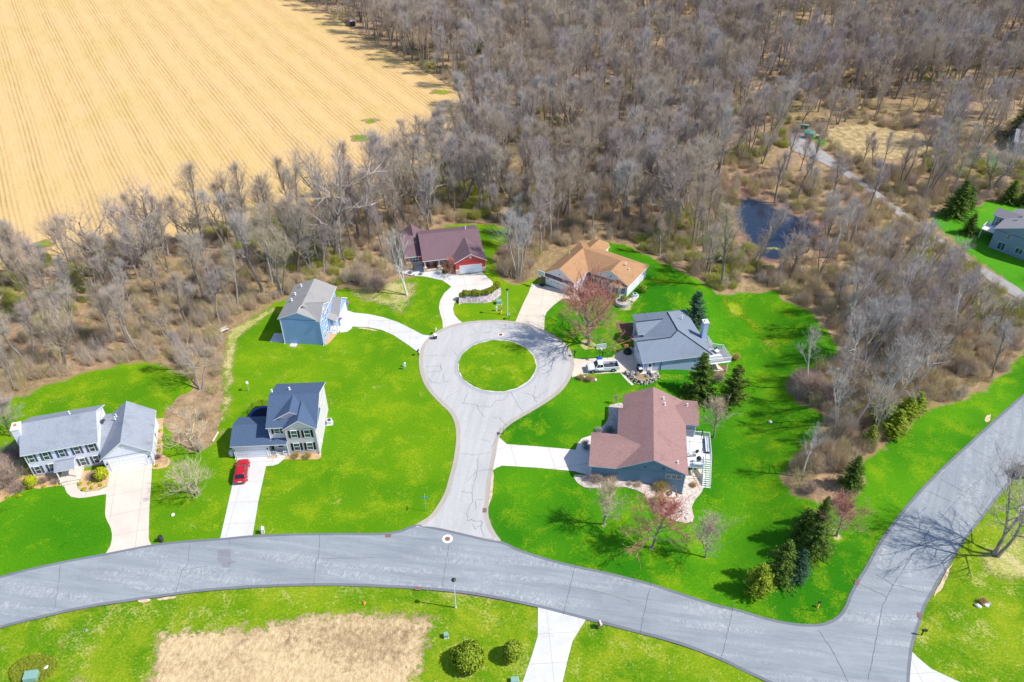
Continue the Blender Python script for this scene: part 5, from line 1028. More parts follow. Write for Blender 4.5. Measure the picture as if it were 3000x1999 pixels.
# the woods: trees scattered over everything that is not lawn, field, road, pond or house
def clear(X, Y):
    ok = np.ones(len(X), bool)
    for k in ('field', 'lawnW', 'lawnE', 'lawnS', 'lawnSE', 'lawnF', 'lawnF2', 'lawnF3', 'main', 'neck', 'path', 'pond', 'meadow', 'strip'): ok &= ~inside(POLY[k], X, Y)
    for a, b, r in hexcl: ok &= (X - a) ** 2 + (Y - b) ** 2 > r * r
    return ok
hexcl = [(-44, 126, 9), (-12, 151, 11.5), (15, 146, 11.5), (115, 160, 17), (-16.8, 148, 6)]
hexcl.append((g.x + 2, g.y + 3, 9))
def grain(x, y): return math.sin(x * .071 + 1.3 * math.sin(y * .043)) * math.sin(y * .083 + 1.7 * math.sin(x * .037))
cand = []; raw = []
yy = 88.0
while yy < 455:
    st_ = 4.7 + max(0, yy - 200) * .006
    x = -130.0
    while x < 300:
        px, py = x + rng.uniform(-.48, .48) * st_, yy + rng.uniform(-.48, .48) * st_
        u, v = PX((px, py, 0)); u /= 1.275; v /= 1.275
        if -140 < u < 2480 and -190 < v < 1600: raw.append((px, py, u, v))
        x += st_
    yy += st_
okc = clear(np.array([c[0] for c in raw]), np.array([c[1] for c in raw])) & (edgedist(POLY['path'], np.array([c[0] for c in raw]), np.array([c[1] for c in raw])) > 4.0) & ~inside([(p[0] - 5, p[1] - 8) for p in POLY['path']], np.array([c[0] for c in raw]), np.array([c[1] for c in raw]))
for (px, py, u, v), k in zip(raw, okc):
    if not k: continue
    dens = .86
    if u > 1760 and 230 < v < 520: dens = .5          # open brush by the path
    if u > 1640 and 380 < v < 620 and u < 1960: dens = .25
    if 1660 < u < 1900 and 540 < v < 660: dens = .1
    if 1780 < u < 2353 and v > 520: dens = .62            # between the trees placed one by one above
    if u > 1560 and 600 < v < 690: dens = .3
    if 860 < u < 1000 and 560 < v < 660: dens = .3
    if u > 1500 and v < 230: dens = .74
    if grain(px, py) < -.62: dens *= .45
    if u < 900 and v > 380: dens *= .72
    if 1780 < u < 2353 and v > 500 and v - 500 < (u - 1950) * .72 + 45: dens *= .3
    if rng.random() < dens: cand.append((px, py, u, v))
cand.sort(key=lambda c: c[0] ** 2 + c[1] ** 2)
NIND = 292 - NT['n']
keys = ['forest0', 'forest1', 'forest2', 'forest3', 'forest4', 'multi0', 'forest1', 'forest3', 'spread1']
zone = lambda u, v: ((('bare grey-brown tree in the woods left of the blue-walled house', 'trees in the left woods') if u < 860 else ('bare grey-brown tree in the woods directly behind the red house and the ranch house', 'trees in the woods behind the cul-de-sac') if u < 1640 else ('bare grey-brown tree near the pond and the gravel path', 'trees around the pond and path')))
far_pts = []
for i, (x, y, u, v) in enumerate(cand):
    hh = rng.choice((rng.uniform(9, 13.5), rng.uniform(14, 18.5), rng.uniform(15, 20.5))) * (.82 if (u > 1760 and v > 230) or (u < 560 and v > 560) else 1)
    thick = 1780 < u < 2400 and v > 500; k = rng.choice(('birch0', 'birch1', 'multi0', 'multi0', 'forest1', 'birch0')) if thick else rng.choice(keys); ln = (rng.gauss(0, .04), rng.gauss(0, .04) - (.05 if u < 700 else 0))
    if i < NIND:
        lb, gp = zone(u, v)
        if thick: lb, gp = ('pale-barked bare tree in the thicket between the pond and the side road', wh) if k[:5] == 'birch' else ('grey bare tree in the thicket between the pond and the side road', tg)
        plant(k, Vector((x, y, 0)), hh, lb, group=gp, lean=ln)
    else: far_pts.append((x, y, T(x, y) - .05, rng.uniform(0, 6.28), hh / TREE[k][4], k))

def shrub_mesh(seed, n, r, h, w, base_spread=.25, lean=.8):
    """bare shrub: arching stems from a clump"""
    rr = random.Random(seed); b = MB()
    for _ in range(n):
        a = rr.uniform(0, 6.28); q = rr.random() ** .5 * base_spread * r; p = Vector((q * math.cos(a), q * math.sin(a), 0))
        a2 = a + rr.gauss(0, .5); t = rr.random() ** .7; tip = Vector((math.cos(a2) * r * t, math.sin(a2) * r * t, h * (math.sqrt(max(0, 1 - t * t * .8))) * rr.uniform(.55, 1.05)))
        m_ = p.lerp(tip, .5) + Vector((rr.gauss(0, .12), rr.gauss(0, .12), .12 * h)); s_ = Vector((rr.gauss(0, 1), rr.gauss(0, 1), rr.gauss(0, .3))).normalized() * w / 2
        i = len(b.v); b.v += [tuple(p - s_), tuple(p + s_), tuple(m_ + s_ * .8), tuple(m_ - s_ * .8), tuple(tip)]; b.f += [(i, i + 1, i + 2, i + 3), (i + 3, i + 2, i + 4)]; b.m += [0, 0]
        for _k in range(3):
            e = m_.lerp(tip, rr.random()) ; d = (tip - m_) * rr.uniform(.3, .7) + Vector((rr.gauss(0, .25), rr.gauss(0, .25), rr.gauss(0, .2))) * r * .5; i = len(b.v)
            b.v += [tuple(e - s_ * .5), tuple(e + s_ * .5), tuple(e + d)]; b.f.append((i, i + 1, i + 2)); b.m.append(0)
    return b
def leafy_mesh(seed, n, rx, ry, rz, size, core=.72, flat=.2):
    """clipped evergreen shrub: leaf clumps over and inside an uneven mound"""
    rr = random.Random(seed); b = MB(); lump = [(Vector((rr.gauss(0, 1), rr.gauss(0, 1), rr.gauss(0, 1))).normalized(), rr.uniform(.75, 1.12)) for _ in range(9)]
    def rad(d): return sum(max(0, d.dot(q)) ** 6 * (s - .92) for q, s in lump) + .95
    for _ in range(n):
        d = Vector((rr.gauss(0, 1), rr.gauss(0, 1), rr.gauss(0, 1))).normalized()
        if d.z < -.55: d.z = -d.z
        f = rad(d) * rr.uniform(core, 1.03); p = Vector((d.x * rx * f, d.y * ry * f, rz * (.85 + d.z * f * .95)))
        if p.z < .03: p.z = rr.uniform(.03, .3)
        nrm = (d + Vector((rr.gauss(0, .5), rr.gauss(0, .5), rr.gauss(0, .5)))).normalized(); a = nrm.orthogonal().normalized(); c = nrm.cross(a); s = size * rr.uniform(.6, 1.3); t = rr.uniform(0, 6.28)
        a, c = a * math.cos(t) + c * math.sin(t), c * math.cos(t) - a * math.sin(t); i = len(b.v)
        b.v += [tuple(p - a * s * .5 - c * s * .3), tuple(p + a * s * .5 - c * s * .3), tuple(p + a * s * .15 + c * s * .7)]; b.f.append((i, i + 1, i + 2)); b.m.append(0)
    return b
def conifer_meshes(seed, h, r, n_whorl=26, dens=9, droop=.25, cs=.30, base=.06, ragged=.2, open_=0):
    rr = random.Random(seed); tr = MB(); b = MB(); tr.tube([(0, 0, 0), (0, 0, h * .5), (0, 0, h * .97)], [h * .018 + .04, h * .012 + .02, .015], 6)
    for w in range(n_whorl):
        t = (w + rr.random() * .7) / n_whorl; z = h * (base + (1 - base) * t); L = r * (1 - t) ** .72 * rr.uniform(1 - ragged, 1 + ragged * .6) + .12; nb = max(4, int(dens * (1 - t * .55)))
        for k in range(nb):
            if rr.random() < open_: continue
            az = rr.uniform(0, 6.28); l = L * rr.uniform(.72, 1.12); d = Vector((math.cos(az), math.sin(az), -droop * (1 - t) * rr.uniform(.3, 1.6) + .3 * t)); side = Vector((-math.sin(az), math.cos(az), 0))
            n = max(3, int(l / (cs * .42)))
            for j in range(n):
                f = (j + .6) / n; p = Vector((0, 0, z)) + d * (l * f) + Vector((0, 0, .10 * l * f * f)); wd = cs * (1.25 - .55 * f)
                for sg in (-1, 1):
                    q = (side * sg * rr.uniform(.5, 1.1) + d * rr.uniform(.3, .8) + Vector((0, 0, rr.gauss(-.1, .3)))).normalized() * wd * rr.uniform(.8, 1.5); e = Vector((rr.gauss(0, .4), rr.gauss(0, .4), rr.gauss(.1, .5))).normalized() * wd * .32; i = len(b.v)
                    b.v += [tuple(p - e), tuple(p + e), tuple(p + q)]; b.f.append((i, i + 1, i + 2)); b.m.append(0)
    return tr, b
CON = {}
def conkind(key, m, **kw): a, b = conifer_meshes(**kw); CON[key] = (a.mesh('trunk', M['bark']), b.mesh('crown', M[m]), kw['h'])
conkind('spruce', 'spruce', seed=5, h=9, r=2.6, n_whorl=34, dens=13, cs=.34)
conkind('spruce2', 'spruce', seed=8, h=7, r=2.3, n_whorl=30, dens=13, cs=.32, ragged=.3)
conkind('blue', 'spruce_blue', seed=6, h=9, r=2.9, n_whorl=32, dens=13, cs=.36, droop=.1)
conkind('pine', 'pine', seed=7, h=9, r=2.9, n_whorl=26, dens=12, cs=.40, droop=-.1, base=.12, ragged=.35, open_=.12)
conkind('cedar', 'juniper', seed=9, h=6, r=1.5, n_whorl=26, dens=11, cs=.28, droop=-.5)
def conifer(key, f, base, top, label, group=None, wide=1):
    b = f(*base); b.z = T(b.x, b.y); h = .9 * height_to(b, PX(f(top[0], top[1], 0))[1]); wide = wide * 1.12; o = thing('conifer_tree', label, 'evergreen tree', b, rng.uniform(0, 6), group); s = h / CON[key][2]; o.scale = (s * wide, s * wide, s)
    link('trunk', CON[key][0], o); link('crown', CON[key][1], o); return o
conifer('blue', r7, (1560, 450), (1555, 45), 'dark blue-green spruce behind the charcoal roof')
conifer('spruce', r7, (1600, 1215), (1630, 690), 'tall dark spruce standing in front of the blue deck house wall', wide=1.0)
conifer('pine', r7, (1958, 1295), (2065, 830), 'open evergreen with a bare lower trunk right of the tall dark spruce', wide=.95)
er = 'evergreens in the row above the road corner'
conifer('spruce2', q5, (550, 975), (555, 735), 'pointed spruce near the front of the evergreen row, above the smallest one', er, .9)
conifer('cedar', q5, (425, 1058), (430, 878), 'smallest evergreen at the lower left end of the evergreen row', er, 1.25)
conifer('blue', q5, (652, 965), (660, 790), 'grey-green evergreen to the right of the pointed spruce', er, .85)
conifer('spruce2', q5, (745, 830), (750, 640), 'widest dark evergreen in the middle of the evergreen row', er, 1.15)
conifer('spruce2', q5, (680, 735), (700, 555), 'dark evergreen on the left flank of the evergreen row', er, 1.0)
conifer('spruce', q5, (790, 645), (785, 485), 'dark evergreen at the back of the row, left of the reddish tree', er, .8)
conifer('blue', q5, (915, 540), (915, 455), 'small bluish evergreen at the back end of the row', er)
conifer('spruce', q5, (955, 445), (955, 250), 'lone dark spruce beside the brown brush island', None, 1.0)
conifer('cedar', q5, (1060, 215), (1070, 80), 'slim yellow-green young evergreen at the thicket edge', None)
yg = 'loose green evergreens at the thicket corner'
for a, b in (((1150, 130), (1150, -40)), ((1205, 150), (1210, -10)), ((1270, 60), (1275, -90)), ((1110, 60), (1110, -80)), ((1330, 20), (1330, -110))): conifer('cedar', q5, a, b, 'loose green evergreen at the lower corner of the thicket', yg, 1.5)
conifer('spruce', r8, (620, 735), (640, 360), 'large dark spruce on the lawn beside the right-edge house', None, 1.2)
conifer('spruce2', r8, (725, 650), (745, 445), 'lighter spruce growing just behind the large dark spruce on the right', None, 1.3)
conifer('spruce', r8, (740, 900), (755, 685), 'squat dark spruce left of the small deck at the right edge', None, 1.2)
conifer('spruce', r8, (1105, 610), (1185, 380), 'dark spruce behind the right-edge house', None, 1.2)
conifer('spruce', r8, (1235, 640), (1265, 470), 'dark spruce cut by the right frame behind the edge house', None, 1.4)
for b, t in (((2320, 850), (2325, 610)), ((2350, 880), (2355, 640))): conifer('spruce2', q3, b, t, 'dark evergreen beside the far house at the right edge', 'evergreens by the far house', 1.1)
# shrubs
SH = {}
for i in range(3): SH['brush%d' % i] = shrub_mesh(70 + i, 260, 1.7 - .2 * i, 2.0 + .7 * i, .020, .7).mesh('stems', M['brush'])
SH['brown'] = shrub_mesh(75, 700, 1.3, 1.5, .02).mesh('stems', M['brush_brown']); SH['tan'] = shrub_mesh(76, 420, 1.0, 1.2, .02).mesh('stems', M['twig_tan']); SH['gold'] = shrub_mesh(77, 420, .8, 1.2, .025, .35).mesh('stems', M['brush_gold'])
SH['olive'] = shrub_mesh(78, 800, 1.3, 1.8, .025).mesh('stems', M['brush_olive']); SH['silver'] = shrub_mesh(79, 450, .8, .8, .025).mesh('stems', M['brush_grey']); SH['green'] = shrub_mesh(80, 420, 1.6, 1.9, .026, .7).mesh('stems', M['brush_green'])
SH['box'] = leafy_mesh(81, 1500, .85, .85, .75, .14).mesh('leaves', M['boxwood']); SH['yew'] = leafy_mesh(82, 1800, .9, .85, 1.1, .16).mesh('leaves', M['yew']); SH['yewd'] = leafy_mesh(83, 1300, .8, .8, .7, .15).mesh('leaves', M['juniper'])
SH['junip'] = leafy_mesh(84, 5200, 2.0, 1.95, 1.75, .30, .6).mesh('leaves', M['juniper']); SH['junip2'] = leafy_mesh(85, 3200, 1.45, 1.3, 1.8, .28, .55).mesh('leaves', M['juniper']); SH['spr'] = leafy_mesh(86, 60, .35, .35, .16, .22).mesh('leaves', M['yew'])
def shrub(key, p, label, s=1, group=None, name='bush', cat='bush', zoff=0, sz=None):
    o = link(name, SH[key]); o.location = (p.x, p.y, (p.z if zoff is None else T(p.x, p.y)) + (zoff or 0)); o.rotation_euler.z = rng.uniform(0, 6.28); o.scale = (s, s, sz or s); tag(o, label, cat, group); return o
bg_ = 'clipped round bushes along the curved paver wall'
bl = ['leftmost and smallest', 'second', 'third', 'fourth', 'fifth', 'sixth', 'seventh', 'eighth', 'ninth', 'tenth', 'topmost']
for i, (a, b) in enumerate([(930, 232), (1045, 215), (1140, 205), (1255, 205), (1360, 200), (1475, 188), (1575, 172), (1660, 132), (1738, 78), (1815, 30), (1830, -30)]):
    p = k5(a, b + 8, 1.1); shrub('box', p, 'round clipped bush, %s from the left along the paver wall' % bl[i] if 0 < i < 10 else 'round clipped bush, %s of the row along the paver wall' % bl[i], (.62 if i == 0 else .85 + .1 * math.sin(i * 2.3)), bg_, zoff=1.02, name='boxwood_bush')
for f, a, b, k, s, lab in [(r1, 252, 850, 'yew', 1.15, 'bright yellow-green upright bush at the left corner of the white colonial house'), (r1, 792, 795, 'yew', 1.25, 'bright yellow-green round bush beside the white garage'), (r1, 715, 785, 'brown', .85, 'brown bare bush between the porch steps and the yellow-green bush'), (r1, 335, 820, 'brown', .8, 'brown bare bush below the left front windows of the white house'), (r1, 425, 825, 'brown', .6, 'small reddish brown bush left of the porch steps'),
    (r1, 60, 830, 'brown', 2.9, 'very large bare bush at the left edge beside the white house'), (r1, 20, 720, 'brown', 2.4, 'large bare bush behind the left-edge mulch bed'), (r1, 150, 880, 'brown', 1.3, 'low bare bush on the mulch at the left edge'), (r1, 110, 640, 'brown', 2.0, 'bare bush in the shade of the white house end wall'), (r1, 1215, 635, 'brown', .6, 'small brown bush on the mulch by the right garage wall'),
    (r2, 700, 760, 'olive', .62, 'left tan bare bush under the front windows of the grey house'), (r2, 790, 762, 'olive', .66, 'right tan bare bush under the front windows of the grey house'),
    (r6, 670, 830, 'yewd', 1.0, 'green bush at the garage corner of the ranch house'), (r6, 1170, 890, 'yewd', 1.1, 'green bush below the bay window of the ranch house'), (r6, 1500, 800, 'yewd', 1.25, 'round green bush at the right wall of the ranch house'),
    (r7, 368, 1018, 'olive', .62, 'left dull green bush in the stone-edged bed by the pickup'), (r7, 460, 1035, 'olive', .7, 'right dull green bush in the stone-edged bed by the pickup'), (r7, 2010, 810, 'gold', 1.2, 'tall golden grass clump beside the grey deck'), (r7, 1830, 1030, 'brown', 1.15, 'round brown bush under the grey deck, between two evergreens'), (r7, 1765, 970, 'yewd', .7, 'small dark green bush under the grey deck'),
    (r3, 1672, 965, 'olive', 1.25, 'round olive willow bush against the slate blue wall'), (r3, 1662, 1082, 'olive', 1.2, 'round olive willow bush below the first, on the pebble bed'), (r3, 1135, 885, 'brown', 1.2, 'reddish bare bush below the left end of the slate blue wall'), (r3, 1250, 890, 'brown', 1.1, 'purplish bare bush below the middle of the slate blue wall'),
    (r3, 1480, 925, 'tan', .8, 'pale dry grass clump on the pebbles by the slate blue wall'), (r3, 1410, 915, 'tan', .6, 'smaller dry grass clump on the pebbles by the slate blue wall'), (r3, 1940, 930, 'gold', .9, 'dry orange grass clump on the pebbles under the white deck'), (r3, 1155, 470, 'silver', 1.0, 'silvery bush in the sun by the garage roof corner'), (r3, 1240, 468, 'silver', 1.25, 'dark silvery bush in the shade beside the garage'),
    (r3, 1045, 572, 'silver', .95, 'upper lavender grey bush at the garage front'), (r3, 1045, 612, 'silver', .95, 'lower lavender grey bush at the garage front'), (r3, 1042, 872, 'silver', .9, 'silvery bush at the lower garage corner'), (r3, 1600, 1070, 'brown', .8, 'low reddish bush left of the second willow bush'),
    (r5, 520, 805, 'silver', .7, 'grey-green tuft on the white pebbles of the red house'), (r5, 400, 790, 'silver', .8, 'second grey tuft at the left end of the white pebbles'), (r5, 430, 745, 'tan', 1.0, 'bare bush in front of the red house wing'),
    (k4, 505, 1080, 'gold', .9, 'orange grass clump behind the rocks on the right lawn'), (r6, 900, 745, 'bx', .8, 'dark low bush beside the ranch house porch'), (r6, 998, 765, 'yewd', .45, 'tiny green bush in front of the ranch house porch')]:
    if k == 'bx': k = 'yewd'
    shrub(k, f(a, b), lab, s, name='ornamental_grass' if 'grass' in lab and k in ('gold', 'tan') else 'bush', cat='grass clump' if 'grass clump' in lab else 'bush')
bz = D(73, 1538)
p = q6(650, 1050); shrub('junip', p, 'big round dark green juniper at the bottom of the picture', 1.05, name='juniper_bush'); p = q6(940, 1005); shrub('junip2', p, 'smaller upright juniper beside the bottom driveway', 1.0, name='juniper_bush')
tw = 'green daffodil tufts in the mulch beds of the white house'
for f, a, b in ((r1, 612, 838), (r1, 690, 830), (r1, 742, 822), (r1, 773, 842), (r1, 705, 865), (r1, 642, 880), (r1, 338, 860), (r1, 150, 930), (r1, 432, 848), (r1, 1200, 697), (r1, 1228, 430), (r1, 1222, 520), (r1, 1218, 575), (r1, 55, 940)): shrub('spr', f(a, b), 'small green leaf tuft in the mulch around the white colonial house', .9 + .3 * rng.random(), tw, 'leaf_tuft', 'plant')
bl2 = 'brown brush clumps along the lawn edges'
for f, a, b, k, s, lab in [(r4, 1240, 350, 'brown', 2.5, 'large dark bare bush on the lawn between the blue-walled and the red house'), (r4, 1080, 260, 'brown', 1.8, 'bare bush at the wood edge left of the large dark bush'),
    (q4, 740, 1280, 'brown', 2.7, 'wide purple-brown bush jutting from the thicket onto the lawn'), (q4, 830, 1320, 'brown', 2.4, 'purple-brown bush right of the wide jutting bush'), (q4, 690, 1230, 'brown', 2.0, 'bush on the left tip of the thicket'), (q5, 680, 420, 'brush0', 1.4, 'pale brown brush in the island left of the lone spruce'), (q5, 740, 350, 'brush1', 1.5, 'grey brush at the top of the island left of the lone spruce'), (q5, 730, 470, 'brown', 1.2, 'low brush at the lower end of the island by the lone spruce'), (q5, 800, 290, 'brush2', 1.6, 'brush between the island and the thicket')]:
    shrub(k, f(a, b), lab, s, None, 'brush_clump', 'brush')
mid = 'brush between the red house and the ranch house'
for a, b, s in ((1500, 740, 1.7), (1560, 800, 1.8), (1640, 760, 1.9), (1600, 640, 1.8), (1700, 800, 1.7), (1520, 640, 1.5), (1760, 720, 1.6), (1680, 660, 1.7), (1480, 560, 1.4), (1800, 640, 1.5)): shrub(rng.choice(('brown', 'brush0', 'brush1')), r5(a, b), 'bare brown brush clump between the red house and the ranch house', s, mid, 'brush_clump', 'brush')
for k, (a, b, s) in enumerate(((470, 960, .9), (490, 900, .95), (430, 1000, .8), (500, 860, .9), (440, 870, 1.0), (460, 1030, .7))): shrub(rng.choice(('brush0', 'brush1', 'brush2')), D(a, b), 'bare tan brush clump in the strip between the white and the grey house', s, 'brush in the strip between two yards', 'brush_clump', 'brush')

# far woodland and undergrowth: masses nobody could count, scattered as instances
def scatter(name, label, pts, protos, kind='stuff'):
    pc = bpy.data.collections.new(name + '_sources'); order = sorted(protos)
    for k in order:
        o = bpy.data.objects.new(k, protos[k]); pc.objects.link(o)
    names = sorted(o.name for o in pc.objects); lut = {}
    for k in order: lut[k] = names.index(next(o.name for o in pc.objects if o.data == protos[k]))
    me = bpy.data.meshes.new(name); me.from_pydata([p[:3] for p in pts], [], [])
    for nm, tp, i in (('rot', 'FLOAT', 3), ('scl', 'FLOAT', 4)): a = me.attributes.new(nm, tp, 'POINT'); a.data.foreach_set('value', [p[i] for p in pts])
    a = me.attributes.new('idx', 'INT', 'POINT'); a.data.foreach_set('value', [lut[p[5]] for p in pts])
    o = link(name, me); tag(o, label, None, None, kind)
    ng = bpy.data.node_groups.new(name, 'GeometryNodeTree'); ng.interface.new_socket('Geometry', in_out='INPUT', socket_type='NodeSocketGeometry'); ng.interface.new_socket('Geometry', in_out='OUTPUT', socket_type='NodeSocketGeometry')
    N = ng.nodes; gi = N.new('NodeGroupInput'); go = N.new('NodeGroupOutput'); ip = N.new('GeometryNodeInstanceOnPoints'); ci = N.new('GeometryNodeCollectionInfo'); ci.inputs[0].default_value = pc; ci.inputs['Separate Children'].default_value = True; ci.inputs['Reset Children'].default_value = True
    def attr(nm, tp): n = N.new('GeometryNodeInputNamedAttribute'); n.data_type = tp; n.inputs[0].default_value = nm; return n.outputs[0]
    cx = N.new('ShaderNodeCombineXYZ'); er_ = N.new('FunctionNodeEulerToRotation'); Lk = ng.links
    Lk.new(gi.outputs[0], ip.inputs['Points']); Lk.new(ci.outputs[0], ip.inputs['Instance']); ip.inputs['Pick Instance'].default_value = True; Lk.new(attr('idx', 'INT'), ip.inputs['Instance Index'])
    Lk.new(attr('rot', 'FLOAT'), cx.inputs[2]); Lk.new(cx.outputs[0], er_.inputs[0]); Lk.new(er_.outputs[0], ip.inputs['Rotation']); Lk.new(attr('scl', 'FLOAT'), ip.inputs['Scale']); Lk.new(ip.outputs[0], go.inputs[0])
    md = o.modifiers.new('scatter', 'NODES'); md.node_group = ng; return o
used = sorted(set(p[5] for p in far_pts))
scatter('far_woodland', 'grey-brown bare woodland stretching to the top of the picture', far_pts, {k: TREE[k][2].mesh(k, TREE[k][3]) for k in used})
ug = []; raw = []
for _ in range(32000):
    y = 88 + 330 * rng.random() ** 1.35; x = rng.uniform(-.72, .72) * (y * .92 + 60) ; u, v = PX((x, y, 0)); u /= 1.275; v /= 1.275
    if -100 < u < 2450 and -120 < v < 1600: raw.append((x, y, u, v))
okc = clear(np.array([c[0] for c in raw]), np.array([c[1] for c in raw]))
for (x, y, u, v), k in zip(raw, okc):
    if not k: continue
    if u < 900 and rng.random() < .35: continue
    if 1660 < u < 1930 and 440 < v < 620 and rng.random() < .5: continue
    if v < 420 and grain(x * 1.7 + 9, y * 1.7) < -.35 and not (u > 1780 and v > 480): continue
    gr = grain(x * .8 + 40, y * .8) > .28
    k = 'green' if gr and rng.random() < .6 else rng.choice(('brush0', 'brush1', 'brush2')); ug.append((x, y, T(x, y) - .12, rng.uniform(0, 6.28), rng.uniform(.45, 1.25) * (.8 if v < 300 else 1), k))
scatter('undergrowth', 'brown and olive undergrowth covering the woodland floor', ug, {k: SH[k] for k in ('green', 'brush0', 'brush1', 'brush2')})
cov = []
for _ in range(900):
    a = rng.uniform(0, 6.28); q = rng.random() ** .5; x = bz.x + 2.75 * q * math.cos(a) + .2; y = bz.y + 1.9 * q * math.sin(a) - .1
    if y > 40: cov.append((x, y, 0, rng.uniform(0, 6.28), rng.uniform(.5, .9), 'cover'))
scatter('ground_cover', 'low dark green and orange ground cover in the bed at the bottom left', cov, {'cover': leafy_mesh(90, 60, .35, .35, .16, .2).mesh('cover', M['cover'])})

# ------------------------------------------------------------------ vehicles
def loft(mb, secs, mi=0, close=True):
    rings = []
    for sec in secs: i = len(mb.v); mb.v += [tuple(p) for p in sec]; rings.append((i, len(sec)))
    for (a, n), (b, _) in zip(rings, rings[1:]):
        for k in range(n): mb.f.append((a + k, a + (k + 1) % n, b + (k + 1) % n, b + k)); mb.m.append(mi)
    if close:
        a, n = rings[0]; mb.f.append(tuple(a + k for k in reversed(range(n)))); mb.m.append(mi); b, n = rings[-1]; mb.f.append(tuple(b + k for k in range(n))); mb.m.append(mi)
def body_sec(x, w, zb, zt, crown=.04):
    return [(x, -w * .86, zb), (x, w * .86, zb), (x, w * .97, zb + .12), (x, w, zb + (zt - zb) * .55), (x, w * .96, zt - .05), (x, w * .82, zt), (x, 0, zt + crown), (x, -w * .82, zt), (x, -w * .96, zt - .05), (x, -w, zb + (zt - zb) * .55), (x, -w * .97, zb + .12)]
def paint(name, c):
    m, N, Lk, b = mat(name); setspec(b, .22, .5); b.inputs['Base Color'].default_value = rgba(c); b.inputs['Coat Weight'].default_value = .6; b.inputs['Coat Roughness'].default_value = .05; return m
GL = plain('car_glass', (.012, .018, .026), .06, .8, 0, .02); TY = plain('tyre_rubber', (.02, .02, .022), .85, .2); RIM = plain('alloy_rim', (.55, .56, .58), .3, .5, .7); LR = plain('tail_lamp', (.5, .02, .02), .2, .5); HL = plain('head_lamp', (.75, .78, .8), .1, .6)
def wheels(t, xs_, hw, r):
    for x in xs_:
        for sg in (-1, 1):
            b = MB(); b.tube([(x, sg * (hw - .22), r), (x, sg * (hw - .21), r), (x, sg * hw, r)], [r * .9, r, r * .95], 20); wo = b.build('wheel', TY, t)
            b = MB(); b.tube([(x, sg * (hw - .02), r), (x, sg * (hw + .012), r)], [r * .62, r * .56], 14); b.build('rim', RIM, wo)
            b = MB(); b.tube([(x, sg * (hw - .24), r), (x, sg * (hw + .004), r)], r * 1.13, 20); b.build('wheel_arch', TY, t)
def glasshouse(t, b0, b1, t0, t1, wb, wt, zb, zt, pm, pill=(.33, .66)):
    g_ = MB(); B = [(b0, -wb, zb), (b1, -wb, zb), (b1, wb, zb), (b0, wb, zb)]; Tt = [(t0, -wt, zt - .06), (t1, -wt, zt - .06), (t1, wt, zt - .06), (t0, wt, zt - .06)]
    g_.hexa(B, Tt); g_.build('windows', GL, t, bevel=.03)
    r_ = MB(); s_ = .03; secs = []
    for f in (0, .12, .5, .88, 1): x = t0 - .02 + (t1 - t0 + .04) * f; e = .06 if f in (0, 1) else 0; secs.append([(x, -wt - .02, zt - .09), (x, wt + .02, zt - .09), (x, wt + .01, zt - .03 - e * .3), (x, wt * .8, zt + .015 - e), (x, 0, zt + .05 - e), (x, -wt * .8, zt + .015 - e), (x, -wt - .01, zt - .03 - e * .3)])
    loft(r_, secs); r_.build('roof_panel', pm, t, True)
    p_ = MB()
    for sg in (-1, 1):
        for xa, xb, r in ((b0, t0, .055), (b1, t1, .055)): p_.tube([(xa, sg * wb, zb - .02), (xb, sg * wt, zt - .06)], r, 6)
        for f in pill: p_.tube([(b0 + (b1 - b0) * f, sg * (wb + .005), zb), (t0 + (t1 - t0) * f, sg * (wt + .005), zt - .06)], .03, 6)
    p_.build('pillars', pm, t)
def suv(p, hd, col, label):
    t = thing('parked_car', label, 'car', p, hd); pm = paint('car_paint', col); b = MB()
    loft(b, [body_sec(x, w, zb, zt) for x, w, zb, zt in ((-2.28, .78, .42, .78), (-2.2, .86, .34, .98), (-1.9, .92, .27, 1.05), (-.6, .935, .24, 1.03), (.7, .93, .24, 1.02), (1.0, .925, .24, 1.0), (1.75, .90, .26, .92), (2.15, .82, .32, .80), (2.28, .70, .40, .66))]); b.build('body', pm, t, True)
    glasshouse(t, -2.05, 1.05, -1.55, .22, .82, .64, .98, 1.62, pm)
    wheels(t, (-1.38, 1.42), .93, .345)
    for sg in (-1, 1):
        b = MB(); b.box(-2.27, -2.02, sg * .70 - .17, sg * .70 + .17, .86, .99); b.build('tail_light', LR, t, bevel=.03)
        b = MB(); b.box(2.0, 2.2, sg * .62 - .14, sg * .62 + .14, .70, .80); b.build('headlight', HL, t, bevel=.03)
        b = MB(); b.box(.75, .92, sg * 1.0 - .1, sg * 1.0 + .1, 1.0, 1.13); b.build('mirror', pm, t, bevel=.03)
    b = MB(); b.box(-2.31, -2.26, -.26, .26, .66, .78); b.build('number_plate', M['white'], t); b = MB(); b.box(-2.3, -2.1, -.8, .8, .38, .52); b.build('rear_bumper', M['dark'], t, bevel=.04)
    for sg in (-1, 1): b = MB(); b.tube([(-1.4, sg * .56, 1.66), (0, sg * .56, 1.68)], .02, 5); b.build('roof_rail', M['black'], t)
    return t
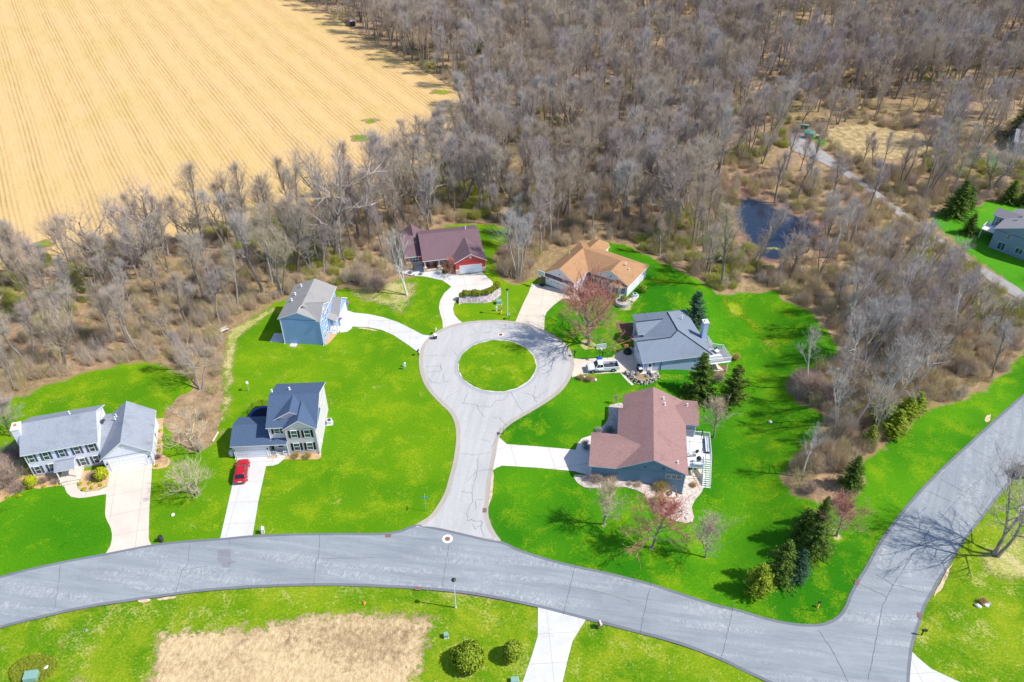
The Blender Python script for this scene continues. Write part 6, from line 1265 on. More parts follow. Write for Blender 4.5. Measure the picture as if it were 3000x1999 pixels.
def pickup(p, hd, col, label):
    t = thing('pickup_truck', label, 'pickup truck', p, hd); pm = paint('truck_paint', col); b = MB()
    loft(b, [body_sec(x, w, zb, zt, cr_) for x, w, zb, zt, cr_ in ((-.02, .98, .42, 1.20, 0), (1.3, .98, .42, 1.18, .02), (1.35, .98, .42, 1.16, .05), (2.3, .96, .46, 1.10, .05), (2.72, .92, .5, 1.02, .03), (2.86, .82, .55, .92, .02))]); b.build('body', pm, t, True)
    b = MB(); z0, z1 = .62, 1.22
    b.box(-2.9, -.02, -.97, .97, .45, z0 + .02); b.box(-2.9, -.02, -.97, -.86, z0, z1); b.box(-2.9, -.02, .86, .97, z0, z1); b.box(-.12, -.02, -.86, .86, z0, z1); b.build('truck_bed', pm, t, bevel=.03)
    b = MB(); b.box(-2.98, -2.9, -.95, .95, .58, z1); b.build('tailgate', pm, t, bevel=.02); b = MB(); b.box(-2.85, -.14, -.84, .84, .645, .66); b.build('bed_liner', M['dark'], t)
    b = MB(); b.box(-.02, 1.3, -.9, .9, 1.1, 1.2); b.build('cab_floor', pm, t); glasshouse(t, -.85 + .85, 1.55, .1, 1.0, .88, .72, 1.14, 1.86, pm, (.5,))
    t.children[-3].name = 'windows'
    wheels(t, (-1.85, 1.95), .99, .41)
    b = MB(); b.box(-3.06, -2.9, -.9, .9, .48, .66); b.build('rear_bumper', RIM, t, bevel=.03); b = MB(); b.box(2.78, 2.98, -.9, .9, .46, .66); b.build('front_bumper', RIM, t, bevel=.04); b = MB(); b.box(2.84, 2.92, -.5, .5, .68, .92); b.build('grille', M['dark'], t, bevel=.02)
    for sg in (-1, 1):
        b = MB(); b.box(-2.95, -2.86, sg * .90 - .08, sg * .90 + .08, .84, 1.14); b.build('tail_light', LR, t, bevel=.02); b = MB(); b.box(2.66, 2.88, sg * .70 - .16, sg * .70 + .16, .80, .98); b.build('headlight', HL, t, bevel=.03)
        b = MB(); b.box(1.25, 1.42, sg * 1.1 - .12, sg * 1.1 + .12, 1.18, 1.4); b.build('mirror', pm, t, bevel=.03); b = MB(); b.box(-.1, 1.4, sg * .99 - .06, sg * .99 + .06, .42, .48); b.build('side_step', M['black'], t)
        for x in (.3, 1.05): b = MB(); b.box(x - .1, x + .1, sg * .985 - .012, sg * .985 + .012, .98, 1.02); b.build('door_handle', M['dark'], t)
    return t
ca = r2(285, 955); cb = r2(310, 800); cm_ = r2(290, 885); suv((cm_.x, cm_.y, .055), math.atan2(cb.y - ca.y, cb.x - ca.x), (.50, .006, .012), 'red car parked on the driveway of the grey house').scale = (1.09, 1.06, 1.05)
wa = k2(330, 835); wb = k2(825, 800); dv = (wa - wb).normalized(); nv = Vector((-dv.y, dv.x, 0)); nv = nv if nv.y > 0 else -nv; cpt = (wa + wb) / 2 + nv * .95
pickup((cpt.x - dv.x * .05, cpt.y - dv.y * .05, .055), math.atan2(dv.y, dv.x), (.78, .80, .83), 'white crew-cab pickup parked on the driveway below the basketball hoop')
p = G(2966, 1400); suv((p.x + 2.25, p.y + .6, .075), math.pi + .05, (.012, .013, .016), 'black car at the right edge of the frame, behind the bare roadside tree')

# ------------------------------------------------------------------ street furniture and yard things
def street_lamp(f, b_, label):
    p = f(*b_); t = thing('street_lamp', label, 'street lamp', p, 0, 'street lamps'); b = MB(); b.lathe([(.14, 0), (.13, .25), (.085, .3), (.065, 5.9)], 10); b.build('pole', M['lampgrey'], t)
    b = MB(); b.lathe([(.12, 5.85), (.16, 5.95), (.26, 6.22), (.26, 6.25)], 12); b.build('lamp_globe', plain('lamp_lens', (.45, .42, .36), .2, .5), t); b = MB(); b.lathe([(.33, 6.25), (.30, 6.34), (.10, 6.48), (.03, 6.55)], 12); b.build('lamp_cap', M['black'], t)
street_lamp(q6, (553, 662), 'street lamp on the grass south of the main road'); street_lamp(r5, (1517, 1272), 'street lamp on the lawn at the top of the cul-de-sac')
def mailbox(p, label, post='wood', box='black', stone=False, rz=0, flag=True):
    t = thing('mailbox', label, 'mailbox', p, rz, 'mailboxes'); b = MB(); h = 1.05
    if stone: b.box(-.26, .26, -.24, .24, 0, .95); b.box(-.32, .32, -.3, .3, .95, 1.05); b.build('post', M[post], t, bevel=.02); h = 1.05
    else: b.box(-.06, .06, -.06, .06, 0, h); b.box(-.05, .05, -.35, .25, h - .14, h); b.build('post', M[post], t)
    b = MB(); n = 10; A = [(-.13, h), (.13, h)] + [(.13 * math.cos(math.pi * k / n), h + .16 + .13 * math.sin(math.pi * k / n)) for k in range(n + 1)]
    wprof(b, 'v', -.4, .22, A[:2] + A[2:]); b.build('box', M[box], t)
    if flag: b = MB(); b.box(.135, .155, -.2, -.15, h + .1, h + .38); b.box(.135, .155, -.2, -.05, h + .3, h + .38); b.build('flag', M['redpaint'], t)
for f, a, b_, post, box, st, lb in ((r1, 1238, 1272, 'dark', 'black', True, 'dark mailbox beside the cream driveway of the white house'), (r2, 447, 1338, 'conc_beige', 'white', True, 'pale stone mailbox at the foot of the red car driveway'), (k5, 322, 1168, 'steel', 'lampgrey', False, 'grey mailbox on a post behind the wheeled bin'), (r4, 1658, 1015, 'dark', 'dark', False, 'dark mailbox at the lower mouth of the curved driveway'), (k5, 2115, 803, 'dark', 'utility', False, 'dark mailbox with green top beside the cul-de-sac street lamp'), (r7, 300, 776, 'black', 'dark', False, 'black mailbox above the pickup driveway'), (r3, 358, 492, 'wood', 'utility', False, 'green mailbox beside the driveway of the brown-roofed house'), (q6, 1545, 798, 'wood', 'white', True, 'white-topped mailbox beside the bottom driveway'), (q5, 1372, 1298, 'black', 'black', False, 'black mailbox at the road edge above the bottom right driveway')):
    mailbox(f(a, b_), lb, post, box, st, rng.uniform(-.3, .3) + (1.6 if f is q5 else 0))
def bin_(p, label, body='dark', lid='black', rz=0):
    t = thing('wheeled_bin', label, 'bin', p, rz, 'wheeled bins'); b = MB(); b.hexa([(-.25, -.28, .08), (.25, -.28, .08), (.25, .28, .08), (-.25, .28, .08)], [(-.32, -.36, 1.0), (.32, -.36, 1.0), (.32, .36, 1.0), (-.32, .36, 1.0)]); b.build('body', M[body], t, bevel=.03)
    b = MB(); b.hexa([(-.35, -.4, 1.0), (.35, -.4, 1.0), (.35, .38, 1.0), (-.35, .38, 1.0)], [(-.31, -.33, 1.1), (.31, -.33, 1.1), (.31, .32, 1.12), (-.31, .32, 1.12)]); b.build('lid', M[lid], t, bevel=.02)
    for x in (-.27, .27): b = MB(); b.tube([(x - .03, .3, .12), (x + .03, .3, .12)], .12, 10); b.build('wheel', M['black'], t)
bin_(k5(298, 1290), 'grey wheeled bin with pale lid at the edge of the cul-de-sac', 'dark', 'trim', .4); bin_(k2(1735, 895), 'dark wheeled bin on the patio by the side door of the blue house', 'dark', 'shut_blue', .2)
bin_(H6M @ Vector((-.55, .75, .06)), 'dark wheeled bin at the garage corner of the blue house', 'dark', 'dark', .2); bin_(H6M @ Vector((-.5, -.05, .06)), 'second dark bin at the garage corner of the blue house, nearer the rocks', 'dark', 'trim', .1)
HM2 = Matrix.Translation((-39.015, 91.689, 0)) @ Matrix.Rotation(.062, 4, 'Z'); bin_(HM2 @ Vector((-6.75, -.2, .0)), 'pale grey bin against the left wall of the grey house garage', 'lampgrey', 'lampgrey', .1)
t = thing('street_sign', 'street name sign on a thin post at the corner of the cul-de-sac', 'street sign', r2(1693, 1172)); b = MB(); b.lathe([(.035, 0), (.03, 3.1)], 8); b.build('post', M['steel'], t); b = MB(); b.box(-.42, .42, -.015, .015, 3.1, 3.32); b.build('sign_blade', plain('sign_blue', (.10, .36, .55), .5, .4), t); b = MB(); b.box(-.015, .015, -.42, .42, 3.33, 3.55); b.build('sign_blade', M['utility'], t)
def hydrant(p, label):
    t = thing('fire_hydrant', label, 'fire hydrant', p, .3, 'fire hydrants'); b = MB(); b.lathe([(.19, 0), (.19, .06), (.12, .07), (.12, .52), (.16, .54), (.15, .62), (.09, .74), (.04, .8)], 12); b.build('barrel', M['yellow'], t)
    for a, b2 in (((-.24, 0, .42), (.24, 0, .42)), ((0, -.22, .36), (0, 0, .36))): b = MB(); b.tube([a, b2], .07, 10); b.build('nozzle', M['yellow'], t)
hydrant(q5(773, 1135), 'yellow fire hydrant on the grass by the road corner'); hydrant(k5(1915, 668), 'yellow fire hydrant near the lamp at the cul-de-sac')
t = thing('marker_post', 'thin wooden marker sign post beside the yellow hydrant at the road corner', 'post', q5(765, 1160)); b = MB(); b.box(-.04, .04, -.04, .04, 0, 2.3); b.build('post', M['wood'], t); b = MB(); b.box(-.22, .22, -.06, -.04, 1.85, 2.4); b.build('sign_plate', M['dark'], t)
def pedestal(p, label, m='utility', h=.95, w=.16, cap=None):
    t = thing('utility_pedestal', label, 'utility box', p, .2, 'utility pedestals'); b = MB(); b.box(-w, w, -w * .8, w * .8, 0, h); b.build('cabinet', M[m], t, bevel=.03); b = MB(); b.box(-w * 1.15, w * 1.15, -w, w, h, h + .08); b.build('cap', M[cap or m], t, bevel=.02)
pedestal(k5(1805, 602), 'pale utility pedestal left of the orange-topped one', 'lampgrey'); pedestal(k5(1935, 600), 'green utility pedestal with an orange cap near the street lamp', 'utility', 1.0, .16, 'orange'); pedestal(r4(1510, 1158), 'pale green utility pedestal on the grass left of the cul-de-sac', 'utility', .9); pedestal(r4(1522, 1132), 'white utility pedestal just behind the pale green one', 'trim', .8)
def transformer(p, label, w=.9, d=.75, h=.85, rz=0):
    t = thing('transformer_box', label, 'utility box', p, rz); b = MB(); b.hexa([(-w, -d, .08), (w, -d, .08), (w, d, .08), (-w, d, .08)], [(-w, -d * .8, h), (w, -d * .8, h), (w, d, h), (-w, d, h)]); b.build('cabinet', M['utility'], t, bevel=.04); b = MB(); b.box(-w * 1.1, w * 1.1, -d * 1.15, d * 1.15, -.05, .08); b.build('pad', M['conc_beige'], t)
transformer(k5(1862, 420), 'green transformer box on the lawn below the paver wall', .55, .5, .8, .1); transformer(q6(487, 862), 'small grey-green utility box left of the big juniper', .3, .3, .7, .2); transformer(k8(530, 720), 'green utility box in the ground cover bed at the bottom left', .8, .65, .85, .15); transformer(q6(960, 1172), 'dark blue-green box cut by the bottom edge of the picture', .5, .4, .6, .1)
def drain(p, rz, label):
    t = thing('storm_drain', label, 'storm drain', (p.x, p.y, .082), rz, 'storm drains'); b = MB(); b.box(-.42, .42, -.3, .3, -.02, .012); b.build('frame', M['rust'], t); b = MB()
    for k in range(5): b.box(-.36 + k * .15, -.29 + k * .15, -.25, .25, .012, .03)
    b.build('grate', M['kerb_dark'], t)
for f, a, b_, rz, lb in ((r2, 1405, 1362, .05, 'rusty storm drain on the north side of the main road, left of the junction'), (q6, 293, 531, -.1, 'rusty storm drain on the south side of the main road'), (r3, 200, 1131, 1.5, 'rusty storm drain at the right edge of the cul-de-sac neck'), (q5, 1001, 997, 1.0, 'rusty storm drain on the left edge of the side road'), (q5, 1361, 1187, 1.1, 'rusty storm drain on the right edge of the side road')): drain(f(a, b_), rz, lb)
def manhole(p, R, label):
    t = thing('manhole', label, 'manhole', (p.x, p.y, .086)); b = MB(); b.lathe([(R, -.01), (R, .012)], 28); b.build('collar', M['manhole_ring'], t); b = MB(); b.lathe([(.40, .012), (.40, .022)], 24); b.build('cover', M['rust'], t)
manhole(q6(497, 190), .78, 'manhole cover in a wide pale concrete ring at the junction'); manhole(k5(1908, 1198), .6, 'manhole cover on the upper side of the cul-de-sac')
t = thing('bird_house', 'white round bird house on a pole behind the grey house', 'bird house', r2(338, 252)); b = MB(); b.lathe([(.05, 0), (.045, 1.7)], 8); b.build('pole', M['conc_beige'], t); b = MB(); b.lathe([(.1, 1.65), (.24, 1.75), (.28, 1.95), (.22, 2.12), (.06, 2.22)], 12); b.build('globe', M['white'], t)
t = thing('garden_bench', 'white garden bench at the wood edge left of the blue-walled house', 'bench', q1(1475, 1058), .75); b = MB(); b.box(-.85, .85, -.25, .25, .4, .46); b.build('seat', M['conc_beige'], t); b = MB(); b.box(-.85, .85, .22, .28, .46, .95); b.build('backrest', M['conc_beige'], t)
for x in (-.75, .75):
    for y in (-.2, .2): b = MB(); b.box(x - .05, x + .05, y - .05, y + .05, 0, .4); b.build('leg', M['conc_beige'], t)
a, b_ = r2(60, 645), r2(104, 572); b = MB(); b.tube([(0, 0, .16), (b_.x - a.x, b_.y - a.y, .2)], [.17, .15], 9); o = b.build('log', plain('pale_log', (.70, .55, .38), .9, .1)); o.location = a; tag(o, 'pale peeled log lying at the edge of the brush strip', 'log')
# trampoline
tp = HM2 @ Vector((-3.3, 8.3, 0)); t = thing('trampoline', 'blue-rimmed trampoline with net behind the grey house', 'trampoline', tp)
b = MB(); b.lathe([(1.95, .84), (1.95, .87)], 32); b.build('mat', M['navy'], t); b = MB(); n = 32; secs = []
for r_, z in ((1.95, .88), (2.3, .9), (2.3, .82), (1.95, .83)): secs.append([(r_ * math.cos(2 * math.pi * k / n), r_ * math.sin(2 * math.pi * k / n), z) for k in range(n)])
loft(b, secs, close=False); b.build('rim_pad', M['blue'], t)
def net():
    m, N, Lk, bb = mat('trampoline_net'); setspec(bb, .8, .1); bb.inputs['Base Color'].default_value = (.02, .02, .02, 1); bb.inputs['Alpha'].default_value = .33; return m
b = MB(); loft(b, [[(2.28 * math.cos(2 * math.pi * k / 8 + .2), 2.28 * math.sin(2 * math.pi * k / 8 + .2), z) for k in range(8)] for z in (.9, 2.5)], close=False); b.build('net', net(), t)
for k in range(8): a = 2 * math.pi * k / 8 + .2; b = MB(); b.tube([(2.3 * math.cos(a), 2.3 * math.sin(a), 0), (2.3 * math.cos(a), 2.3 * math.sin(a), 2.55)], .035, 6); b.build('net_pole', M['black'], t)
def ac(p, label):
    t = thing('air_conditioner', label, 'air conditioner', p, .1, 'outdoor air conditioners'); b = MB(); b.box(-.42, .42, -.42, .42, .06, .8); b.build('cabinet', M['lampgrey'], t, bevel=.03); b = MB(); b.lathe([(.33, .8), (.33, .82)], 16); b.build('fan_grille', M['dark'], t); b = MB(); b.box(-.55, .55, -.55, .55, 0, .06); b.build('pad', M['white'], t)
ac(HM2 @ Vector((8.25, 6.5, .03)), 'air conditioner beside the right wall of the grey house'); ac(r6(1410, 865), 'air conditioner on gravel at the right wall of the ranch house')
def hoop(p, rz, label, base='blue'):
    t = thing('basketball_hoop', label, 'basketball hoop', p, rz, 'basketball hoops'); b = MB(); b.box(-.5, .5, -.4, .5, 0, .18); b.hexa([(-.42, -.3, .18), (.42, -.3, .18), (.42, .4, .18), (-.42, .4, .18)], [(-.3, -.15, .36), (.3, -.15, .36), (.3, .2, .36), (-.3, .2, .36)]); b.build('base', M[base], t, bevel=.03)
    b = MB(); b.tube([(0, .1, .2), (0, 0, 2.4), (0, -.45, 3.1)], .055, 8); b.build('pole', M['black'], t)
    b = MB(); b.box(-.85, .85, -.56, -.52, 2.85, 3.9); bo = b.build('backboard', plain('clear_backboard', (.45, .60, .52), .2, .5), t); b = MB()
    for x0, x1, z0, z1 in ((-.9, .9, 3.86, 3.95), (-.9, .9, 2.8, 2.89), (-.9, -.81, 2.89, 3.86), (.81, .9, 2.89, 3.86), (-.3, .3, 3.5, 3.55), (-.3, .3, 3.1, 3.15), (-.3, -.25, 3.15, 3.5), (.25, .3, 3.15, 3.5)): b.box(x0, x1, -.575, -.515, z0, z1)
    b.build('board_frame', M['white'], bo); b = MB(); n = 16; b.tube([(.23 * math.cos(2 * math.pi * k / n), -.82 + .23 * math.sin(2 * math.pi * k / n), 3.05) for k in range(n + 1)], .018, 5); b.box(-.08, .08, -.6, -.54, 2.98, 3.08); b.build('rim', M['orange'], t)
    b = MB(); loft(b, [[(r_ * math.cos(2 * math.pi * k / 10), -.82 + r_ * math.sin(2 * math.pi * k / 10), z) for k in range(10)] for r_, z in ((.22, 3.03), (.12, 2.62))], close=False); b.build('net', M['white'], t)
hoop(k2(492, 450), .15, 'portable basketball hoop with blue base above the white pickup'); H5M = Matrix.Translation((7.136, 141.332, 0)) @ Matrix.Rotation(-.587, 4, 'Z'); hoop(H5M @ Vector((-.3, -.9, .05)), -.587, 'portable basketball hoop with black base at the ranch house garage corner', 'black')
# curved paver wall below the bushes
topl = [k5(a, b, 1.15) for a, b in ((885, 262), (960, 245), (1100, 238), (1300, 232), (1500, 215), (1640, 165), (1760, 100), (1850, 40), (1885, -20))]; botl = [k5(a, b, 0) for a, b in ((870, 452), (960, 420), (1100, 410), (1300, 408), (1600, 400), (1720, 350), (1830, 285), (1905, 215), (1922, 150))]
TT = cr([(p.x, p.y) for p in topl], 6, False); BB = cr([(p.x, p.y) for p in botl], 6, False)
def paver():
    m, N, Lk, b = mat('grey_pink_pavers'); setspec(b, .85, .15); v = N.new('ShaderNodeTexVoronoi'); v.inputs['Scale'].default_value = 3.2; v.distance = 'CHEBYCHEV'; v.inputs['Randomness'].default_value = .35; Lk.new(coord(N, Lk, (1, 1, 1.6)), v.inputs['Vector']); w_ = N.new('ShaderNodeSeparateColor'); Lk.new(v.outputs['Color'], w_.inputs[0])
    c = ramp(N, Lk, w_.outputs[0], [(0, (.36, .29, .30)), (.4, (.52, .45, .47)), (.75, (.64, .57, .56)), (1, (.40, .40, .47))]); c = mix(N, Lk, ramp(N, Lk, v.outputs['Distance'], [(.36, 0), (.5, .75)]), c, (.16, .12, .12)); Lk.new(c, b.inputs['Base Color']); bump(N, Lk, b, v.outputs['Distance'], .6, .06); return m
b = MB(); rows = 8
for i in range(len(TT) - 1):
    for r_ in range(rows):
        def pt(k, f): return Vector((BB[k][0] + (TT[k][0] - BB[k][0]) * f, BB[k][1] + (TT[k][1] - BB[k][1]) * f, 1.15 * f))
        f0, f1 = r_ / rows, (r_ + 1) / rows; q0, q1, q2_, q3_ = pt(i, f0), pt(i + 1, f0), pt(i + 1, f1), pt(i, f1); up_ = Vector((0, 0, .04))
        b.poly([q0 + up_, q1 + up_, q2_, q3_]); b.poly([q0, q1, q1 + up_, q0 + up_])
    n0 = Vector((TT[i][0] - BB[i][0], TT[i][1] - BB[i][1], 0)).normalized() * 1.1; n1 = Vector((TT[i + 1][0] - BB[i + 1][0], TT[i + 1][1] - BB[i + 1][1], 0)).normalized() * 1.1; a_, c_ = Vector((*TT[i], 1.15)), Vector((*TT[i + 1], 1.15))
    b.poly([a_, c_, c_ + n1, a_ + n0]); b.poly([a_ + n0, c_ + n1, (c_.x + n1.x, c_.y + n1.y, 0), (a_.x + n0.x, a_.y + n0.y, 0)])
o = b.build('paver_wall', paver()); tag(o, 'curved sloping wall of grey-pink pavers below the clipped bushes', 'retaining wall')
# block ring planter at the ranch house, boulder wall at the blue house
pc_ = k = zm(1580, 690, .1445)(1697, 1330, .85); pc_ = Vector((pc_.x, pc_.y, 0)); t = thing('block_planter', 'round grey block planter below the bay window of the ranch house', 'planter', pc_)
b = MB(); n = 26
for r_ in range(4):
    for k in range(n):
        a0 = 2 * math.pi * (k + .5 * (r_ % 2)) / n; a1 = a0 + 2 * math.pi / n * .93; P = [(1.5 * math.cos(a0), 1.5 * math.sin(a0)), (1.5 * math.cos(a1), 1.5 * math.sin(a1)), (1.25 * math.cos(a1), 1.25 * math.sin(a1)), (1.25 * math.cos(a0), 1.25 * math.sin(a0))]; b.hexa([(x, y, r_ * .21) for x, y in P], [(x, y, r_ * .21 + .19) for x, y in P])
b.build('block_ring', M['found'], t); b = MB(); b.lathe([(1.25, 0), (1.25, .72), (.2, .8)], 24); b.build('gravel_fill', M['pebble_pink'], t); shrub('yewd', pc_ + Vector((.2, .35, .72)), 'round green bush growing in the block planter', .95, None, 'bush', 'bush', 0.72)
def rock(p, r_, label, m='rock', group=None, name='rock', flat=.7, seed=0):
    rr = random.Random(seed); me = bpy.data.meshes.new(name); bm = bmesh.new(); bmesh.ops.create_icosphere(bm, subdivisions=2, radius=1)
    ax = [(Vector((rr.gauss(0, 1), rr.gauss(0, 1), rr.gauss(0, 1))).normalized(), rr.uniform(.62, .92)) for _ in range(9)]
    for v in bm.verts:
        for a, d in ax:
            k = v.co.dot(a)
            if k > d: v.co -= a * (k - d)
        v.co.z = v.co.z * flat + .35 * flat
    bm.to_mesh(me); bm.free(); me.materials.append(M[m]); o = link(name, me); o.location = (p.x, p.y, T(p.x, p.y)); o.scale = (r_, r_ * rr.uniform(.7, 1), r_); o.rotation_euler.z = rr.uniform(0, 6); 
    if label: tag(o, label, 'rock', group)
    return o
edge_ = [(1120, 840), (1160, 900), (1220, 960), (1300, 1040), (1390, 1095), (1480, 1120), (1580, 1130), (1680, 1130), (1770, 1110), (1860, 1070), (1950, 1020), (2030, 960), (2030, 900), (2005, 840)]
b = MB(); rr = random.Random(5)
def stone_at(b, p, s, rr, z):
    bm = bmesh.new(); bmesh.ops.create_icosphere(bm, subdivisions=1, radius=1); i = len(b.v); sx, sy, sz = s * rr.uniform(.8, 1.5), s * rr.uniform(.7, 1.1), s * rr.uniform(.55, .85); a = rr.uniform(0, 6)
    for v in bm.verts: q = v.co * rr.uniform(.8, 1.08); b.v.append((p.x + q.x * sx * math.cos(a) - q.y * sy * math.sin(a), p.y + q.x * sx * math.sin(a) + q.y * sy * math.cos(a), z + q.z * sz))
    for f in bm.faces: b.f.append(tuple(v.index + i for v in f.verts)); b.m.append(rr.choice((0, 0, 1, 2)))
    bm.free()
E0 = [k2(a, c_) for a, c_ in edge_]; ctr = k2(1640, 880)
for p_, q_ in zip(E0, E0[1:]):
    n = max(1, int((q_ - p_).length / .42))
    for k in range(n):
        for lv in range(3): w0 = p_.lerp(q_, (k + rr.random()) / n); w1 = w0.lerp(ctr, .07 + lv * .085); stone_at(b, w1, rr.uniform(.2, .34), rr, T(w0.x, w0.y) * .6 + .12 + lv * .24)
o = b.build('rock_wall', [M['rock'], plain('tan_stone', (.42, .35, .28), .9, .1, 0, .3, 4), plain('white_stone', (.46, .44, .41), .9, .1, 0, .2, 4)]); tag(o, 'curved dry wall of mixed boulders in front of the charcoal-roofed house', 'rock wall')
b = MB(); P = [(p_.x + (ctr.x - p_.x) * .26, p_.y + (ctr.y - p_.y) * .26) for p_ in E0] + [tuple(k2(2000, 790).xy), tuple(k2(1800, 925).xy), tuple(k2(1560, 915).xy), tuple(k2(1300, 850).xy)]
ar = sum(P[i][0] * P[(i + 1) % len(P)][1] - P[(i + 1) % len(P)][0] * P[i][1] for i in range(len(P))); P = P if ar > 0 else P[::-1]
b.hexa([(x, y, -1.2) for x, y in P], [(x, y, .5) for x, y in P]); o = b.build('raised_bed', M['lawn_verge']); tag(o, 'mossy raised bed held by the boulder wall', 'garden bed')
for i, (a, c_, s) in enumerate(((1170, 850, .45), (1330, 870, .55), (1455, 905, .62), (1700, 960, .5), (1850, 940, .55), (1925, 905, .4))): p_ = k2(a, c_); o = rock(p_, s, 'large grey boulder, number %s from the left, along the top of the rock wall' % ['one', 'two', 'three', 'four', 'five', 'six'][i], 'rock', 'boulders on the rock wall', 'boulder', .8, 30 + i); o.location.z += .4
for f, a, c_, s, m_, lb in ((r1, 1325, 1072, .34, 'rock_white', 'white stone on the lawn right of the cream driveway'), (q5, 503, 75, .36, 'rock_white', 'white stone on the lawn east of the white back deck'), (k8, 765, 545, .38, 'rock_white', 'white stone in the ground cover bed at the bottom left'), (k8, 322, 490, .2, 'rock_white', 'smaller white stone at the upper left of the ground cover bed'), (r3, 1750, 1170, .38, 'rock_white', 'white boulder at the tip of the pebble bed'), (r3, 1875, 1200, .3, 'rock', 'dark boulder at the tip of the pebble bed'), (r3, 1890, 1160, .22, 'rock', 'small dark stone on the pebble bed'), (k4, 450, 1135, .42, 'rock_white', 'left white rock in the ring on the right lawn'), (k4, 570, 1120, .45, 'rock_white', 'middle white rock in the ring on the right lawn'), (k4, 612, 1095, .36, 'rock', 'right grey rock in the ring on the right lawn'), (k4, 410, 1120, .36, 'rock', 'dark rock at the left end of the ring on the right lawn'), (r7, 522, 1030, .35, 'rock_white', 'white stone at the right end of the bed by the pickup'), (r7, 400, 1000, .3, 'rock_white', 'white stone between the two bushes by the pickup'), (r7, 425, 1020, .42, 'rock', 'dark boulder between the two bushes by the pickup'), (q7, 2285, 575, .3, 'orange', 'small orange-brown clod at the edge of the dry plot'), (q7, 540, 745, .28, 'rock', 'small stone on the verge at the lower left'), (r6, 1355, 905, .3, 'rock_white', 'white stone beside the block planter'), (r5, 440, 815, .3, 'rock', 'small grey boulder on the white pebbles')):
    rock(f(a, c_), s, lb, m_, None, 'rock', .7, int(a))
# furniture on the white deck
def onH7(u, v, z=0): return H7M @ Vector((u, v, z))
t = thing('smoker_grill', 'black egg-shaped grill on the white deck', 'grill', onH7(17.2, 5.55), -.134); b = MB(); b.lathe([(.2, .45), (.36, .6), (.42, .8), (.40, .98)], 18); b.build('bowl', M['black'], t); b = MB(); b.lathe([(.42, .99), (.38, 1.15), (.24, 1.32), (.08, 1.38), (.07, 1.48)], 18); b.build('lid', M['black'], t)
b = MB(); b.lathe([(.435, .95), (.435, 1.01)], 18); b.build('band', M['steel'], t)
for k in range(4): a = k * 1.57 + .78; b = MB(); b.tube([(.42 * math.cos(a), .42 * math.sin(a), 0), (.3 * math.cos(a), .3 * math.sin(a), .6)], .03, 5); b.build('leg', M['steel'], t)
t = thing('storage_box', 'long grey-blue storage box along the deck rail by the grill', 'storage box', onH7(17.1, 4.85), -.134); b = MB(); b.box(-.75, .75, -.28, .28, 0, .5); b.build('box', M['lampgrey'], t, bevel=.02); b = MB(); b.box(-.79, .79, -.32, .32, .5, .58); b.build('lid', M['lampgrey'], t, bevel=.02)
t = thing('lounge_chair', 'patterned cushion lounge seat in the middle of the white deck', 'seat', onH7(16.1, 7.1), .1); b = MB(); b.box(-.75, .75, -.35, .35, .12, .42); b.build('cushion', pebble('patterned_cushion', ((.05, .05, .06), (.7, .7, .7), (.75, .75, .75), (.2, .2, .2))), t, bevel=.06); b = MB(); b.box(-.78, .78, -.38, .38, .0, .12); b.build('frame', M['dark'], t)
t = thing('potted_plant', 'small green potted plant on the white deck', 'plant', onH7(17.1, 7.75)); b = MB(); b.lathe([(.14, 0), (.2, .32)], 10); b.build('pot', M['dark'], t); o = link('leaves', leafy_mesh(95, 160, .3, .25, .2, .16).mesh('leaves', M['spruce']), t); o.location = (0, 0, .3)
t = thing('pergola', 'thin black pergola frame standing on the white deck', 'pergola', onH7(16.4, 9.4), -.134)
for x, y in ((-1.5, -1.4), (1.5, -1.4), (1.5, 1.6), (-1.5, 1.6)): b = MB(); b.box(x - .045, x + .045, y - .045, y + .045, 0, 2.2); b.build('post', M['black'], t)
for A in (((-1.5, -1.4), (1.5, -1.4)), ((1.5, -1.4), (1.5, 1.6)), ((1.5, 1.6), (-1.5, 1.6)), ((-1.5, 1.6), (-1.5, -1.4))): b = MB(); b.tube([(*A[0], 2.2), (*A[1], 2.2)], .045, 4); b.build('beam', M['black'], t)
t = thing('deck_bench', 'dark framed bench along the outer rail of the white deck', 'bench', onH7(18.8, 9.5), -.134); b = MB(); b.box(-.3, .3, -1.7, 1.7, .34, .42); b.build('seat', M['lampgrey'], t); b = MB()
for x0, x1, y0, y1 in ((-.34, -.3, -1.7, 1.7), (.3, .34, -1.7, 1.7), (-.34, .34, -1.74, -1.7), (-.34, .34, 1.7, 1.74)): b.box(x0, x1, y0, y1, .0, .44)
b.build('frame', M['black'], t)
p_ = r3(1150, 878); t = thing('yard_panel', 'light blue square panel standing among shrubs at the slate blue wall', 'panel', (p_.x, p_.y, 0), -.1); b = MB(); b.box(-.45, .45, -.03, .03, .35, 1.25); b.build('panel', M['ltbluepl'], t); b = MB()
for k in range(5): b.tube([(-.36 + k * .15, -.04, .5), (-.28 + k * .15, -.04, 1.1)], .03, 4)
b.build('white_slats', M['white'], t)
for x in (-.35, .35): b = MB(); b.box(x - .03, x + .03, -.025, .025, 0, .35); b.build('leg', M['wood'], t)
p_ = k7(550, 830); t = thing('patio_table', 'round dark fire bowl on the small patio by the slate wall', 'fire bowl', (p_.x, p_.y, T(p_.x, p_.y) + .12)); b = MB(); b.lathe([(.2, 0), (.24, .25), (.42, .42), (.44, .46)], 14); b.build('bowl', M['dark'], t); b = MB(); b.lathe([(.34, .44), (.1, .47)], 14); b.build('ash', M['wood'], t)
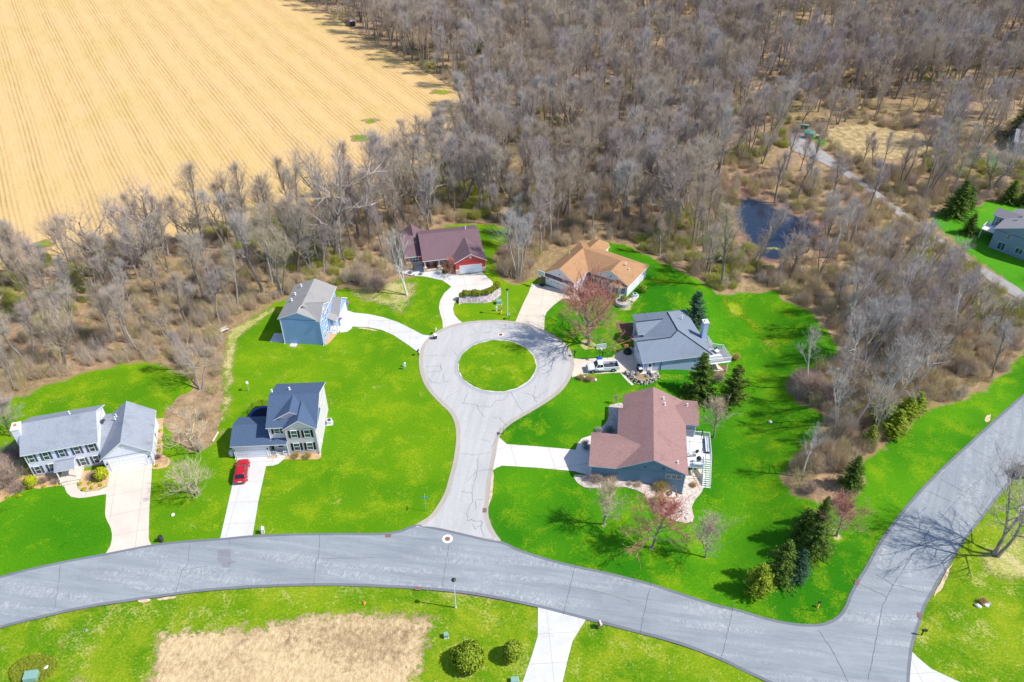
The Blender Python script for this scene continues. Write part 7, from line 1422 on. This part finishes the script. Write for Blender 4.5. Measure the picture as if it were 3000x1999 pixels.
for i, (P_, lb) in enumerate((((440, 1000, 520, 1130, 640, 1190, 830, 1215), 'low curved stone edging around the tip of the pebble bed'), ((690, 790, 700, 880, 600, 900, 480, 885), 'low timber edging around the small patio'), ((680, 1050, 760, 1110, 830, 1205), 'straight stone edging on the right of the pebble bed tip'))):
    b = MB(); L_ = [k7(P_[j], P_[j + 1]) for j in range(0, len(P_), 2)]; L_ = [Vector((x, y, 0)) for x, y in cr([(q_.x, q_.y) for q_ in L_], 5, False)]; b.tube([(q_.x, q_.y, T(q_.x, q_.y) + .16) for q_ in L_], .13, 5); o = b.build('garden_edging', M['conc_beige'] if i != 1 else M['wood']); tag(o, lb, 'edging')
# grey deck furniture
t = thing('outdoor_sofa', 'white L-shaped outdoor sofa on the grey deck', 'sofa', H6M @ Vector((14.3, 2.6, .12)), .184)
for x0, x1, y0, y1, z0, z1, nm in ((-.9, -.25, -1.5, 1.5, .1, .42, 'seat'), (-.25, 1.4, -1.5, -.85, .1, .42, 'seat'), (-1.1, -.9, -1.5, 1.5, .1, .85, 'backrest'), (-1.1, 1.4, -1.72, -1.5, .1, .85, 'backrest')): b = MB(); b.box(x0, x1, y0, y1, z0, z1); b.build(nm, M['white'], t, bevel=.05)
t = thing('patio_chair', 'dark chair with white cushion on the grey deck', 'chair', H6M @ Vector((15.6, 2.9, .12)), .6); b = MB(); b.box(-.4, .4, -.4, .4, .3, .42); b.build('seat', M['white'], t, bevel=.04); b = MB(); b.box(-.4, .4, .32, .42, .42, .95); b.build('backrest', M['dark'], t)
for x in (-.35, .35):
    for y in (-.35, .35): b = MB(); b.box(x - .03, x + .03, y - .03, y + .03, 0, .3); b.build('leg', M['dark'], t)
p_ = H6M @ Vector((-1.0, 6.0, .06)); t = thing('dark_canopy', 'low dark dome tent on the driveway by the blue garage', 'cover', p_, .2); b = MB(); b.lathe([(.85, 0), (.82, .3), (.6, .75), (.25, .98), (.03, 1.02)], 16); b.build('shell', M['black'], t)
p_ = k2(1160, 140); t = thing('planter_box', 'orange and yellow flower planter at the walk of the blue house', 'planter', p_, .4); b = MB(); b.box(-.45, .45, -.25, .25, 0, .35); b.build('trough', M['wood'], t); o = link('flowers', leafy_mesh(96, 200, .5, .3, .2, .14).mesh('flowers', M['orange']), t); o.location = (0, 0, .2)
p_ = r6(990, 730, 2.0)
# far things: dumpster, sign board, small cabinet, hunting blind
p_ = k6(540, 500); t = thing('dumpster', 'teal steel dumpster at the far end of the gravel path', 'dumpster', p_, -.5); b = MB(); b.hexa([(-1.1, -.7, .1), (1.1, -.7, .1), (1.1, .7, .1), (-1.1, .7, .1)], [(-1.3, -.8, 1.5), (1.3, -.8, 1.5), (1.3, .9, 1.8), (-1.3, .9, 1.8)]); b.build('bin_body', M['teal'], t); b = MB(); b.hexa([(-1.33, -.85, 1.5), (1.33, -.85, 1.5), (1.33, .93, 1.8), (-1.33, .93, 1.8)], [(-1.33, -.85, 1.58), (1.33, -.85, 1.58), (1.33, .93, 1.88), (-1.33, .93, 1.88)]); b.build('lid', plain('teal_lid', (.04, .42, .39), .4, .4), t)
p_ = k6(405, 400); t = thing('notice_board', 'dark green notice board on posts behind the teal dumpster', 'notice board', p_, -.3); b = MB(); b.box(-1.1, 1.1, -.06, .06, 1.1, 2.5); b.build('board', plain('board_green', (.02, .10, .05), .5, .3), t); b = MB(); b.hexa([(-1.25, -.3, 2.5), (1.25, -.3, 2.5), (1.25, .3, 2.5), (-1.25, .3, 2.5)], [(-1.25, -.02, 2.8), (1.25, -.02, 2.8), (1.25, .02, 2.8), (-1.25, .02, 2.8)]); b.build('roof', M['utility'], t)
for x in (-.9, .9): b = MB(); b.box(x - .07, x + .07, -.07, .07, 0, 2.5); b.build('post', M['wood'], t)
p_ = k6(755, 520); t = thing('utility_cabinet', 'small white cabinet on the grass right of the teal dumpster', 'utility box', p_, -.2); b = MB(); b.box(-.5, .5, -.4, .4, 0, .9); b.build('cabinet', M['dark'], t); b = MB(); b.box(-.55, .55, -.45, .45, .9, 1.0); b.build('cap', M['white'], t)
p_ = q2(296, 170); t = thing('hunting_blind', 'small black hunting blind at the far wood edge of the field', 'hut', p_, .5); b = MB(); b.box(-1.0, 1.0, -1.0, 1.0, 0, 1.9); b.build('cabin', M['black'], t); b = MB(); b.hexa([(-1.1, -1.1, 1.9), (1.1, -1.1, 1.9), (1.1, 1.1, 1.9), (-1.1, 1.1, 1.9)], [(-.5, -.5, 2.3), (.5, -.5, 2.3), (.5, .5, 2.3), (-.5, .5, 2.3)]); b.build('roof', plain('faded_canvas', (.45, .36, .38), .8, .2), t); b = MB(); b.box(-.5, .5, -1.03, -1.0, 1.1, 1.5); b.build('opening', M['dark'], t)
